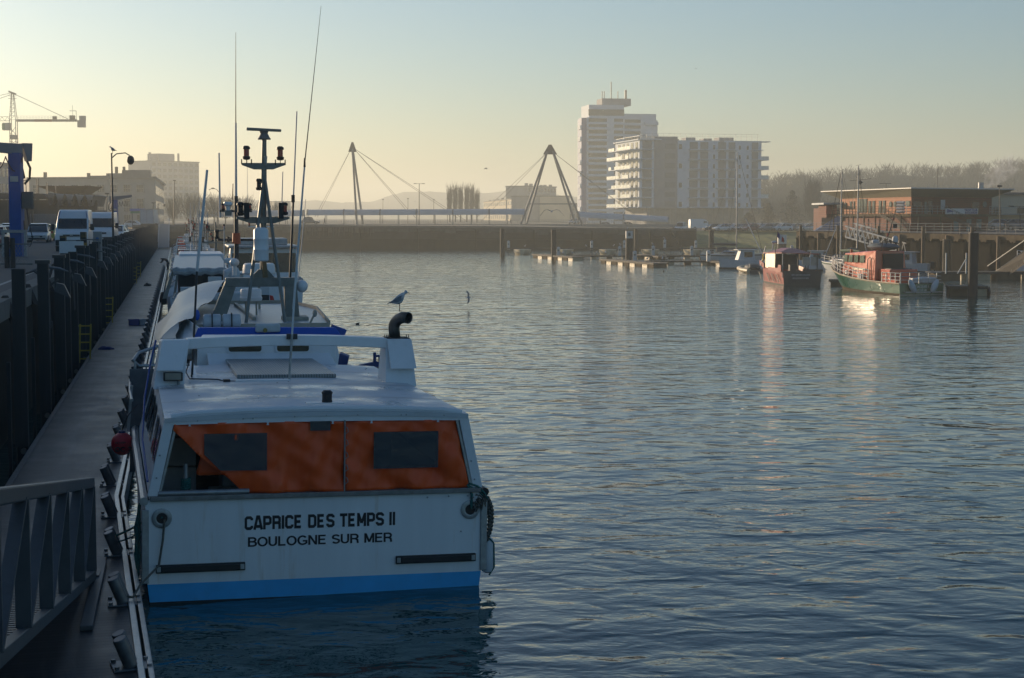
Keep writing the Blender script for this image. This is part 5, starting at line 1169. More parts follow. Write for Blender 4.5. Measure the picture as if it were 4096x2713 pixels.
p=bw(-2.40,-.05,1.30); q=PF.w(-.05,-9.0,.62); cps=[p,p+Vector((-.02,-.05,-.3)),p+Vector((-.08,-.1,-.7)),p.lerp(q,.62)+Vector((0,0,-.28)),q+Vector((.12,.02,-.02)),q]
rope('mooring_rope',cps,.018,m_rope2,'grey slack rope hanging in a loop from the left fairlead to the bollard')
ro=MB()
for k in range(5): ro.tube([(-2.06+.065*cos(a),.25+.065*sin(a),1.70+k*.035+.004*i) for i,a in enumerate([2*PI*j/12 for j in range(13)])],.02,6)
ro.build('rope_coil',m_rope,bt,smooth=True)
ro=MB().tube([(2.42,.0,1.72),(2.48,-.04,1.55),(2.47,-.05,1.32)],.022,6).tube([(2.42,0,1.74),(2.58,-.05,1.68),(2.70,-.03,1.56),(2.76,0,1.45)],.018,6).tube([(2.4,0,1.70),(2.6,-.03,1.60),(2.74,.02,1.46)],.018,6).build('corner_rope',m_rope,bt,smooth=True)
r=random.Random(2); fr=MB()
for k in range(40): 
    a=Vector((2.62+r.uniform(-.12,.10),-.04+r.uniform(-.05,.04),1.45+r.uniform(-.1,.1))); fr.tube([a,a+Vector((r.uniform(-.05,.05),r.uniform(-.04,.02),r.uniform(-.1,.02)))],.012,4)
fr.build('frayed_rope',m_rope2,bt)
bd=MB(); bpts=[(2.72,.02,1.48),(2.80,.03,1.32),(2.82,.03,1.12),(2.80,.03,.92),(2.74,.03,.75)]
for ph in range(3):
    q=[]
    for i in range(40):
        t=i/39; k=min(3,int(t*4)); f=t*4-k; b0=Vector(bpts[k]).lerp(Vector(bpts[k+1]),f); a=t*26+ph*2*PI/3; w_=.045*(1-.55*t); q.append(b0+Vector((cos(a)*w_,sin(a*2)*.035,0)))
    bd.tube(q,[.034*(1-.5*i/39) for i in range(40)],7)
bd.build('braided_fender_rope',m_rope2,bt,smooth=True)
f=thing('boat_fender','white sausage fender hung low on the right stern corner of the nearest boat','fender',bw(2.79,.12,.52)); MB().lathe([(.03,-.3),(.09,-.27),(.11,-.2),(.11,.2),(.09,.27),(.03,.3)],14).build('body',m_crw,f,smooth=True); MB().tube([(.0,0,.3),(.05,-.1,.28),(.11,-.04,.2),(.115,-.04,-.2),(.03,-.04,-.33)],.014,6).build('rope',m_rope,f)
f=thing('boat_fender','grey ball fender squeezed between the nearest boat and the pontoon','fender',PF.w(.48,-5.2,.55)); MB().lathe([(.03,-.36),(.14,-.3),(.17,-.1),(.17,.1),(.14,.3),(.03,.36)],14).build('body',mat('grey_fender',(.2,.22,.24),.5),f,smooth=True)
ft=MB(); 
for k in range(3): ft.tube([(-2.78+.02*k,.25+.1*k,1.5),(-2.80+.03*sin(k*2),.2+.1*k,1.1),(-2.82+.02*k,.2,.7),(-2.79,.2,.35)],[.016,.03,.035,.012],6)
ft.build('hanging_rope',m_rope,bt,smooth=True)
# ------------------------------------------------------------ boats moored beyond the nearest one
m_beige=mat('beige_deck',(.34,.31,.25),.6,var=.15,scale=2,dirt=(.16,.15,.12),dirt_amt=.5)
m_frost=mat('frosty_deck',(.33,.36,.38),.35,var=.2,scale=2.5,bump=.1,dirt=(.18,.19,.19),dirt_amt=.8,stretch=(1,2.5,1))
m_wblue=mat('workboat_blue',(.012,.08,.42),.45,var=.08)
m_redlamp=mat('red_lamp',(.35,.012,.008),.25,var=.1,spec=.8); m_oran=mat('orange_plastic',(.6,.09,.02),.5,var=.1); m_redf=mat('red_flag',(.5,.03,.02),.7)
m_gantry=mat('gantry_steel',(.17,.18,.17),.45,metal=.35,var=.2,scale=5,bump=.05)
def hullmb(par,L,b,sheer,mt_,stripe=None,x0=0,name='hull',bow=.5):
    u=[0,L*.15,L*.35,L*.55,L*.72,L*.86,L*.95,L]; k=[.92,.98,1,.97,.85,.6,.32,.02]; s_=[sheer,sheer,sheer,sheer*1.03,sheer*1.1,sheer*1.2,sheer*1.3,sheer*1.38]
    def st(z0,z1,k0,k1,m_,nm):
        mb=MB(); l=[];r=[]
        for i in range(8):
            bb=b*k[i]; l.append([(-bb*k1,u[i],z1[i]),(-bb*k0,u[i]-(0 if i<6 else bow*.25),z0[i])]); r.append([(bb*k0,u[i]-(0 if i<6 else bow*.25),z0[i]),(bb*k1,u[i],z1[i])])
        mb.loft(l,closed=False,cap=False).loft(r,closed=False,cap=False).quad(l[0][1],r[0][0],r[0][1],l[0][0]); return mb.build(nm,m_,par,smooth=True,fix=False)
    st([.15]*8,s_,.93,1,mt_,name); st([-.6]*8,[.15]*8,.8,.93,m_anti,'hull_bottom')
    dk=MB(); rings=[[(-b*k[i]*.97,u[i],s_[i]-.45),(b*k[i]*.97,u[i],s_[i]-.45)] for i in range(8)]; dk.loft(rings,closed=False,cap=False).build('deck',m_frost,par,fix=False)
def lampset(par,x,y,z,red=True,s=1.0):
    a=MB().lathe([(.05*s,0),(.11*s,.02*s),(.12*s,.1*s),(.085*s,.12*s)],12,(x,y,z)).lathe([(.09*s,.33*s),(.12*s,.34*s),(.11*s,.4*s),(.06*s,.44*s)],12,(x,y,z)).build('deck_lamp',m_black,par,smooth=True)
    MB().cyl((x,y,z+.12*s),(x,y,z+.33*s),.085*s,.085*s,12).build('lamp_lens',m_redlamp if red else m_black,a,smooth=True); return a
# --- second boat
b2=thing('fishing_boat','boat with bright blue hood, grey gantry and radar mast, just ahead of the nearest boat','boat',P.w(2.15,40.2,0),P.a)
def q2(v,u,z): return (v-2.15,u-40.2,z)
def p2(px,py,u): t=P.tr(px,py,u); return q2(t.x,t.y,t.z)
hullmb(b2,14.5,2.35,2.0,m_bclean)
MB().hexa([q2(.42,40.9,2.2),q2(4.02,40.9,2.2),q2(4.0,43,2.2),q2(.3,43,2.2),q2(.50,41.1,3.02),q2(3.86,41.1,2.98),q2(3.9,42.6,3.02),q2(.4,42.6,3.02)]).build('cabin',m_bclean,b2)
MB().hexa([q2(.33,40.85,2.98),q2(4.05,40.85,2.95),q2(4.0,41.2,2.98),q2(.4,41.2,3.0),q2(.45,41.05,3.25),q2(3.88,41.05,3.21),q2(3.8,41.2,3.22),q2(.5,41.2,3.26)]).build('blue_hood',m_wblue,b2,bevel=.02)
MB().slab([q2(-.0,41.0,2.6),q2(.42,40.95,2.9),q2(.48,41.05,3.25),q2(.15,43.5,3.35),q2(-.1,43.5,2.9)],(.03,0,0)).build('hood_wing',m_bclean,b2)
MB().slab([q2(.42,42.6,3.2),q2(3.86,42.6,3.2),q2(4.08,49.2,3.22),q2(3.6,53.2,3.2),q2(.9,53.6,3.2),q2(.45,50.2,3.2)],(0,0,-.1)).build('wheelhouse_roof',m_frost,b2)
MB().slab([q2(.42,42.5,2.5),q2(3.86,42.5,2.5),q2(3.86,42.5,3.24),q2(.42,42.5,3.24)],(0,.06,0)).box(*[c for c in (q2(.9,0,0)[0],q2(3.6,0,0)[0],53.15-40.2,53.25-40.2,3.15,3.3)]).bar(q2(3.86,42.6,3.24),q2(4.08,49.2,3.26),.05,.1).bar(q2(4.08,49.2,3.26),q2(3.6,53.2,3.24),.05,.1).bar(q2(.42,42.6,3.24),q2(.45,50.2,3.24),.05,.1).build('roof_coaming',m_beige,b2)
MB().box(*[q2(2.75,0,0)[0],q2(3.45,0,0)[0],44.2-40.2,45-40.2,3.15,3.3]).build('gantry_base',m_beige,b2,bevel=.03)
MB().bar(q2(2.0,44.5,3.24),q2(1.75,52,3.26),.1,.08).build('roof_rail',m_beige,b2)
for a,b_ in (((1.0,3.18),(1.40,4.28)),((3.02,3.15),(2.97,4.28))):
    MB().hexa([q2(a[0]-.2,44.3,a[1]),q2(a[0]+.2,44.3,a[1]),q2(a[0]+.2,44.75,a[1]),q2(a[0]-.2,44.75,a[1]),q2(b_[0]-.16,44.3,b_[1]),q2(b_[0]+.16,44.3,b_[1]),q2(b_[0]+.16,44.75,b_[1]),q2(b_[0]-.16,44.75,b_[1])]).build('gantry_leg',m_gantry,b2,bevel=.02)
MB().box(q2(1.24,0,0)[0],q2(3.13,0,0)[0],4.09,4.56,4.12,4.36).build('gantry_beam',m_gantry,b2,bevel=.02)
MB().slab([p2(1000,1112,44.4),p2(1100,1112,44.4),p2(1070,1078,44.4),p2(1035,1078,44.4)],(0,.2,0)).build('gusset',m_gantry,b2)
MB().tube([p2(1052,1110,44.5),p2(1055,720,44.5),p2(1057,552,44.5)],[.085,.08,.06],12).build('mast',m_gantry,b2,smooth=True)
MB().tube([p2(1052,735,44.45),p2(1008,1095,44.1),p2(984,1298,43.6)],.045,8).build('mast_stay',m_gantry,b2,smooth=True)
MB().tube([p2(1060,722,44.45),p2(1111,1080,44.1),p2(1141,1293,43.7)],.045,8).build('mast_stay',m_gantry,b2,smooth=True)
c_=p2(1056,520,44.5); sc_=MB().hexa([(c_[0]-.47,c_[1]-.07,c_[2]-.02),(c_[0]+.46,c_[1]-.07,c_[2]-.05),(c_[0]+.46,c_[1]+.07,c_[2]-.05),(c_[0]-.47,c_[1]+.07,c_[2]-.02),(c_[0]-.47,c_[1]-.07,c_[2]+.06),(c_[0]+.46,c_[1]-.07,c_[2]+.02),(c_[0]+.46,c_[1]+.07,c_[2]+.02),(c_[0]-.47,c_[1]+.07,c_[2]+.06)]).build('radar_scanner',m_gantry,b2,bevel=.02)
MB().lathe([(.18,-.24),(.15,-.2),(.1,-.1),(.12,-.03)],14,c_).box(c_[0]-.17,c_[0]+.17,c_[1]-.12,c_[1]+.12,c_[2]-.26,c_[2]-.23).build('radar_pedestal',m_gantry,sc_,smooth=True)
def cross(y_,x0,x1,zdrop=.12):
    a=p2(x0,y_,44.4); b=p2(x1,y_,44.4); m1_=p2(x0+(x1-x0)*.28,y_+18,44.4); m2_=p2(x0+(x1-x0)*.72,y_+18,44.4)
    return MB().slab([a,m1_,m2_,b,p2(x1,y_-8,44.4),p2(x0,y_-8,44.4)],(0,.14,0)).build('cross_arm',m_gantry,b2)
cross(660,967,1143); cross(876,945,1158)
for px,py in ((986,652),(1121,654)): a=p2(px,py-12,44.4); lampset(b2,a[0],a[1],a[2],True,.86); MB().bar((a[0]-.13,a[1],a[2]-.12),(a[0]-.13,a[1],a[2]+.02),.03,.03).bar((a[0]+.13,a[1],a[2]-.12),(a[0]+.13,a[1],a[2]+.02),.03,.03).bar((a[0],a[1],a[2]-.1),(a[0],a[1],a[2]+.02),.02,.02).build('lamp_bracket',m_black,b2)
a=p2(962,864,44.4); lampset(b2,a[0],a[1],a[2],False,.85); a=p2(1138,862,44.4); lampset(b2,a[0],a[1],a[2],True,.8); a=p2(1036,762,44.3); lampset(b2,a[0],a[1],a[2],False,.72)
for px,py in ((987,868),(1124,868)): a=p2(px,py,44.3); MB().box(a[0]-.07,a[0]+.07,a[1]-.05,a[1]+.05,a[2]-.05,a[2]+.38).build('floodlight',m_black,b2)
a=p2(1062,625,44.4); MB().tube([a,(a[0],a[1],a[2]-.25)],[.05,.03],8).build('horn',m_galum,b2)
# white cylinder on the mast
a=p2(1045,1045,44.0); MB().lathe([(.17,0),(.2,.03),(.2,.3),(.205,.31),(.2,.32),(.2,.58),(.205,.59),(.2,.6),(.2,.82),(.17,.87),(.12,.9)],20,a).build('white_tank',m_bclean,b2,smooth=True)
MB().cyl(p2(1062,1110,44.4),p2(1055,1040,44.4),.07,.07,10).build('tank_post',mat('khaki_post',(.16,.13,.07),.7),b2)
# aerials
def ae(px0,py0,px1,py1,u,r0,r1,mm,par=b2,fn=p2): return MB().cyl(fn(px0,py0,u),fn(px1,py1,u),r0,r1,8).build('aerial_whip',mm,par,smooth=True)
ae(1160,1120,1173,804,44.5,.035,.03,m_dark); ae(1173,804,1187,446,44.5,.022,.018,m_whip); ae(1193,1120,1223,797,44.5,.014,.008,m_whip); ae(1126,868,1131,687,44.5,.018,.012,m_whip); ae(990,850,989,590,44.5,.006,.004,m_whip)
a=p2(1172,795,44.5); MB().cyl((a[0],a[1],a[2]-.1),(a[0],a[1],a[2]+.1),.05,.05,8).build('aerial_ferrule',m_black,b2)
# radome drum, satellite dome, life raft, buoy lamp, white light unit
a=p2(1004,1203,47); MB().lathe([(.30,0),(.32,.04),(.32,.1),(.30,.12),(.30,.30),(.27,.34)],24,a).build('radar_drum',m_bclean,b2,smooth=True); MB().bar((a[0]-.15,a[1],3.2),(a[0]-.15,a[1],a[2]),.05,.05).bar((a[0]+.15,a[1],3.2),(a[0]+.15,a[1],a[2]),.05,.05).build('drum_leg',m_beige,b2)
a=p2(1036,1098,50); MB().lathe([(.46,0),(.5,.05),(.49,.16),(.47,.3),(.42,.34)],24,a).build('radar_drum',m_bclean,b2,smooth=True); MB().bar((a[0],a[1],3.2),(a[0],a[1],a[2]),.07,.07).build('drum_leg',m_beige,b2)
a=p2(1208,1145,44.6); MB().blob(a,.16,.16,.17,16,12).build('satellite_dome',m_bclean,b2,smooth=True)
a=p2(938,1050,44.6); MB().blob(a,.13,.13,.11,14,10).cyl((a[0],a[1],a[2]-.35),(a[0],a[1],a[2]),.06,.06,8).build('gps_dome',m_bclean,b2,smooth=True)
for x0,x1 in ((.60,1.06),(1.09,1.56)):
    p=q2(x0,42.4,3.18); q_=q2(x1,42.4,3.18); c=MB(); c.tube([(p[0],p[1],3.34),(p[0]+.03,p[1],3.34),(q_[0]-.03,p[1],3.34),(q_[0],p[1],3.34)],[.13,.17,.17,.13],14).build('life_raft_canister',m_crw,b2,smooth=True); MB().box((p[0]+q_[0])/2-.015,(p[0]+q_[0])/2+.015,p[1]-.19,p[1]+.19,3.15,3.53).build('strap',m_black,b2)
a=q2(.43,42.2,3.2); MB().blob((a[0]+.02,a[1],3.5),.075,.075,.14,12,8).build('blue_buoy_light',m_wblue,b2,smooth=True)
a=q2(2.17,41.0,3.24); MB().box(a[0]-.31,a[0]+.31,a[1]-.12,a[1]+.02,3.12,3.34).build('deck_light_unit',m_crw,b2,bevel=.05); MB().cyl((a[0]-.07,a[1]-.13,3.18),(a[0]-.07,a[1]-.16,3.18),.055,.055,12).build('light_lens',mat('amber_lens',(.25,.2,.05),.3),b2,smooth=True)
a=q2(3.3,42.0,3.2); MB().tube([(a[0]-.1,a[1],3.1),(a[0],a[1],3.25),(a[0]+.12,a[1],3.5)],.03,6).blob((a[0]+.13,a[1],3.52),.06,.06,.1,8,6).build('search_lamp',m_beige,b2,smooth=True)
p=q2(4.05,43.6,2.9); MB().hexa([(p[0]-.1,p[1]-.2,2.9),(p[0]+.25,p[1]-.2,2.75),(p[0]+.25,p[1]+.2,2.75),(p[0]-.1,p[1]+.2,2.9),(p[0]-.02,p[1]-.2,3.12),(p[0]+.35,p[1]-.2,2.98),(p[0]+.35,p[1]+.2,2.98),(p[0]-.02,p[1]+.2,3.12)]).build('blue_fin_box',m_wblue,b2)
# frosted cover over the foredeck on the pontoon side, red-white dinghy tip beyond
cv=MB(); N1=14
def cvp(i,j):
    u=42.5+j*1.15; t=i/6; v=-.75+(.55+j*.16+.9)*t*.75-(0); return q2(v,u,2.45+.95*sin(PI*.5*t)**.8*(1-.0*j)+.1*sin(j*.9)+(.05*j if t>.2 else 0))
cv.loft([[cvp(i,j) for i in range(7)] for j in range(11)],closed=False,cap=False); cv.build('frosted_cover',m_frost,b2,smooth=True,fix=False)
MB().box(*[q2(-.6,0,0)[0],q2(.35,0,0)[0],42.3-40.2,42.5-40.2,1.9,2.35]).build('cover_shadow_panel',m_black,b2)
lv=p2(650,1150,60)
# --- third boat: dark sheltered working deck under a rolled canvas edge
b3=thing('fishing_boat','third boat with a dark open shelter, rolled canvas edge and crowded light mast','boat',P.w(1.5,56,0),P.a)
def q3(v,u,z): return (v-1.5,u-56,z)
def p3(px,py,u): t=P.tr(px,py,u); return q3(t.x,t.y,t.z)
hullmb(b3,17,2.25,1.9,m_bclean)
MB().slab([p3(650,1195,61),p3(690,1078,61),p3(700,1078,61),p3(668,1195,61)],(0,.15,0)).slab([p3(905,1100,61),p3(890,1195,61),p3(905,1195,61),p3(915,1100,61)],(0,.15,0)).build('shelter_post',m_gantry,b3)
MB().box(p3(695,0,61)[0],p3(905,0,61)[0],7.5,7.6,1.6,4.0).build('bulkhead',mat('dark_cabin',(.02,.022,.026),.6),b3)
MB().hexa([p3(690,1078,61),p3(912,1080,61),(p3(905,1080,61)[0],14,4.35),(p3(700,1080,61)[0],14,4.35)]+[(x,y,z+.04) for x,y,z in (p3(690,1078,61),p3(912,1080,61),(p3(905,1080,61)[0],14,4.35),(p3(700,1080,61)[0],14,4.35))]).build('shelter_roof',m_frost,b3)
a=p3(692,1085,61); b_=p3(910,1085,61)
MB().tube([(a[0]+(b_[0]-a[0])*i/14,a[1]-.05,a[2]-.02+.03*sin(i*1.7)) for i in range(15)],[.13+.02*sin(i*2.1) for i in range(15)],8).build('rolled_canvas',mat('canvas',(.30,.33,.35),.9,var=.25,scale=6,bump=.4),b3,smooth=True)
MB().box(p3(700,0,62)[0],p3(905,0,62)[0],13.5,19,3.9,4.45).build('wheelhouse',m_bclean,b3,bevel=.05)
for px,w_ in ((745,30),(925,20)): a=p3(px,1155,57); MB().box(a[0]-.2,a[0]+.2,a[1],a[1]+.3,a[2]-.15,a[2]+.05).build('gear_box',m_crw,b3,bevel=.02)
MB().slab([p3(832,1107,56.5),p3(886,1107,56.5),p3(888,1147,56.5),p3(833,1147,56.5)],(0,.1,0)).build('white_panel',m_crw,b3,bevel=.01); MB().slab([p3(834,1148,56.5),p3(888,1148,56.5),p3(888,1170,56.5),p3(834,1170,56.5)],(0,.1,0)).build('black_frame',m_black,b3)
MB().slab([p3(834,1172,56.3),p3(890,1172,56.3),p3(890,1203,56.3),p3(836,1203,56.3)],(0,.8,0)).slab([p3(892,1168,56.2),p3(1020,1172,56.2),p3(1020,1208,56.2),p3(892,1208,56.2)],(0,.8,0)).build('white_locker',m_crw,b3,bevel=.05)
MB().slab([p3(1030,1148,58),p3(1077,1148,58),p3(1077,1178,58),p3(1030,1178,58)],(0,.1,0)).build('white_panel',m_crw,b3); MB().slab([p3(1040,1180,57.8),p3(1077,1180,57.8),p3(1077,1205,57.8),p3(1030,1205,57.8)],(0,.1,0)).build('black_frame',m_black,b3)
MB().slab([p3(1080,1182,59),p3(1092,1185,59),p3(1100,1208,59),p3(1082,1208,59)],(0,.3,0)).build('red_tip',m_redf,b3)
MB().tube([p3(944,1130,61.8),p3(946,1000,61.8),p3(944,785,61.8)],[.1,.09,.07],10).build('mast',m_dark,b3,smooth=True)
ae(944,785,943,492,61.8,.05,.035,m_whip,b3,p3); ae(943,492,943,130,61.8,.02,.008,m_dark,b3,p3); ae(880,871,876,612,61.8,.04,.03,m_whip,b3,p3); ae(930,800,932,735,61.8,.02,.015,m_dark,b3,p3)
MB().bar(p3(878,844,61.8),p3(1008,846,61.8),.09,.07).bar(p3(870,960,62.2),p3(1020,960,62.2),.09,.09).build('cross_bar',m_dark,b3)
for px,py,rd,s_ in ((893,842,True,.6),(1000,842,True,.6),(868,957,False,.8)): a=p3(px,py,61.7); lampset(b3,a[0],a[1],a[2],rd,s_)
a=p3(912,842,61.7); MB().lathe([(.08,0),(.09,.15),(.16,.2),(.17,.26),(.14,.32)],12,a).build('gps_dome',m_bclean,b3,smooth=True); MB().box(a[0]-.13,a[0]+.13,a[1]-.1,a[1]+.1,a[2]-.2,a[2]).build('junction_box',m_gantry,b3)
a=p3(946,965,61.6); MB().cyl((a[0],a[1],a[2]-.1),(a[0],a[1],a[2]+.3),.16,.14,12).build('orange_light',m_oran,b3,smooth=True)
for px,py,r_ in ((945,1100,.20),(950,1095,.2)): pass
a=p3(938,1105,58); MB().tube([(a[0]-.3,a[1],a[2]-.2),(a[0]-.25,a[1],a[2]+.12),(a[0],a[1],a[2]+.2)],[.1,.16,.16],10).blob((a[0],a[1],a[2]+.05),.2,.2,.3,12,8).build('white_buoy',m_crw,b3,smooth=True)
ae(622*0+897,1000*0+1160,896,905,60,.02,.015,m_whip,b3,p3)
# --- the rest of the row: smaller with distance, each put together differently
def boat(v,u,L,b,sheer,label,kind,seed,group='fishing boats in the row along the pontoon',cab=None,hullm=None):
    r=random.Random(seed); t=thing('fishing_boat',label,'boat',P.w(v,u,0),P.a+r.uniform(-.02,.02),group)
    hm_=hullm or m_bclean; hullmb(t,L,b,sheer,hm_)
    cu=L*(.45 if kind!=1 else .2); ch=sheer+1.35
    c=MB().hexa([(-b*.75,cu,sheer-.4),(b*.75,cu,sheer-.4),(b*.7,cu+2.6,sheer-.4),(-b*.7,cu+2.6,sheer-.4),(-b*.62,cu+.1,ch),(b*.62,cu+.1,ch),(b*.58,cu+2.3,ch),(-b*.58,cu+2.3,ch)]).build('wheelhouse',m_bclean,t,bevel=.05)
    for k in range(3): x=-b*.5+k*b*.34; MB().box(x,x+b*.28,cu+.02,cu+.08,sheer+.55,sheer+1.05).build('window',m_dkglass,c)
    MB().box(-b*.68,b*.68,cu-.3,cu+2.6,ch,ch+.08).build('cabin_roof',m_frost,t,bevel=.02)
    MB().tube([(0,cu+1,ch),(0,cu+1,ch+1.5),(0,cu+1,ch+2.5)],[.06,.05,.03],8).bar((-.7,cu+1,ch+1.5),(.7,cu+1,ch+1.5),.05,.05).bar((-.45,cu+1,ch+2.1),(.45,cu+1,ch+2.1),.04,.04).build('mast',m_gantry,t)
    for x,z in ((-.6,1.53),(.6,1.53),(-.4,2.13),(.4,2.13)):
        lampset(t,x,cu+1,ch+z,r.random()<.7,.6)
    for k in range(3): x=r.uniform(-.8,.8); MB().cyl((x,cu+r.uniform(0,2),ch),(x+r.uniform(-.1,.1),cu+1,ch+r.uniform(1.8,4)),.02,.012,6).build('aerial_whip',m_whip,t)
    # stern gantry, hauler, crates and flags
    MB().bar((-b*.8,.5,sheer),(-b*.7,.5,sheer+1.2),.12,.12).bar((b*.8,.5,sheer),(b*.7,.5,sheer+1.2),.12,.12).bar((-b*.7,.5,sheer+1.2),(b*.7,.5,sheer+1.2),.12,.12).build('stern_gantry',[m_gantry,m_bclean][seed%2],t)
    for k in range(3): x=r.uniform(-b*.5,b*.5); y=r.uniform(1,cu-.8) if cu>2.2 else r.uniform(5,L-3); MB().box(x-.3,x+.3,y-.2,y+.2,sheer-.4,sheer-.1+r.random()*.4).build('crate',[m_crw,m_oran,m_wblue][k],t,bevel=.02)
    fl=MB()
    for k in range(r.randint(3,6)):
        x=-b*.7+k*.14; y=1.2+.1*k; fl.bar((x,y,sheer-.2),(x+.05,y,sheer+1.5),.02,.02).add([(x+.04,y,sheer+1.5),(x+.24,y+.05,sheer+1.25),(x+.1,y,sheer+.85)],[(0,1,2)])
    fl.build('marker_flags',m_redf,t,fix=False)
    MB().lathe([(.22,0),(.26,.05),(.26,.18),(.2,.25)],14,(b*.3*(1 if seed%2 else -1),cu+1.4,ch+.5)).cyl((b*.3*(1 if seed%2 else -1),cu+1.4,ch),(b*.3*(1 if seed%2 else -1),cu+1.4,ch+.5),.05,.05,6).build('radome',m_bclean,t,smooth=True)
    MB().tube([(-b*.96,L*.3,sheer+.3),(-b*.93,L*.55,sheer+.4),(-b*.75,L*.75,sheer+.55),(0,L*.99,sheer*1.38+.5)],.03,6).build('guard_rail',m_gantry,t)
    return t
boat(1.7,74,11,2.1,1.9,'fourth boat along the pontoon, frosty roof and pale cabin with red flags',0,1)
boat(1.3,87,10,1.9,1.8,'fifth boat along the pontoon with a white stern gantry',1,2)
boat(1.4,99,11,2.0,1.9,'sixth boat along the pontoon with orange floats',0,3)
boat(1.4,112,11,2.1,2.0,'seventh boat along the pontoon, mast crowded with red lamps',1,4)
boat(1.5,126,12,2.1,2.0,'eighth boat along the pontoon, partly sunlit cabin',0,5)
boat(1.4,141,11,2.0,1.9,'small far boat ninth along the pontoon',1,6)
boat(1.4,156,12,2.1,2.1,'tiny far boat tenth along the pontoon with red marker flags',0,7)
boat(1.5,174,12,2.1,2.1,'tiny far boat eleventh along the pontoon',1,8)
boat(1.5,196,13,2.2,2.2,'last far boat of the row, close to the end of the pontoon',0,9)
# wider boat moored outside, its left corner in the sun
b5=thing('fishing_boat','wide boat moored on the outside with dark stern windows and a sunlit left corner','boat',P.w(5.0,96,0),P.a)
hullmb(b5,15,2.4,2.3,m_bclean)
def p5_(px,py,u): t=P.tr(px,py,u); return (t.x-5.0,t.y-96,t.z)
MB().hexa([(-2.1,2,1.9),(2.1,2,1.9),(2.1,8,1.9),(-2.1,8,1.9),(-1.95,2.2,4.15),(1.95,2.2,4.15),(1.8,8,4.15),(-1.8,8,4.15)]).build('wheelhouse',m_bclean,b5,bevel=.06)
MB().box(-1.85,1.9,2.04,2.1,2.7,3.85).build('stern_window',m_dkglass,b5); MB().slab([(-2.12,2.4,2.8),(-2.12,5,2.8),(-2.03,5,3.8),(-2.03,2.4,3.8)],(-.03,0,0)).build('side_window',m_dkglass,b5)
MB().box(-2.1,2.1,1.7,8.3,4.15,4.3).box(-1.5,1.5,3.5,7,4.3,4.7).build('cabin_roof',m_frost,b5,bevel=.05)
MB().tube([(0,5,4.3),(0,5,6.2)],.07,8).bar((-.8,5,5.4),(.8,5,5.4),.06,.06).build('mast',m_bclean,b5); lampset(b5,-.7,5,5.4,True,.7); lampset(b5,.7,5,5.4,True,.7)
# gangway at the far end of the pontoon
gt=thing('gangway','small pale gangway climbing from the far end of the pontoon','gangway',P.w(-2.4,296,.5),P.a)
for s_ in (-1,1): MB().bar((s_*.9,-14,.3),(s_*.9,10,4.2),.1,.1).bar((s_*.9,-14,1.3),(s_*.9,10,5.2),.12,.12).build('side_rail',m_steel,gt)
MB().hexa([(-.85,-14,.2),(.85,-14,.2),(.85,10,4.1),(-.85,10,4.1),(-.85,-14,.3),(.85,-14,.3),(.85,10,4.2),(-.85,10,4.2)]).build('ramp',m_alu,gt)
# ------------------------------------------------------------ marina on the right: docks, piles, pedestals
m_dock=mat('dock_boards',(.16,.14,.11),.75,var=.3,scale=2,dirt=(.30,.29,.27),dirt_amt=.5)
m_dkside=mat('dock_side',(.07,.06,.05),.8,var=.3,scale=2)
m_float=mat('tan_float',(.45,.37,.24),.4,var=.2,scale=1.5,dirt=(.12,.10,.06),dirt_amt=.5)
m_mpile=mat('marina_pile',(.035,.03,.028),.75,var=.35,scale=1,stretch=(1,1,.2),dirt=(.10,.07,.04),dirt_amt=.5)
def dock(ax,ay,bx,by,wd,label,nf,zt=.45,gap=.55,boatfloat=False):
    L=math.hypot(bx-ax,by-ay); rz=math.atan2(by-ay,bx-ax)
    t=thing('floating_dock',label,'dock',(ax,ay,0),rz,'floating docks of the marina')
    MB().box(0,L,0,wd,zt-.08,zt).build('deck',m_dock,t)
    MB().box(0,L,-.06,0,zt-.2,zt+.02).box(0,L,wd,wd+.06,zt-.2,zt+.02).build('fascia',m_dkside,t)
    for k in range(nf):
        x0=L*(k+.5-gap/2)/nf; x1=L*(k+.5+gap/2)/nf
        if boatfloat: MB().loft([[((x0+x1)/2+(x1-x0)/2*k_*cos(a)*(1.1 if cos(a)>0 else .9),y_,zt-.18+(zt+.3)*sin(a)*(.6+.4*k_)) for a in [PI+PI*i/10 for i in range(11)]] for y_,k_ in ((-3.2,.25),(-2.6,.62),(-1.2,.92),(wd*.5,1),(wd+1.2,.92),(wd+2.6,.4))]).build('float',mat('pale_float',(.50,.42,.28),.35,var=.15,scale=1.2,spec=.7,dirt=(.2,.15,.08),dirt_amt=.5),t,smooth=True)
        else: MB().box(x0,x1,.05,wd-.05,-.35,zt-.1).build('float',m_float if k%2 else m_tan,t)
    return t
dock(-1.9,262.8,39.5,262.8,1.6,'long raised walkway on boat shaped floats, farthest dock across the basin',6,.98,.42,True)
dock(3.0,241.6,8.4,225.0,1.7,'short sunlit dock head around the second marina pile from the left',8,.5,.8)
dock(8.4,233.0,28.5,233.0,1.6,'dark middle dock leading right from the farther dock head',9,.48,.34)
dock(11.5,212.7,16.9,193.7,1.8,'sunlit dock head around the pile marked B',9,.5,.8)
dock(16.7,204.0,31.9,204.0,1.7,'nearer dark dock leading right from the pile marked B',7,.5,.35)
dock(23.8,206.0,27.4,195.7,1.6,'tan finger dock beside the white sailing boat',3,.5,.6)
dock(18.3,241.6,20.7,229.6,1.3,'small tan finger dock behind the pile marked B',3,.45,.6)
dock(30.8,217,46,217,1.6,'dark dock behind the red workboat',6,.5,.4)
dock(36.0,186,60,183,1.7,'dock behind the lifeboat under the timber quay',9,.5,.5)
dock(40.2,155.2,58,156.4,2.2,'long dock with a frosty edge behind the big dark pile',6,.75,.8)
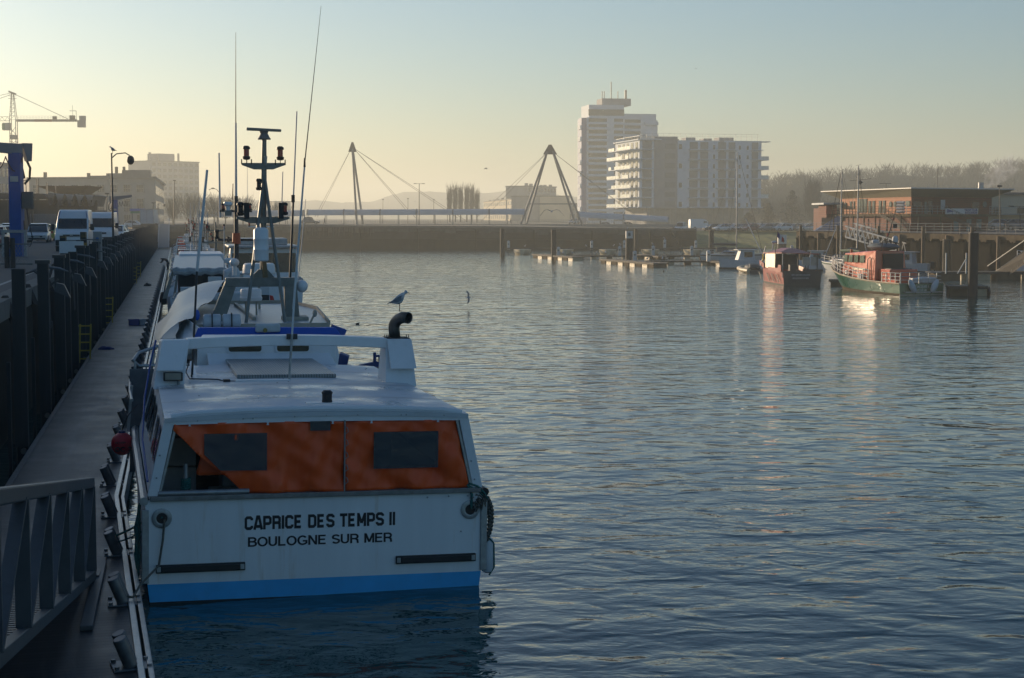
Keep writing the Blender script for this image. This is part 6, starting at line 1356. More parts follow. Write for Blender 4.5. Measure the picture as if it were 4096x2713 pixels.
dock(27.8,142,31.2,141.6,1.6,'short dark dock stub between the red boat and the lifeboat',2,.5,.8)
dk=dock(33.4,124.0,36.2,123.6,2.3,'low dark dock end with black tyres behind the lifeboat stern',2,.72,.95)
for k,(x,y) in enumerate(((2.9,.1),(3.05,.9))): MB().tube([(x+.0+.0*cos(a),y+.28*cos(a),.28+.28*sin(a)) for a in [2*PI*i/14 for i in range(15)]],.10,8).build('tyre_fender',m_black,dk,smooth=True)
def pile(px,pb,pt,wpx,label,extra=None,mt_=None):
    b=G(px,pb,0); Y=b.y; r=wpx/2/FPX*Y; h=PY(px,pt,Y).z; t=thing('marina_pile',label,'pile',b,0,'dark steel guide piles of the marina')
    MB().cyl((0,0,-1.5),(0,0,h),r,r,20).build('shaft',mt_ or m_mpile,t,smooth=True); MB().cyl((0,0,h),(0,0,h+.05),r*1.02,r*1.02,20).build('cap',m_dark,t)
    return t,r,h,b
pile(2010,1021,918,19,'leftmost marina pile, standing at the walkway end')
pile(2215,1036,921,20,'second marina pile from the left, inside the dock head')
pile(2545,1016,918,17,'marina pile partly hidden behind the one marked B')
pile(2845,1016,922,20,'marina pile just left of the sailing boat')
pile(3240,1052,930,25,'dark marina pile above the red boat, next to the grass bank end')
pile(3486,1030,925,24,'black marina pile in front of the truss gangway')
pile(3785,1098,960,33,'shorter brown pile left of the tallest pile',None,mat('green_brown_pile',(.07,.055,.03),.8,var=.4,scale=.8,stretch=(1,1,.2)))
pile(3890,1186,934,39,'tallest and nearest marina pile, beside the lifeboat dock')
m_wp=mat('white_painted_steel',(.60,.60,.58),.5,var=.06)
for px,pb,pt,wp,ch,lab in ((2516,1050,925,28,'B','pile with a white top band marked with a black letter B'),(3127,1010,940,36,'A','white topped pile marked A behind the red boat')):
    t,r,h,b=pile(px,pb,pt,wp,lab); zb=h-(.95 if ch=='B' else 1.5)
    MB().cyl((0,0,zb),(0,0,h+.02),r*1.04,r*1.04,20).build('white_band',m_wp,t,smooth=True); s_=.62 if ch=='B' else .85
    text(ch,s_,m_ink,'pile_letter',t,(-s_*.28,-r*1.04-.03,zb+.35*s_+.1),(PI/2,0,0),.02)
    if ch=='B': MB().tube([(0,0,h),(0,0,h+.1)],.1,6).build('top_knob',m_dark,t)
def pedestal(px,pb,pt,label):
    Y=(CH-.48)*FPX/(pb-868); b=Vector(((px-2048)/FPX*Y,Y,.48)); h=max(1.2,PY(px,pt,Y).z-.48); t=thing('service_pedestal',label,'pedestal',b,rng.uniform(-.2,.2),'white service pedestals on the docks')
    MB().box(-.22,.22,-.2,.2,0,h-.15).build('cabinet',m_wp,t,bevel=.03); MB().hexa([(-.27,-.25,h-.17),(.27,-.25,h-.17),(.27,.25,h-.17),(-.27,.25,h-.17),(-.1,-.1,h),(.1,-.1,h),(.1,.1,h),(-.1,.1,h)]).build('lamp_cap',m_wp,t); MB().box(-.12,.12,-.215,-.2,h*.55,h*.68).build('socket_panel',m_dark,t)
for px,pb,pt,lab in ((2034,998,963,'service pedestal beside the leftmost marina pile'),(2234,1022,988,'service pedestal right of the second pile'),(2366,998,963,'service pedestal on the far walkway between second pile and B'),(2478,1023,985,'service pedestal just left of the pile marked B'),(2497,998,962,'pedestal on the far walkway behind the pile marked B'),(2539,1043,1004,'short pedestal just right of the pile marked B'),(2612,1022,983,'pedestal on the middle dock with a gull on its top'),(2658,998,958,'pedestal on the far walkway under the wing wall'),(2766,1022,984,'pedestal on the middle dock left of the sailing boat'),(2782,998,962,'pedestal on the far walkway left of the fourth pile'),(2833,1046,1002,'large near pedestal at the root of the tan finger dock'),(3166,1012,985,'pedestal right of the pile marked A'),(3308,1018,983,'pedestal behind the lifeboat bow rail'),(3714,1040,1004,'pedestal in front of the small white cabin boat'),(3640,1040,990,'pedestal above the lifeboat stern')): pedestal(px,pb,pt,lab)
# truss gangway from the quay
tg=thing('gangway','pale sunlit truss gangway sloping down from the quay behind the lifeboat mast','gangway',(0,0,0)); 
ga_,gb_=PY(3382,948,194),PY(3625,1018,186)
for o_ in (Vector((0,0,0)),Vector((1.2,1.0,.35))):
    lo0,lo1=ga_+o_,gb_+o_; up=Vector((0,0,1.25))
    MB().bar(lo0+up,lo1+up,.16,.16).build('top_chord',m_wp,tg); MB().bar(lo0,lo1,.16,.16).build('bottom_chord',m_wp,tg)
    for k in range(12):
        a=lo0.lerp(lo1,k/12); b_=lo0.lerp(lo1,(k+.5)/12)+up; c_=lo0.lerp(lo1,(k+1)/12); MB().bar(a,b_,.09,.09).bar(b_,c_,.09,.09).build('brace',m_wp,tg)
MB().slab([ga_,gb_,gb_+Vector((1.2,1,.1)),ga_+Vector((1.2,1,.1))],(0,0,-.08)).build('deck',m_dkside,tg)
# steep steel stair at the right edge
st_=thing('gangway','grey stair gangway with tall handrails running up to the right picture edge','gangway',(0,0,0)); a=PY(3950,1065,158); b_=PY(4180,905,150); c_=PY(3975,1092,158); d_=PY(4200,930,150)
MB().bar(a,b_,.08,.08).bar(c_,d_,.08,.08).build('handrail',m_gal,st_)
for k in range(9): p=c_.lerp(d_,k/9); MB().bar(p,p+Vector((0,0,-1.1)),.05,.05).build('baluster',m_gal,st_)
MB().slab([c_+Vector((0,0,-1.1)),d_+Vector((0,0,-1.1)),b_+Vector((.2,.8,-1.1)),a+Vector((.2,.8,-1.1))],(0,0,-.2)).build('ramp',m_dkside,st_)
fr=thing('dock_frame','thin pale braced post frame on the long frosty dock','frame',(0,0,0))
for px in (3783,3864): p=G(px,1095,.75); MB().bar(p,(p.x,p.y,PY(px,1012,p.y).z),.1,.1).build('post',m_wp,fr)
p=G(3830,1095,.75); q=G(3864,1095,.75); MB().bar(p,(q.x,q.y,PY(3864,1035,q.y).z),.08,.08).build('brace',m_wp,fr)
# ------------------------------------------------------------ red workboat
m_wred=mat('workboat_red',(.32,.035,.025),.35,var=.15,scale=1.5,dirt=(.40,.12,.08),dirt_amt=.4,spec=.7); m_wgrey=mat('workboat_grey',(.05,.055,.06),.55,var=.2)
m_shine=mat('bare_aluminium',(.62,.55,.48),.38,metal=.8,var=.1,scale=2)
wb=thing('workboat','red workboat with a bright metal cabin side, red roof and dark grey open stern','workboat',(25.39,142.17,0),R(4))
U_=[0,2,5,8,10.2,11.4]; K_=[1.7,1.78,1.8,1.7,1.2,.15]
def wh_(z0,z1,k0,k1,mm,nm,sides=(-1,1)):
    for s_ in sides:
        MB().loft([[(s_*K_[i]*k1,U_[i],z1[i]),(s_*K_[i]*k0,U_[i],z0[i])] for i in range(6)],closed=False,cap=False).build(nm,mm,wb,smooth=True,fix=False)
wh_([.12]*6,[1.25,1.25,1.3,1.5,1.7,1.8],.93,1,m_wred,'hull'); wh_([-.5]*6,[.12]*6,.85,.93,m_anti,'hull_bottom')
MB().quad((-1.58,0,-.5),(1.58,0,-.5),(1.72,0,1.28),(-1.72,0,1.28)).build('transom',m_wgrey,wb,fix=False)
MB().loft([[(-K_[i]*.97,U_[i],.7),(K_[i]*.97,U_[i],.7)] for i in range(6)],closed=False,cap=False).build('deck',m_wgrey,wb,fix=False)
for i,u in enumerate((.9,2.7,4.4,7.6)):
    MB().slab([(-1.81,u,.25),(-1.81,u+.28,.25),(-1.86,u+1.25,.95),(-1.86,u+.95,.95)],(-.04,0,0)).build('hull_slot',m_black,wb)
MB().slab([(-1.86,.2,1.15),(-1.86,5.2,1.2),(-1.86,5.2,1.5),(-1.86,1.5,1.5),(-1.86,1.2,1.8),(-1.86,.2,1.8)],(.05,0,0)).slab([(-1.83,7.0,1.3),(-1.6,9.8,1.6),(-1.6,9.8,2.0),(-1.83,7.0,1.75)],(.05,0,0)).build('bulwark',m_wred,wb)
MB().slab([(-1.72,3.1,1.35),(-1.72,6.9,1.4),(-1.70,6.9,2.64),(-1.70,3.1,2.78)],(.06,0,0)).build('cabin_side',m_shine,wb)
MB().box(-1.66,1.4,6.9,6.96,1.2,2.6).build('bulkhead',m_wgrey,wb)
MB().hexa([(-1.8,.2,2.82),(1.5,.2,2.70),(1.5,7.6,2.66),(-1.8,7.6,2.66),(-1.8,.2,2.9),(1.5,.2,2.8),(1.5,7.6,2.74),(-1.8,7.6,2.74)]).hexa([(-1.5,2.5,2.85),(1.3,2.5,2.8),(1.3,7.4,2.74),(-1.5,7.4,2.74),(-.3,4,3.18),(.4,4,3.18),(.4,6.5,3.18),(-.3,6.5,3.18)]).build('roof',m_wred,wb)
for x,y in ((-1.68,.3),(1.4,.3),(-.3,.4),(.4,.4),(1.4,3.5)): MB().cyl((x,y,.7),(x,y,2.8),.05,.05,8).build('roof_post',m_galum if x<-1 else m_wgrey,wb)
for x0 in (.0,.75): MB().box(x0+.1,x0+.75,.35,.4,1.75,2.5).build('window',mat('pale_window',(.42,.40,.33),.3,var=.15),wb)
MB().box(-.9,-.3,.8,1.4,.7,1.8).box(.3,1.3,.6,1.1,.7,1.4).build('engine_box',m_wgrey,wb)
text('EPIC DECHEN-DELAPER',.20,m_wp,'name_lettering',wb,(-.95,-.012,.86),(PI/2,0,0),.002,.78); text('BOULOGNE SUR MER',.19,m_wp,'port_lettering',wb,(-.85,-.012,.58),(PI/2,0,0),.002,.78)
fp_=wb; MB().cyl((-1.95,2,2.8),(-1.85,1.6,4.75),.035,.03,6).build('flag_staff',m_dark,wb)
for i,(mm) in enumerate((mat('flag_blue',(.01,.03,.2),.8),m_crw,m_redf)):
    MB().loft([[(-1.86+.19*(i+k/3),1.55+.05*sin(k+i*3),4.72-.13*(i+k/3)*1.6) ,(-1.88+.19*(i+k/3),1.55+.05*sin(k+i*3+.5),4.22-.13*(i+k/3)*1.3)] for k in range(4)],closed=False,cap=False).build('flag_stripe',mm,wb,fix=False)
MB().tube([(-1.3,6,3.0),(-1.2,6,3.6)],.05,6).blob((-1.15,5.8,3.7),.3,.25,.14,10,6).build('roof_gear',m_crw,wb,smooth=True)
MB().tube([(-1.5,7.8,1.6),(-1.55,8.2,2.6),(-1.2,8.8,2.62),(-.6,9.5,2.5)],.05,6).bar((-1.75,8.6,1.5),(-1.3,8.6,3.3),.07,.07).build('bow_frame',m_galum,wb)
MB().tube([(-1.75,7.6+.2*cos(a),2.3+.28*sin(a)) for a in [2*PI*i/12 for i in range(13)]],.07,6).build('lifebuoy',mat('yellow_buoy',(.5,.38,.04),.6),wb,smooth=True)
rb_=thing('inflatable_boat','grey inflatable boat with a dark cover, sunlit, left of the red workboat','dinghy',G(3005,1090,0),R(10))
MB().tube([(-1.0,-2.2,.25),(-1.05,0,.3),(-.8,1.8,.4),(0,2.7,.5),(.8,1.8,.4),(1.05,0,.3),(1.0,-2.2,.25)],.26,10).build('tube',m_float,rb_,smooth=True); MB().blob((0,-.4,.55),.8,1.4,.45,12,8).build('cover',m_wgrey,rb_,smooth=True); MB().box(-.9,.9,-2.2,1.6,0,.3).build('floor',m_wgrey,rb_); MB().tube([(-.8,-1.8,.4),(-.8,-1.8,.95),(.8,-1.8,.95),(.8,-1.8,.4)],.04,6).build('frame',m_galum,rb_)
# ------------------------------------------------------------ green and red lifeboat
m_lgreen=mat('lifeboat_green',(.008,.10,.045),.28,var=.2,scale=1.2,spec=.8,coat=.4,dirt=(.10,.16,.05),dirt_amt=.4,stretch=(1,1,.4)); m_lred=mat('lifeboat_red',(.62,.08,.035),.2,var=.12,scale=1.5,spec=1.0,bump=.03,bscale=2,dirt=(.42,.10,.07),dirt_amt=.4)
o_=[(a+b)/2 for a,b in zip(G(3597,1183)[:2],G(3773,1181)[:2])]
lb=thing('lifeboat','lifeboat with green hull and red cabin, bow rails and two white stern fenders','lifeboat',(o_[0],o_[1],0),R(14.6))
U2_=[0,2.5,5,7.5,10,12,13.6,14.6]; BT=[1.85,2.0,2.08,2.08,1.95,1.6,1.0,.12]; BW=[1.8,1.9,1.9,1.75,1.4,.9,.4,.03]; SZ=[.9,.92,.98,1.1,1.3,1.55,1.8,1.98]; UW=[0,2.5,5,7.5,9.8,11.3,12.6,13.2]
def lh(fr0,fr1,mm,nm):
    for s_ in (-1,1):
        MB().loft([[(s_*(BW[i]+(BT[i]-BW[i])*fr1),UW[i]+(U2_[i]-UW[i])*fr1,SZ[i]*fr1),(s_*(BW[i]+(BT[i]-BW[i])*fr0),UW[i]+(U2_[i]-UW[i])*fr0,SZ[i]*fr0)] for i in range(8)],closed=False,cap=False).build(nm,mm,lb,smooth=True,fix=False)
lh(.17,1,m_lgreen,'hull'); lh(-.3,.17,m_tan,'boot_stripe')
MB().quad((-1.8,0,-.3),(1.8,0,-.3),(1.85,0,.9),(-1.85,0,.9)).build('transom',m_lgreen,lb,fix=False); MB().box(-1.5,1.6,-.35,0,.22,.3).box(-1.85,1.85,-.06,0,.02,.06).build('stern_step',m_galum,lb)
MB().loft([[(-BT[i]*.98,U2_[i],SZ[i]-.04),(BT[i]*.98,U2_[i],SZ[i]-.04)] for i in range(8)],closed=False,cap=False).build('deck',m_dock,lb,fix=False)
for s_ in (-1,1): MB().tube([(s_*BT[i]*1.01,U2_[i],SZ[i]) for i in range(8)],.07,6).build('rubbing_strake',m_float,lb,smooth=True)
MB().hexa([(-1.42,4.9,.95),(1.42,4.9,.95),(1.25,10.9,1.2),(-1.25,10.9,1.2),(-1.30,5.0,3.35),(1.20,5.0,3.3),(1.05,10.7,3.02),(-1.20,10.7,3.02)]).build('cabin',m_lred,lb,bevel=.08)
MB().hexa([(-1.25,10.8,1.2),(1.25,10.8,1.2),(.8,12.9,1.55),(-.8,12.9,1.55),(-1.15,10.8,2.05),(1.1,10.8,2.05),(.7,12.7,1.75),(-.7,12.7,1.75)]).build('fore_trunk',m_lred,lb,bevel=.06)
for u0,u1 in ((6.9,7.7),(8.0,8.7),(9.0,9.7),(9.9,10.45)):
    MB().slab([(-1.34+.0*u0,u0,2.33),(-1.33,u1,2.30),(-1.29,u1,2.88),(-1.31,u0,2.93)],(-.03,0,0)).build('side_window',mat('green_glass2',(.10,.16,.12),.12),lb)
MB().slab([(-1.42,6.6,1.72),(-1.40,8.8,1.74),(-1.40,8.8,1.9),(-1.41,6.6,1.9)],(-.02,0,0)).build('name_board',m_float,lb)
MB().box(-.75,1.0,4.8,4.92,1.0,3.1).build('aft_opening',m_black,lb); MB().box(-1.1,1.3,3.0,4.85,.9,1.9).build('aft_housing',m_lred,lb,bevel=.05); MB().box(-.9,.9,3.2,4.8,1.9,1.95).build('hatch',m_black,lb)
MB().blob((.1,6.5,3.62),1.1,1.9,.3,14,8).build('covered_dinghy',mat('grey_cover',(.10,.13,.16),.7,var=.3,scale=3),lb,smooth=True)
MB().tube([(-.9,4.9,3.3),(-.9,4.7,4.0),(-.2,4.6,4.05),(.5,4.7,3.9)],.05,6).tube([(-.75,7.5,3.3),(-.65,7.5,4.2),(.2,7.5,4.2)],.04,6).build('roof_frame',m_dark,lb)
MB().cyl((-.35,5.4,3.4),(.35,5.0,6.6),.05,.025,8).cyl((-.6,6.3,3.4),(-.1,5.3,4.6),.04,.03,6).build('mast',m_dark,lb,smooth=True); MB().lathe([(.22,0),(.25,.1),(.2,.4),(.08,.5)],14,(.45,5.2,4.0)).build('satellite_dome',m_crw,lb,smooth=True)
MB().lathe([(.28,0),(.3,.06),(.3,.2),(.2,.28)],14,(-.75,6.2,3.9)).build('radar_dome',m_crw,lb,smooth=True); MB().box(.15,.5,5.0,5.05,5.1,5.45).build('signal_flag',m_trim,lb); MB().cyl((.22,5.15,5.75),(.25,5.12,5.95),.08,.08,8).build('red_mast_lamp',m_redlamp,lb); MB().cyl((-.15,5.3,4.45),(-.13,5.3,4.7),.09,.09,8).build('red_mast_lamp',m_redlamp,lb)
MB().cyl((-.95,10.0,3.1),(-.95,10.0,3.35),.1,.1,10).build('orange_beacon',m_oran,lb,smooth=True)
def railing(par,pts,h,n,mm=m_galum,nm='guard_rail',levels=(1.0,.66,.33)):
    P_=[Vector(p) for p in pts]
    mb=MB()
    for lv_ in levels: mb.tube([p+Vector((0,0,h*lv_)) for p in P_],.028,6)
    for k in range(n+1):
        t=k/n*(len(P_)-1); i=min(len(P_)-2,int(t)); p=P_[i].lerp(P_[i+1],t-i); mb.bar(p,p+Vector((0,0,h)),.045,.045)
    mb.build(nm,mm,par)
railing(lb,[(-BT[i]*.93,U2_[i],SZ[i]) for i in (2,3,4,5,6,7)]+[(BT[i]*.93,U2_[i],SZ[i]) for i in (6,5,4)],.85,22)
railing(lb,[(-1.75,.1,.9),(-1.85,1.5,.9),(-1.9,2.8,.9)],.8,4); railing(lb,[(-1.7,.1,.9),(-.6,.05,.9),(.6,.05,.9),(1.7,.1,.9),(1.8,2.5,.9)],.85,6,m_galum)
for x in (-.95,.95):
    rot=Matrix.Rotation(R(26 if x<0 else -26),3,'Y').inverted(); f=MB().blob((x,-.3,.72),.24,.24,.58,14,12,rot); f.build('stern_fender',m_crw,lb,smooth=True); MB().blob((x+(.27 if x<0 else -.27),-.28,.25),.09,.09,.1,8,6).build('fender_tip',m_black,lb)
text('SAINT JACQUES II',.26,m_wp,'name_lettering',lb,(-1.05,-.012,.58),(PI/2,0,0),.003,.82); text('BOULOGNE s/M',.20,m_wp,'port_lettering',lb,(-.75,-.012,.33),(PI/2,0,0),.001,.82)
MB().tube([(-1.45,5.4,1.0),(-1.45,5.4,2.6),(-1.43,5.75,2.8),(-1.45,6.1,2.6),(-1.45,6.1,1.0)],.035,6).build('grab_ladder',m_wgrey,lb,smooth=True)
MB().box(-1.5,-1.44,8.5,8.9,1.35,1.7).build('white_locker',m_crw,lb) if False else MB().box(-1.55,-1.38,9.6,9.95,1.3,1.65).build('vent_box',m_crw,lb,bevel=.03); MB().box(-1.62,-1.42,6.9,7.4,1.05,1.45).build('white_locker',m_crw,lb,bevel=.03)
MB().tube([(-1.0,11.8+.35*cos(a),1.75+.32*sin(a)) for a in [2*PI*i/14 for i in range(15)]],.13,8).build('tyre_fender',m_black,lb,smooth=True); MB().box(.4,1.6,.6,1.6,.9,1.35).box(-.3,.5,.8,1.5,.9,1.3).build('aft_locker',m_crw,lb,bevel=.08); MB().box(-1.2,1.3,1.8,3.0,.88,1.15).build('aft_coaming',m_lred,lb)
# ------------------------------------------------------------ sailing boats and small craft
def yacht(px,pw,ptop,Y,rz,L,label,hullc=m_crw,cover=m_wgrey,boom=True):
    b=Vector(((px-2048)/FPX*Y,Y,0)); t=thing('sailing_boat',label,'sailing boat',b,rz,'sailing boats in the marina'); hz=PY(px,ptop,Y).z
    u=[-L*.45,-L*.25,0,L*.25,L*.42,L*.52]; k=[.75,.95,1,.8,.4,.03]; bb=L*.16
    for z0_,z1_,k0,k1,mm,nm in ((-.3,.75,.75,.97,hullc,'hull'),(.75,.9,.97,1,cover,'blue_stripe'),(.9,1.0,1,1.0,hullc,'toe_rail')):
        for s_ in (-1,1): MB().loft([[(s_*bb*k[i]*k1,u[i],z1_+.2*max(0,i-2)/3),(s_*bb*k[i]*k0,u[i]*(.93 if z0_<0 else 1),z0_+.2*max(0,i-2)/3)] for i in range(6)],closed=False,cap=False).build(nm,mm,t,smooth=True,fix=False)
    MB().quad((-bb*.56,u[0]*.93,-.3),(bb*.56,u[0]*.93,-.3),(bb*.75,u[0],1.0),(-bb*.75,u[0],1.0)).build('transom',hullc,t,fix=False)
    MB().loft([[(-bb*k[i]*.98,u[i],.98+.2*max(0,i-2)/3),(bb*k[i]*.98,u[i],.98+.2*max(0,i-2)/3)] for i in range(6)],closed=False,cap=False).build('deck',m_crw,t,fix=False)
    c=MB().hexa([(-bb*.6,-L*.12,1.0),(bb*.6,-L*.12,1.0),(bb*.4,L*.25,1.15),(-bb*.4,L*.25,1.15),(-bb*.5,-L*.12,1.5),(bb*.5,-L*.12,1.5),(bb*.32,L*.2,1.35),(-bb*.32,L*.2,1.35)]).build('coachroof',m_crw,t,bevel=.05); MB().box(-bb*.61,bb*.61,-L*.08,L*.1,1.2,1.32).build('cabin_window',m_dkglass,c)
    MB().hexa([(-bb*.6,-L*.2,1.2),(bb*.6,-L*.2,1.2),(bb*.55,-L*.08,1.4),(-bb*.55,-L*.08,1.4),(-bb*.45,-L*.2,1.95),(bb*.45,-L*.2,1.95),(bb*.45,-L*.12,1.95),(-bb*.45,-L*.12,1.95)]).build('spray_hood',cover,t,bevel=.06)
    MB().cyl((0,L*.08,1.1),(0,L*.08,hz),.09,.06,10).build('mast',m_steel,t,smooth=True)
    if boom: MB().tube([(0,L*.07,2.3),(0,-L*.15,2.35),(0,-L*.35,2.3)],[.16,.2,.1],8).build('furled_sail',cover,t,smooth=True)
    MB().cyl((0,L*.5,1.2),(0,L*.1,hz-.3),.03,.03,6).cyl((0,-L*.44,1.1),(0,L*.07,hz-.1),.012,.012,5).cyl((bb*.9,0,1),(.0,L*.08,hz-.5),.012,.012,5).cyl((-bb*.9,0,1),(0,L*.08,hz-.5),.012,.012,5).build('rigging',m_dark,t)
    MB().tube([(0,L*.49,1.1),(0,L*.22,hz*.4)],[.06,.05],6).build('furled_jib',m_crw,t); MB().bar((-.7,L*.08,hz*.55),(.7,L*.08,hz*.55),.04,.04).bar((-.3,L*.08,hz),(.3,L*.08,hz+.12),.03,.03).build('spreader',m_steel,t)
    railing(t,[(-bb*.75,-L*.44,1),(-bb,0,1.05),(-bb*.4,L*.42,1.2),(0,L*.5,1.25),(bb*.4,L*.42,1.2),(bb,0,1.05),(bb*.75,-L*.44,1)],.55,14,m_steel,'guard_wire',(1.0,.5))
    return t
yacht(2925,1040,612,218,R(-128),9.5,'white sailing boat with grey sail cover moored at the tan finger dock',m_crw,m_wgrey)
yacht(3375,1030,682,178,R(20),9,'sailing boat behind the lifeboat bow, left of the two close masts',m_crw,mat('sail_green',(.02,.08,.05),.7))
yacht(3418,1025,662,184,R(-30),10,'sailing boat with the right and taller of the two close masts',m_crw,m_wgrey)
def motor(px,Y,rz,L,label,m=m_crw):
    b=Vector(((px-2048)/FPX*Y,Y,0)); t=thing('motor_boat',label,'motor boat',b,rz,'small white motor boats'); hullmb(t,L,L*.18,.95,m)
    MB().hexa([(-.75,L*.3,.8),(.75,L*.3,.8),(.65,L*.65,.9),(-.65,L*.65,.9),(-.65,L*.32,2.15),(.65,L*.32,2.15),(.6,L*.58,2.15),(-.6,L*.58,2.15)]).build('cabin',m,t,bevel=.06); MB().box(-.76,.76,L*.36,L*.52,1.35,1.95).build('window',m_dkglass,t); MB().box(-.8,.8,L*.26,L*.66,2.15,2.22).build('roof',m,t); MB().box(-.2,.2,-.45,0,.3,1.2).build('outboard',m_black,t,bevel=.06)
motor(3722,176,R(55),6,'small white cabin boat with a sunlit window by the timber quay')
motor(3450,172,R(-60),5.5,'small white boat behind the red lifeboat cabin')
motor(3350,182,R(70),5,'low white boat behind the lifeboat bow rail')
motor(3072,190,R(100),6,'small boat with a pale radar arch behind the red workboat')
bg=thing('motor_cruiser','pale high bow of a larger boat entering at the right picture edge','boat',(59.6,161.5,0),R(107)); hullmb(bg,11,1.7,1.4,m_bclean); railing(bg,[(-1.5,6.5,1.55),(-.9,9.2,1.75),(0,10.9,1.95),(.9,9.2,1.75),(1.5,6.5,1.55)],.8,10,m_crw); MB().box(-1.1,1.1,1,4.5,1.0,2.7).build('cabin',m_bclean,bg,bevel=.1); MB().blob((0,9.8,2.0),.25,.25,.2,10,6).build('anchor_winch',m_galum,bg,smooth=True)
# ------------------------------------------------------------ yacht club
m_brick=mat('club_cladding',(.42,.17,.085),.75,var=.12,scale=1.5); m_brick=bands('club_cladding_boards',(.33,.12,.06),(.45,.18,.09),'Z',.32,.8,.08,.2,2,.3); m_brick2=bands('club_brick_shaded',(.11,.028,.018),(.16,.045,.028),'Z',.3,.85,.08,.2,2,.3); m_soffit=mat('roof_soffit',(.30,.28,.20),.7,var=.1,scale=1); m_teal=mat('teal_door',(.12,.22,.22),.5)  # second brick tone darkened, the right face's shade put into its colour
yc=thing('clubhouse','two storey red and orange clubhouse with a wide flared flat roof','building',(49.7,203,RQZ))
C0=Vector((0,0,0)); R0=Vector((12.4,8.2,0)); L0=Vector((-4.2,23,0)); BK=L0+R0; UPZ,EV,RT=2.15,4.28,5.27
def blk(z0_,z1_,g0,g1,nm,mm):
    def g(p,k): c=(C0+BK)/2; d=(p-c); return c+d*(1+k/d.length)
    q=[g(C0,g0),g(R0,g0),g(BK,g0),g(L0,g0)]; q1=[g(C0,g1),g(R0,g1),g(BK,g1),g(L0,g1)]
    return MB().hexa([(p.x,p.y,z0_) for p in q]+[(p.x,p.y,z1_) for p in q1]).build(nm,mm,yc)
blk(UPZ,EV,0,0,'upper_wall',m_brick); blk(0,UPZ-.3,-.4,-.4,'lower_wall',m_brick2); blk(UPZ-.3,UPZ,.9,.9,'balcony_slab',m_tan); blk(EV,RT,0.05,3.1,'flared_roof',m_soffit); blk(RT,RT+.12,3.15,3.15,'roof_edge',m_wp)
def onf(P0,P1,t0,t1,z0_,z1_,nm,mm,out=.1,par=None,depth=.12):
    d=(P1-P0); n_=Vector((d.y,-d.x,0)).normalized(); c=(C0+BK)/2
    if n_.dot(P0-c)<0: n_=-n_
    a=P0+d*t0+n_*out; b_=P0+d*t1+n_*out; return MB().slab([(a.x,a.y,z0_),(b_.x,b_.y,z0_),(b_.x,b_.y,z1_),(a.x,a.y,z1_)],-n_*depth).build(nm,mm,par or yc)
onf(C0,R0,0.002,1.0,UPZ,EV-.02,'shaded_wall',m_brick2,.04,None,.03)  # unlit face overlaid with darker brick, shade painted in
tl=lambda px: (3641-px)/279.0; trr=lambda px:(px-3641)/308.0
m_cg=mat('club_glass',(.10,.14,.14),.15,var=.2)
for x0,x1,z0_,z1_ in ((3364,3376,3.0,3.9),(3406,3413,2.9,3.9),(3421,3425,2.9,3.9),(3437,3450,2.35,4.2),(3452,3462,2.35,4.2),(3464,3475,2.35,4.2),(3482,3491,2.3,3.9),(3498,3507,2.3,3.9),(3523,3532,2.3,3.9),(3539,3547,2.3,3.9),(3623,3638,3.1,3.8)): onf(C0,L0,tl(x1),tl(x0),z0_,z1_,'window',m_cg)
for x0,x1,z0_,z1_,mm in ((3647,3677,3.0,3.7,m_dkglass),(3689,3697,2.2,3.7,m_cg),(3700,3718,2.2,3.8,m_dkglass),(3750,3766,2.7,3.95,m_can),(3872,3898,2.3,3.7,m_dkglass)): onf(C0,R0,trr(x0),trr(x1),z0_,z1_,'window',mm)
for x0,x1 in ((3809,3826),(3859,3877),(3898,3916)): onf(C0,R0,trr(x0),trr(x1),0.0,1.5,'door',m_teal,-.2,None,.1)
for px,f in ((3387,'L'),(3568,'L'),(3584,'L'),(3610,'L'),(3920,'R')):
    P0,P1,t=(C0,L0,tl(px)) if f=='L' else (C0,R0,trr(px)); d=P1-P0; n_=Vector((d.y,-d.x,0)).normalized(); n_=n_ if n_.dot(P0-(C0+BK)/2)>0 else -n_; p=P0+d*t+n_*.05; MB().cyl((p.x,p.y,3.4),(p.x+n_.x*.08,p.y+n_.y*.08,3.4),.38,.38,16).build('porthole',m_cg,yc)
for k,t in enumerate((.02,.2,.36,.52,.68,.84,.98)): p=C0.lerp(L0,t)+Vector((-1.1,-.2,0)); MB().bar((p.x,p.y,-.2),(p.x,p.y,UPZ-.2),.16,.16).build('support_post',m_tan,yc)
for k,t in enumerate((.03,.3)): p=C0.lerp(R0,t)+Vector((.4,-1.0,0)); MB().bar((p.x,p.y,-.2),(p.x,p.y,UPZ-.2),.16,.16).build('support_post',m_tan,yc)
a=C0+Vector((-1.1,-.3,UPZ)); b_=L0+Vector((-1.1,.3,UPZ)); railing(yc,[b_,a],1.0,22,m_tan,'balcony_rail'); a2=C0+Vector((-.8,-1,UPZ)); c2_=C0.lerp(R0,.38)+Vector((.4,-1,UPZ)); railing(yc,[a2,c2_],1.0,8,m_steel,'balcony_rail'); railing(yc,[C0.lerp(R0,.9)+Vector((.5,-1,UPZ)),R0+Vector((1.2,-.4,UPZ))],1.0,4,m_steel,'balcony_rail')
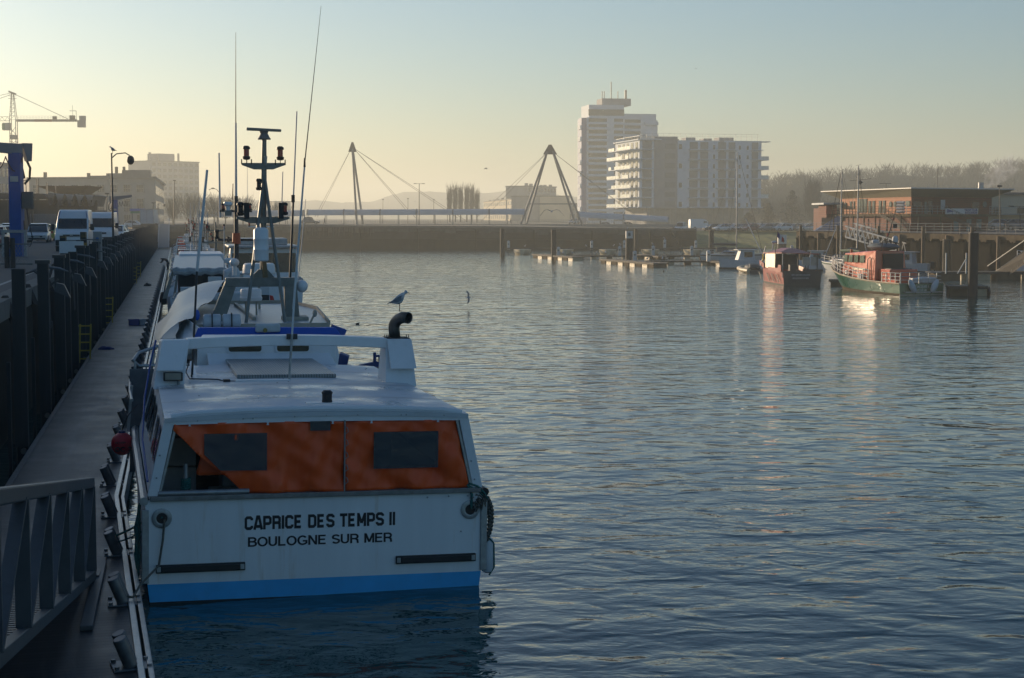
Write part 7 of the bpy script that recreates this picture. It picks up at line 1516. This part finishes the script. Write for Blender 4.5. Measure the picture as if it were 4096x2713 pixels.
for (t0,par_,off) in ((.36,R0,Vector((.4,-1.2,0))),(.22,L0,Vector((-1.5,0,0)))):
    p=C0.lerp(par_,t0)+off; q=p+(Vector((4.3,-1.6,0)) if par_ is R0 else Vector((3.6,-9.4,0))*.55); s_=MB()
    for w_ in (0,1.1):
        o=Vector((0,w_,0)); s_.bar(p+o+Vector((0,0,UPZ-.1)),q+o+Vector((0,0,.05)),.1,.3).bar(p+o+Vector((0,0,UPZ+.9)),q+o+Vector((0,0,1.0)),.06,.06)
        for k in range(7): e=p.lerp(q,k/6)+o; z=(UPZ-.1)*(1-k/6); s_.bar(e+Vector((0,0,z)),e+Vector((0,0,z+1)),.04,.04)
    for k in range(12): e=p.lerp(q,k/12); z=UPZ*(1-k/12)-.1; s_.box(e.x-.15,e.x+.2,e.y,e.y+1.1,z,z+.05)
    s_.build('outside_stair',m_dkside,yc)
dd=R0.normalized(); n_=Vector((dd.y,-dd.x,0)); p=C0+R0*((3737-3641)/308*1.02)+n_*1.35
z0_=PY(3800,857,203.5).z-RQZ; z1_=PY(3800,834,203.5).z-RQZ; q=p+dd*6.0
bnr=MB().slab([(p.x,p.y,z0_),(q.x,q.y,z0_),(q.x,q.y,z1_),(p.x,p.y,z1_)],-n_*.05).build('banner',m_wp,yc); m_bt=mat('banner_blue',(.01,.04,.20),.6)
hh=(z1_-z0_); rza=math.atan2(dd.y,dd.x)
for i,(s_,zz) in enumerate((('YACHT CLUB',z0_+hh*.53),('BOULONNAIS',z0_+hh*.06))): e=p+dd*(5.85)+n_*.03; text(s_,hh*.54,m_bt,'banner_lettering',bnr,(e.x,e.y,zz),(PI/2,0,rza),.018,1.02 if i==0 else .93,align='RIGHT')
e=p+dd*.25+n_*.03; e2=p+dd*1.6+n_*.03; MB().slab([(e.x,e.y,z0_+hh*.25),(e2.x,e2.y,z0_+hh*.5),(e.x,e.y,z0_+hh*.9)],n_*.01).build('banner_burgee',m_bt,bnr)
MB().cyl((11.5,10,RT),(11.5,10,RT+1.0),.35,.35,14).build('chimney_flue',m_steel,yc,smooth=True)
MB().bar((-2.6,18,RT),(-2.6,18,RT+2.8),.06,.06).bar((-4,18,RT+1.4),(-1,18.3,RT+1.7),.05,.05).lathe([(.02,-.3),(.4,0),(.02,.3)],10,(-2.6,17.8,RT+1.2)).build('roof_aerial',m_dark,yc)
MB().bar((.5,16,RT),(.5,16,RT+1.0),.05,.05).bar((-.4,16,RT+1),(1.2,16,RT+1),.05,.05).build('roof_aerial',m_dark,yc)
MB().bar((3.5,1,RT),(3.5,1,RT+3.2),.05,.04).build('roof_aerial',m_dark,yc)
MB().box(-5.9,-4.5,24,30,1.7,3.5).build('left_annex',m_brick2,yc); MB().box(-6.7,-4.3,22,31,3.5,3.75).build('annex_roof',m_can,yc); MB().box(-6.0,-4.5,23.8,24,2.2,3.3).build('red_hoarding',mat('dull_red_sheet',(.3,.05,.05),.7),yc)
for k in range(4): p=C0.lerp(L0,.03)+Vector((-.7,-.6,UPZ+.3+k*.38)); MB().cyl(p,p+Vector((-.7,.9,0)),.17,.17,12).build('roof_raft',m_crw,yc,smooth=True)
# railing along the right quay, lamp, parked cars, low beige building
qr=thing('quay_railing','long grey railing along the edge of the right quay','railing',(0,0,0)); railing(qr,[rq(0,.1,RQZ),rq(LQ*.33,.1,RQZ),rq(LQ*.66,.1,RQZ),rq(LQ+12,.1,RQZ)],1.05,44,m_gal,'rail',(1.0,.7,.42,.12))
lb2=thing('long_building','long plain beige building right of the clubhouse, cut by the picture edge','building',(64,236,RQZ),R(-10)); MB().box(0,40,0,15,0,5.0).build('wall',m_cream,lb2); MB().box(-.5,40,-.5,15,5.0,5.3).build('roof',m_roofg,lb2)
for x in (2,5.4,8.8): MB().box(x,x+1.2,-.1,.1,2.2,3.2).build('window',m_dkglass,lb2)
for x in (3,7.5,12): MB().blob((x,1,5.5),.5,.5,.35,10,6).build('roof_vent',m_grey,lb2)
MB().box(2.5,14,-1.4,-.0,2.1,2.25).bar((2.5,-1.4,3.1),(14,-1.4,3.1),.06,.06).build('walkway',m_steel,lb2)
def qcar(px,Y,rz,m_,lab): car(lab,((px-2048)/FPX*Y,Y,RQZ),rz,m_,group='cars by the beige building')
qcar(4003,222,R(80),m_carw,'pale car behind the quay railing, right of the clubhouse'); qcar(4040,226,R(75),m_carb,'dark car with a sun glint beside the beige building'); qcar(4075,220,R(78),m_carg,'grey car cut by the right edge of the picture')
lp_=lamp(4078,925,(4078,826),215,'double headed lamp post in front of the beige building',1,'T',.06,'lamps of the right quay',RQZ); lamp(3998,925,(3998,745),190,'tall thin mast beside the right end of the clubhouse',1,'x',.06,'lamps of the right quay',RQZ)
rs=thing('restaurant_sign_building','low dark red restaurant building with a sign left of the clubhouse','building',(58,300,3.0)); MB().box(-1,13,0,8,0,4.6).build('wall',m_brick2,rs); MB().box(-1,13,-.2,0,3.3,4.4).build('sign_board',mat('sign_brown',(.12,.04,.04),.6),rs); text("L'RESTAURANT",.8,m_tan,'sign_lettering',rs,(.5,-.25,3.5),(PI/2,0,0),.01,.85); MB().slab([(-3,-1,0),(2,-1,0),(7,-1,5.5),(5.5,-1,5.5)],(0,2,0)).build('blue_stair_cover',m_blue,rs)
# ------------------------------------------------------------ cars on the far side, people, birds
body=[m_carb,m_carwh,m_carg,m_carw,m_carb,m_carr,m_carw,m_carg]
c0=car('dark small car at the left end of the bank-top row',PY(2846,900,352),0,m_carb,group='cars parked on top of the grass bank'); 
cars=[(2846,352),(2885,348),(2914,352),(2940,350),(2970,347),(3000,345),(3038,350),(3060,346),(3093,349),(3127,346),(3175,348),(3222,344),(3268,350),(2900,362),(2960,362),(3022,362),(3085,362),(3150,362),(3200,362),(2930,372),(3005,374),(3070,376),(3120,372),(3235,366)]
cl=['dark car at the left end of the bank-top row','pale estate car second in the bank-top row','grey car with glinting headlight, third in the row','silver car left of the sailing boat mast','dark car right behind the sailing boat mast','maroon car right of the sailing boat mast','silver car above the small boat mast','grey car with bright headlights in mid row','black car above the workboat roof','white car above the French flag','grey car right of the French flag','silver car with twin sun glints','dark car near the right end of the bank row']
for i,(px,Y) in enumerate(cars):
    loc=Vector(((px-2048)/FPX*Y,Y,3.012)); rz=R(-62)+rng.uniform(-.14,.14) if i<13 else R(-60)+rng.uniform(-.3,.3)
    lab=cl[i] if i<13 else 'roof of a car in the rear rows of the bank car park'
    if i==0: c0.location=loc; c0.rotation_euler=(0,0,rz); c0['label']=lab
    else: dup(c0,loc,rz,lab,mats={'body':body[i%8],'roof':body[i%8]},scale=rng.uniform(.96,1.1))
v=van('white delivery van facing left beside the bank-top cars',Vector(((2800-2048)/FPX*385,385,3.0)),R(100),H=2.5,stripes=False,plate='')
v2=car('small white van on the quay end, left of the large delivery van',Vector(((2722-2048)/FPX*352,352,3.012)),R(-25),m_carwh,L=4.3,W=1.85,H=1.85)
car('dark van on the bridge approach left of the first pylon',Vector((X(1245),BY-1,BZ)),R(92),m_carb,L=4.9,W=1.9,H=1.95,group='cars on the bridge')
car('pale blue car seen through the right walkway posts',Vector((X(2432),BY+7,BZ-.9)),R(90),m_carw,group='cars on the bridge'); car('dark low car seen through the right walkway posts',Vector((X(2522),BY+7,BZ-.9)),R(90),m_carb,group='cars on the bridge'); car('car with a glinting windscreen at the foot of the A pylon',Vector((X(2300),BY+6,BZ)),R(-30),m_carwh,group='cars on the bridge')
# people
m_skin=mat('skin',(.35,.20,.14),.6,var=.05); m_coat=mat('dark_coat',(.02,.022,.03),.85,var=.2); m_jean=mat('dark_trousers',(.02,.025,.04),.9,var=.2)
def person(loc,rz,label,pose='walk',h=1.74,coat=None,group=None,sc_=1.0):
    t=thing('person',label,'person',loc,rz,group)
    J={'pel':(0,0,.95),'che':(0,0,1.28),'nec':(0,0,1.48),'hed':(0,-.01,1.60),'top':(0,0,1.72),'lk':(.10,-.12,.50),'lf':(.10,-.22,.07),'lt':(.10,-.36,.04),'rk':(-.10,.06,.50),'rf':(-.10,.26,.09),'rt':(-.10,.14,.04),'ls':(.19,0,1.42),'le':(.25,.10,1.14),'lh':(.24,-.02,.90),'rs':(-.19,0,1.42),'re':(-.25,-.08,1.14),'rh':(-.24,-.22,.94)}
    if pose=='lean': J.update({'pel':(0,.15,.92),'che':(0,-.22,1.12),'nec':(0,-.44,1.18),'hed':(0,-.56,1.16),'top':(0,-.66,1.12),'ls':(.18,-.38,1.12),'rs':(-.18,-.38,1.12),'le':(.22,-.5,.86),'re':(-.22,-.5,.86),'lh':(.16,-.72,.72),'rh':(-.16,-.72,.72),'lf':(.12,.0,.07),'lt':(.12,-.16,.04),'lk':(.12,-.02,.5),'rk':(-.12,.1,.5),'rf':(-.12,.2,.07),'rt':(-.12,.04,.04)})
    seg=[('pel','che'),('che','nec'),('nec','hed'),('hed','top'),('pel','lk'),('lk','lf'),('lf','lt'),('pel','rk'),('rk','rf'),('rf','rt'),('che','ls'),('ls','le'),('le','lh'),('che','rs'),('rs','re'),('re','rh')]
    rad={'pel':.16,'che':.17,'nec':.065,'hed':.10,'top':.07,'lk':.075,'lf':.05,'lt':.04,'rk':.075,'rf':.05,'rt':.04,'ls':.075,'le':.055,'lh':.04,'rs':.075,'re':.055,'rh':.04}
    ks=list(J); me=bpy.data.meshes.new('body'); me.from_pydata([J[k] for k in ks],[(ks.index(a),ks.index(b)) for a,b in seg],[]); me.materials.append(coat or m_coat)
    o=bpy.data.objects.new('body',me); sc.collection.objects.link(o); o.parent=t; md=o.modifiers.new('skin','SKIN'); 
    for k,sv in zip(ks,me.skin_vertices[0].data): sv.radius=(rad[k],rad[k]*.85)
    me.skin_vertices[0].data[0].use_root=True; ss=o.modifiers.new('sub','SUBSURF'); ss.levels=1; ss.render_levels=1
    hp=Vector(J['hed']); MB().blob((hp.x,hp.y-.06,hp.z),.07,.06,.09,8,6).build('face',m_skin,t,smooth=True); t.scale=(sc_,)*3
    return t
p=G(668,1080,.5); person(p,P.a-1.3,'person in dark clothes bending from the pontoon towards a moored boat','lean')
for i,(px,Y,zz,lab) in enumerate(((1300,BY-.2,BZ,'lone walker under the left end of the walkway roof'),(2043,BY-.2,BZ,'walker under the walkway roof left of the A pylon'),(2402,BY+1,BZ-.8,'left walker of two under the right walkway roof'),(2456,BY+1,BZ-.8,'right walker of two under the right walkway roof'))): person((X(px),Y,zz),R(90),lab,'walk',group='people on the footbridge')
# standing gull on the exhaust
m_gw=mat('gull_plumage',(.55,.56,.57),.8,var=.25,scale=18); m_gwing=mat('gull_wing',(.17,.18,.20),.8,var=.4,scale=30); m_gdk=mat('gull_dark',(.02,.02,.022),.8); m_leg=mat('gull_leg',(.25,.17,.13),.6)
def gull(loc,rz,s_,label,group=None,detail=True):
    t=thing('gull',label,'gull',loc,rz,group); t.scale=(s_,)*3
    # faces +x; standing 0.36 high
    sec=[(-.17,.172,.012,.010),(-.13,.185,.036,.032),(-.07,.21,.068,.066),(-.01,.232,.086,.092),(.045,.26,.082,.096),(.08,.295,.06,.07),(.092,.33,.042,.042),(.104,.362,.043,.042),(.122,.374,.042,.040),(.146,.366,.030,.028),(.158,.358,.013,.012)]
    MB().loft([[(x,ry*cos(a),z+rz_*sin(a)) for a in [2*PI*i/12 for i in range(12)]] for x,z,ry,rz_ in sec]).build('body',m_gw,t,smooth=True)
    for sg in (-1,1):
        MB().loft([[(x,sg*(ry+.004),z+dz) for x,z,ry,dz in ((.055,.29,.062,.03),(.0,.272,.082,.03),(-.07,.24,.068,.02),(-.14,.205,.038,0),(-.21,.165,.01,0))],[(x,sg*(ry+.008),z+dz) for x,z,ry,dz in ((.055,.25,.076,-.01),(.0,.232,.088,-.03),(-.07,.205,.070,-.03),(-.14,.185,.036,-.02),(-.21,.16,.01,-.002))]],closed=False,cap=False).build('wing',m_gwing,t,smooth=True,fix=False)
        MB().blob((.126,sg*.040,.380),.006,.004,.006,6,4).build('eye',m_gdk,t)
        MB().cyl((.005,sg*.03,.19),(.0,sg*.03,.012),.0065,.005,6).build('leg',m_leg,t)
        MB().slab([(-.01,sg*.03-.004,.004),(.045,sg*.03-.02,.004),(.045,sg*.03+.02,.004),(-.01,sg*.03+.004,.004)],(0,0,.008)).build('foot',m_leg,t)
    MB().loft([[(-.17,.02*c_,.183+.01*d_) for c_,d_ in ((1,1),(-1,1),(-1,-1),(1,-1))],[(-.235,.012*c_,.145+.004*d_) for c_,d_ in ((1,1),(-1,1),(-1,-1),(1,-1))]]).build('tail',m_gdk,t)
    MB().tube([(.148,0,.358),(.178,0,.353),(.198,0,.343)],[.011,.009,.004],6).build('beak',mat('beak',(.12,.09,.05),.5),t,smooth=True)
    return t
bpy.context.view_layer.update()
g0p=bw(2.21,4.88,4.243); g0=gull(g0p,B.a-.1,1.0,'speckled grey gull standing on the curved exhaust pipe of the nearest boat')
gull(PY(452,612,95)+Vector((-.02,0,-.05)),R(185),1.1,'gull perched on top of the tall leaning lamp post','perched gulls')
for i,(px,py,Y,lab) in enumerate(((2508,921,214,'gull on the white topped pile marked B'),(2481,985,233,'gull on the pedestal left of pile B'),(2611,983,233,'gull on a pedestal left of the fourth pile'),(2658,959,262,'gull on the pedestal below the wing wall'),(2252,1018,230,'gull standing on the dock right of the second pile'),(2290,1018,229,'gull on the farther dock near its corner'),(2385,1016,233,'gull near the middle of the middle dock'),(2422,1016,233,'second gull on the middle dock'),(2455,988,262,'gull pair member on the far walkway'),(2345,990,262,'lone gull on the far walkway'),(2100,990,262,'gull at the left part of the far walkway'),(2590,1044,205,'gull on the dock just right of pile B'),(2730,1042,204,'gull on the nearer dock midway'),(2650,1041,204,'gull on the nearer dock near its start'))):
    q=PY(px,py,Y); q.z=max(q.z-.06,.5) if py<985 or True else q.z; dup(g0,(q.x,q.y,q.z),rng.uniform(0,6),lab,'gulls resting on the marina docks and piles',scale=1.25)
def flying(px,py,Y,rz,roll,s_,label,span=.55,dn=-.25):
    t=thing('gull',label,'gull',PY(px,py,Y),0,'gulls in flight'); t.rotation_euler=(roll[0],roll[1],rz); t.scale=(s_,)*3
    MB().loft([[(x,r_*cos(a),r_*.9*sin(a)) for a in [2*PI*i/10 for i in range(10)]] for x,r_ in ((-.22,.008),(-.12,.03),(0,.055),(.1,.05),(.16,.034),(.2,.034),(.235,.012),(.26,.005))]).build('body',m_gw,t,smooth=True)
    for sg in (-1,1):
        r0=[(.08,sg*.03,.02),(.10,sg*.26,.13),(.03,sg*.45,.08),(-.10,sg*(span+.12),dn)]; r1=[(-.07,sg*.03,.01),(-.05,sg*.26,.11),(-.09,sg*.45,.06),(-.13,sg*(span+.10),dn)]; r2=[(x,y,z-.012) for x,y,z in r1]; r3=[(x,y,z-.014) for x,y,z in r0]
        MB().loft([[a_,b__,c__,d__] for a_,b__,c__,d__ in zip(r0,r1,r2,r3)]).build('wing',m_gwing,t,smooth=True)
    MB().slab([(-.2,-.01,.0),(-.2,.01,.0),(-.30,.05,.0),(-.30,-.05,0)],(0,0,.008)).build('tail',m_gw,t)
    return t
flying(2207,846,98,R(-100),(0,R(10)),1.0,'large gull gliding in front of the A shaped pylon',.62,-.28)
flying(1873,1190,107,R(10),(R(62),0),.8,'dark gull banking low over the water right of the exhaust',.5,.0)
for i,(px,py,Y,lab) in enumerate(((1944,675,160,'gull flying above the poplars'),(2324,688,190,'gull crossing the left edge of the tower'),(2784,275,300,'gull high in the sky right of the tower'),(2073,372,700,'faint gull high between the pylons'),(549,416,900,'faint gull above the lamp post'),(769,460,900,'tiny gull left of the aerials'),(3098,709,600,'tiny gull in the sky right of the white block'),(1660,807,500,'tiny gull above the walkway'),(1765,801,500,'second tiny gull above the walkway'))): flying(px,py,Y,rng.uniform(-2,2),(0,rng.uniform(-.4,.4)),.65,lab,.55,rng.choice([-.15,.1,.25]))
for i,(px,py,lab) in enumerate(((1430,1297,'small dark bird floating on the open water'),(2655,1087,'duck swimming in front of the docks'))):
    q=G(px,py,0); t=thing('water_bird',lab,'bird',q,R(-90 if i else 20)); t.scale=(1,1,1) if i else (.55,)*3; MB().blob((0,0,.05),.2,.1,.09,10,6).build('body',m_gdk,t,smooth=True); MB().blob((.16,0,.17),.05,.04,.05,8,6).tube([(.14,0,.08),(.16,0,.15)],.03,6).build('head',m_gdk,t,smooth=True)
# smoke from chimneys
def smoke(px,py,Y,s_,label,dens,tilt):
    m=bpy.data.materials.new('steam'); m.use_nodes=True; n=m.node_tree
    for x in list(n.nodes):
        if x.type!='OUTPUT_MATERIAL': n.nodes.remove(x)
    pv=n.nodes.new('ShaderNodeVolumePrincipled'); pv.inputs['Color'].default_value=(.95,.95,.95,1); tc=n.nodes.new('ShaderNodeTexCoord'); nz=n.nodes.new('ShaderNodeTexNoise'); nz.inputs['Scale'].default_value=2.2/s_*3; nz.inputs['Detail'].default_value=4
    mr=n.nodes.new('ShaderNodeMapRange'); mr.inputs[1].default_value=.42; mr.inputs[2].default_value=.7; mr.inputs[4].default_value=dens
    n.links.new(tc.outputs['Object'],nz.inputs['Vector']); n.links.new(nz.outputs[0],mr.inputs[0]); n.links.new(mr.outputs[0],pv.inputs['Density']); n.links.new(pv.outputs[0],[x for x in n.nodes if x.type=='OUTPUT_MATERIAL'][0].inputs['Volume'])
    p=PY(px,py,Y); mb=MB(); pts=[Vector((i*.22*s_*tilt,0,i*.19*s_)) for i in range(6)]; mb.tube(pts,[.1*s_,.22*s_,.33*s_,.38*s_,.36*s_,.2*s_],12); o=mb.build('smoke',m,smooth=True); o.location=p; o['kind']='stuff'
smoke(3928,750,215,4.2,'',.35,1.0); smoke(1975,790,900,26,'',.012,.25)
# ------------------------------------------------------------ haze over the harbour
hm=bpy.data.materials.new('haze'); hm.use_nodes=True; n=hm.node_tree
for x in list(n.nodes):
    if x.type!='OUTPUT_MATERIAL': n.nodes.remove(x)
pv=n.nodes.new('ShaderNodeVolumePrincipled'); pv.inputs['Color'].default_value=(.92,.96,.90,1); pv.inputs['Density'].default_value=HAZE
pv.inputs['Anisotropy'].default_value=.35
n.links.new(pv.outputs[0],[x for x in n.nodes if x.type=='OUTPUT_MATERIAL'][0].inputs['Volume'])
hz=MB().box(-3050,3050,-90,4150,-3.5,78).build('haze',hm); hz['kind']='stuff'
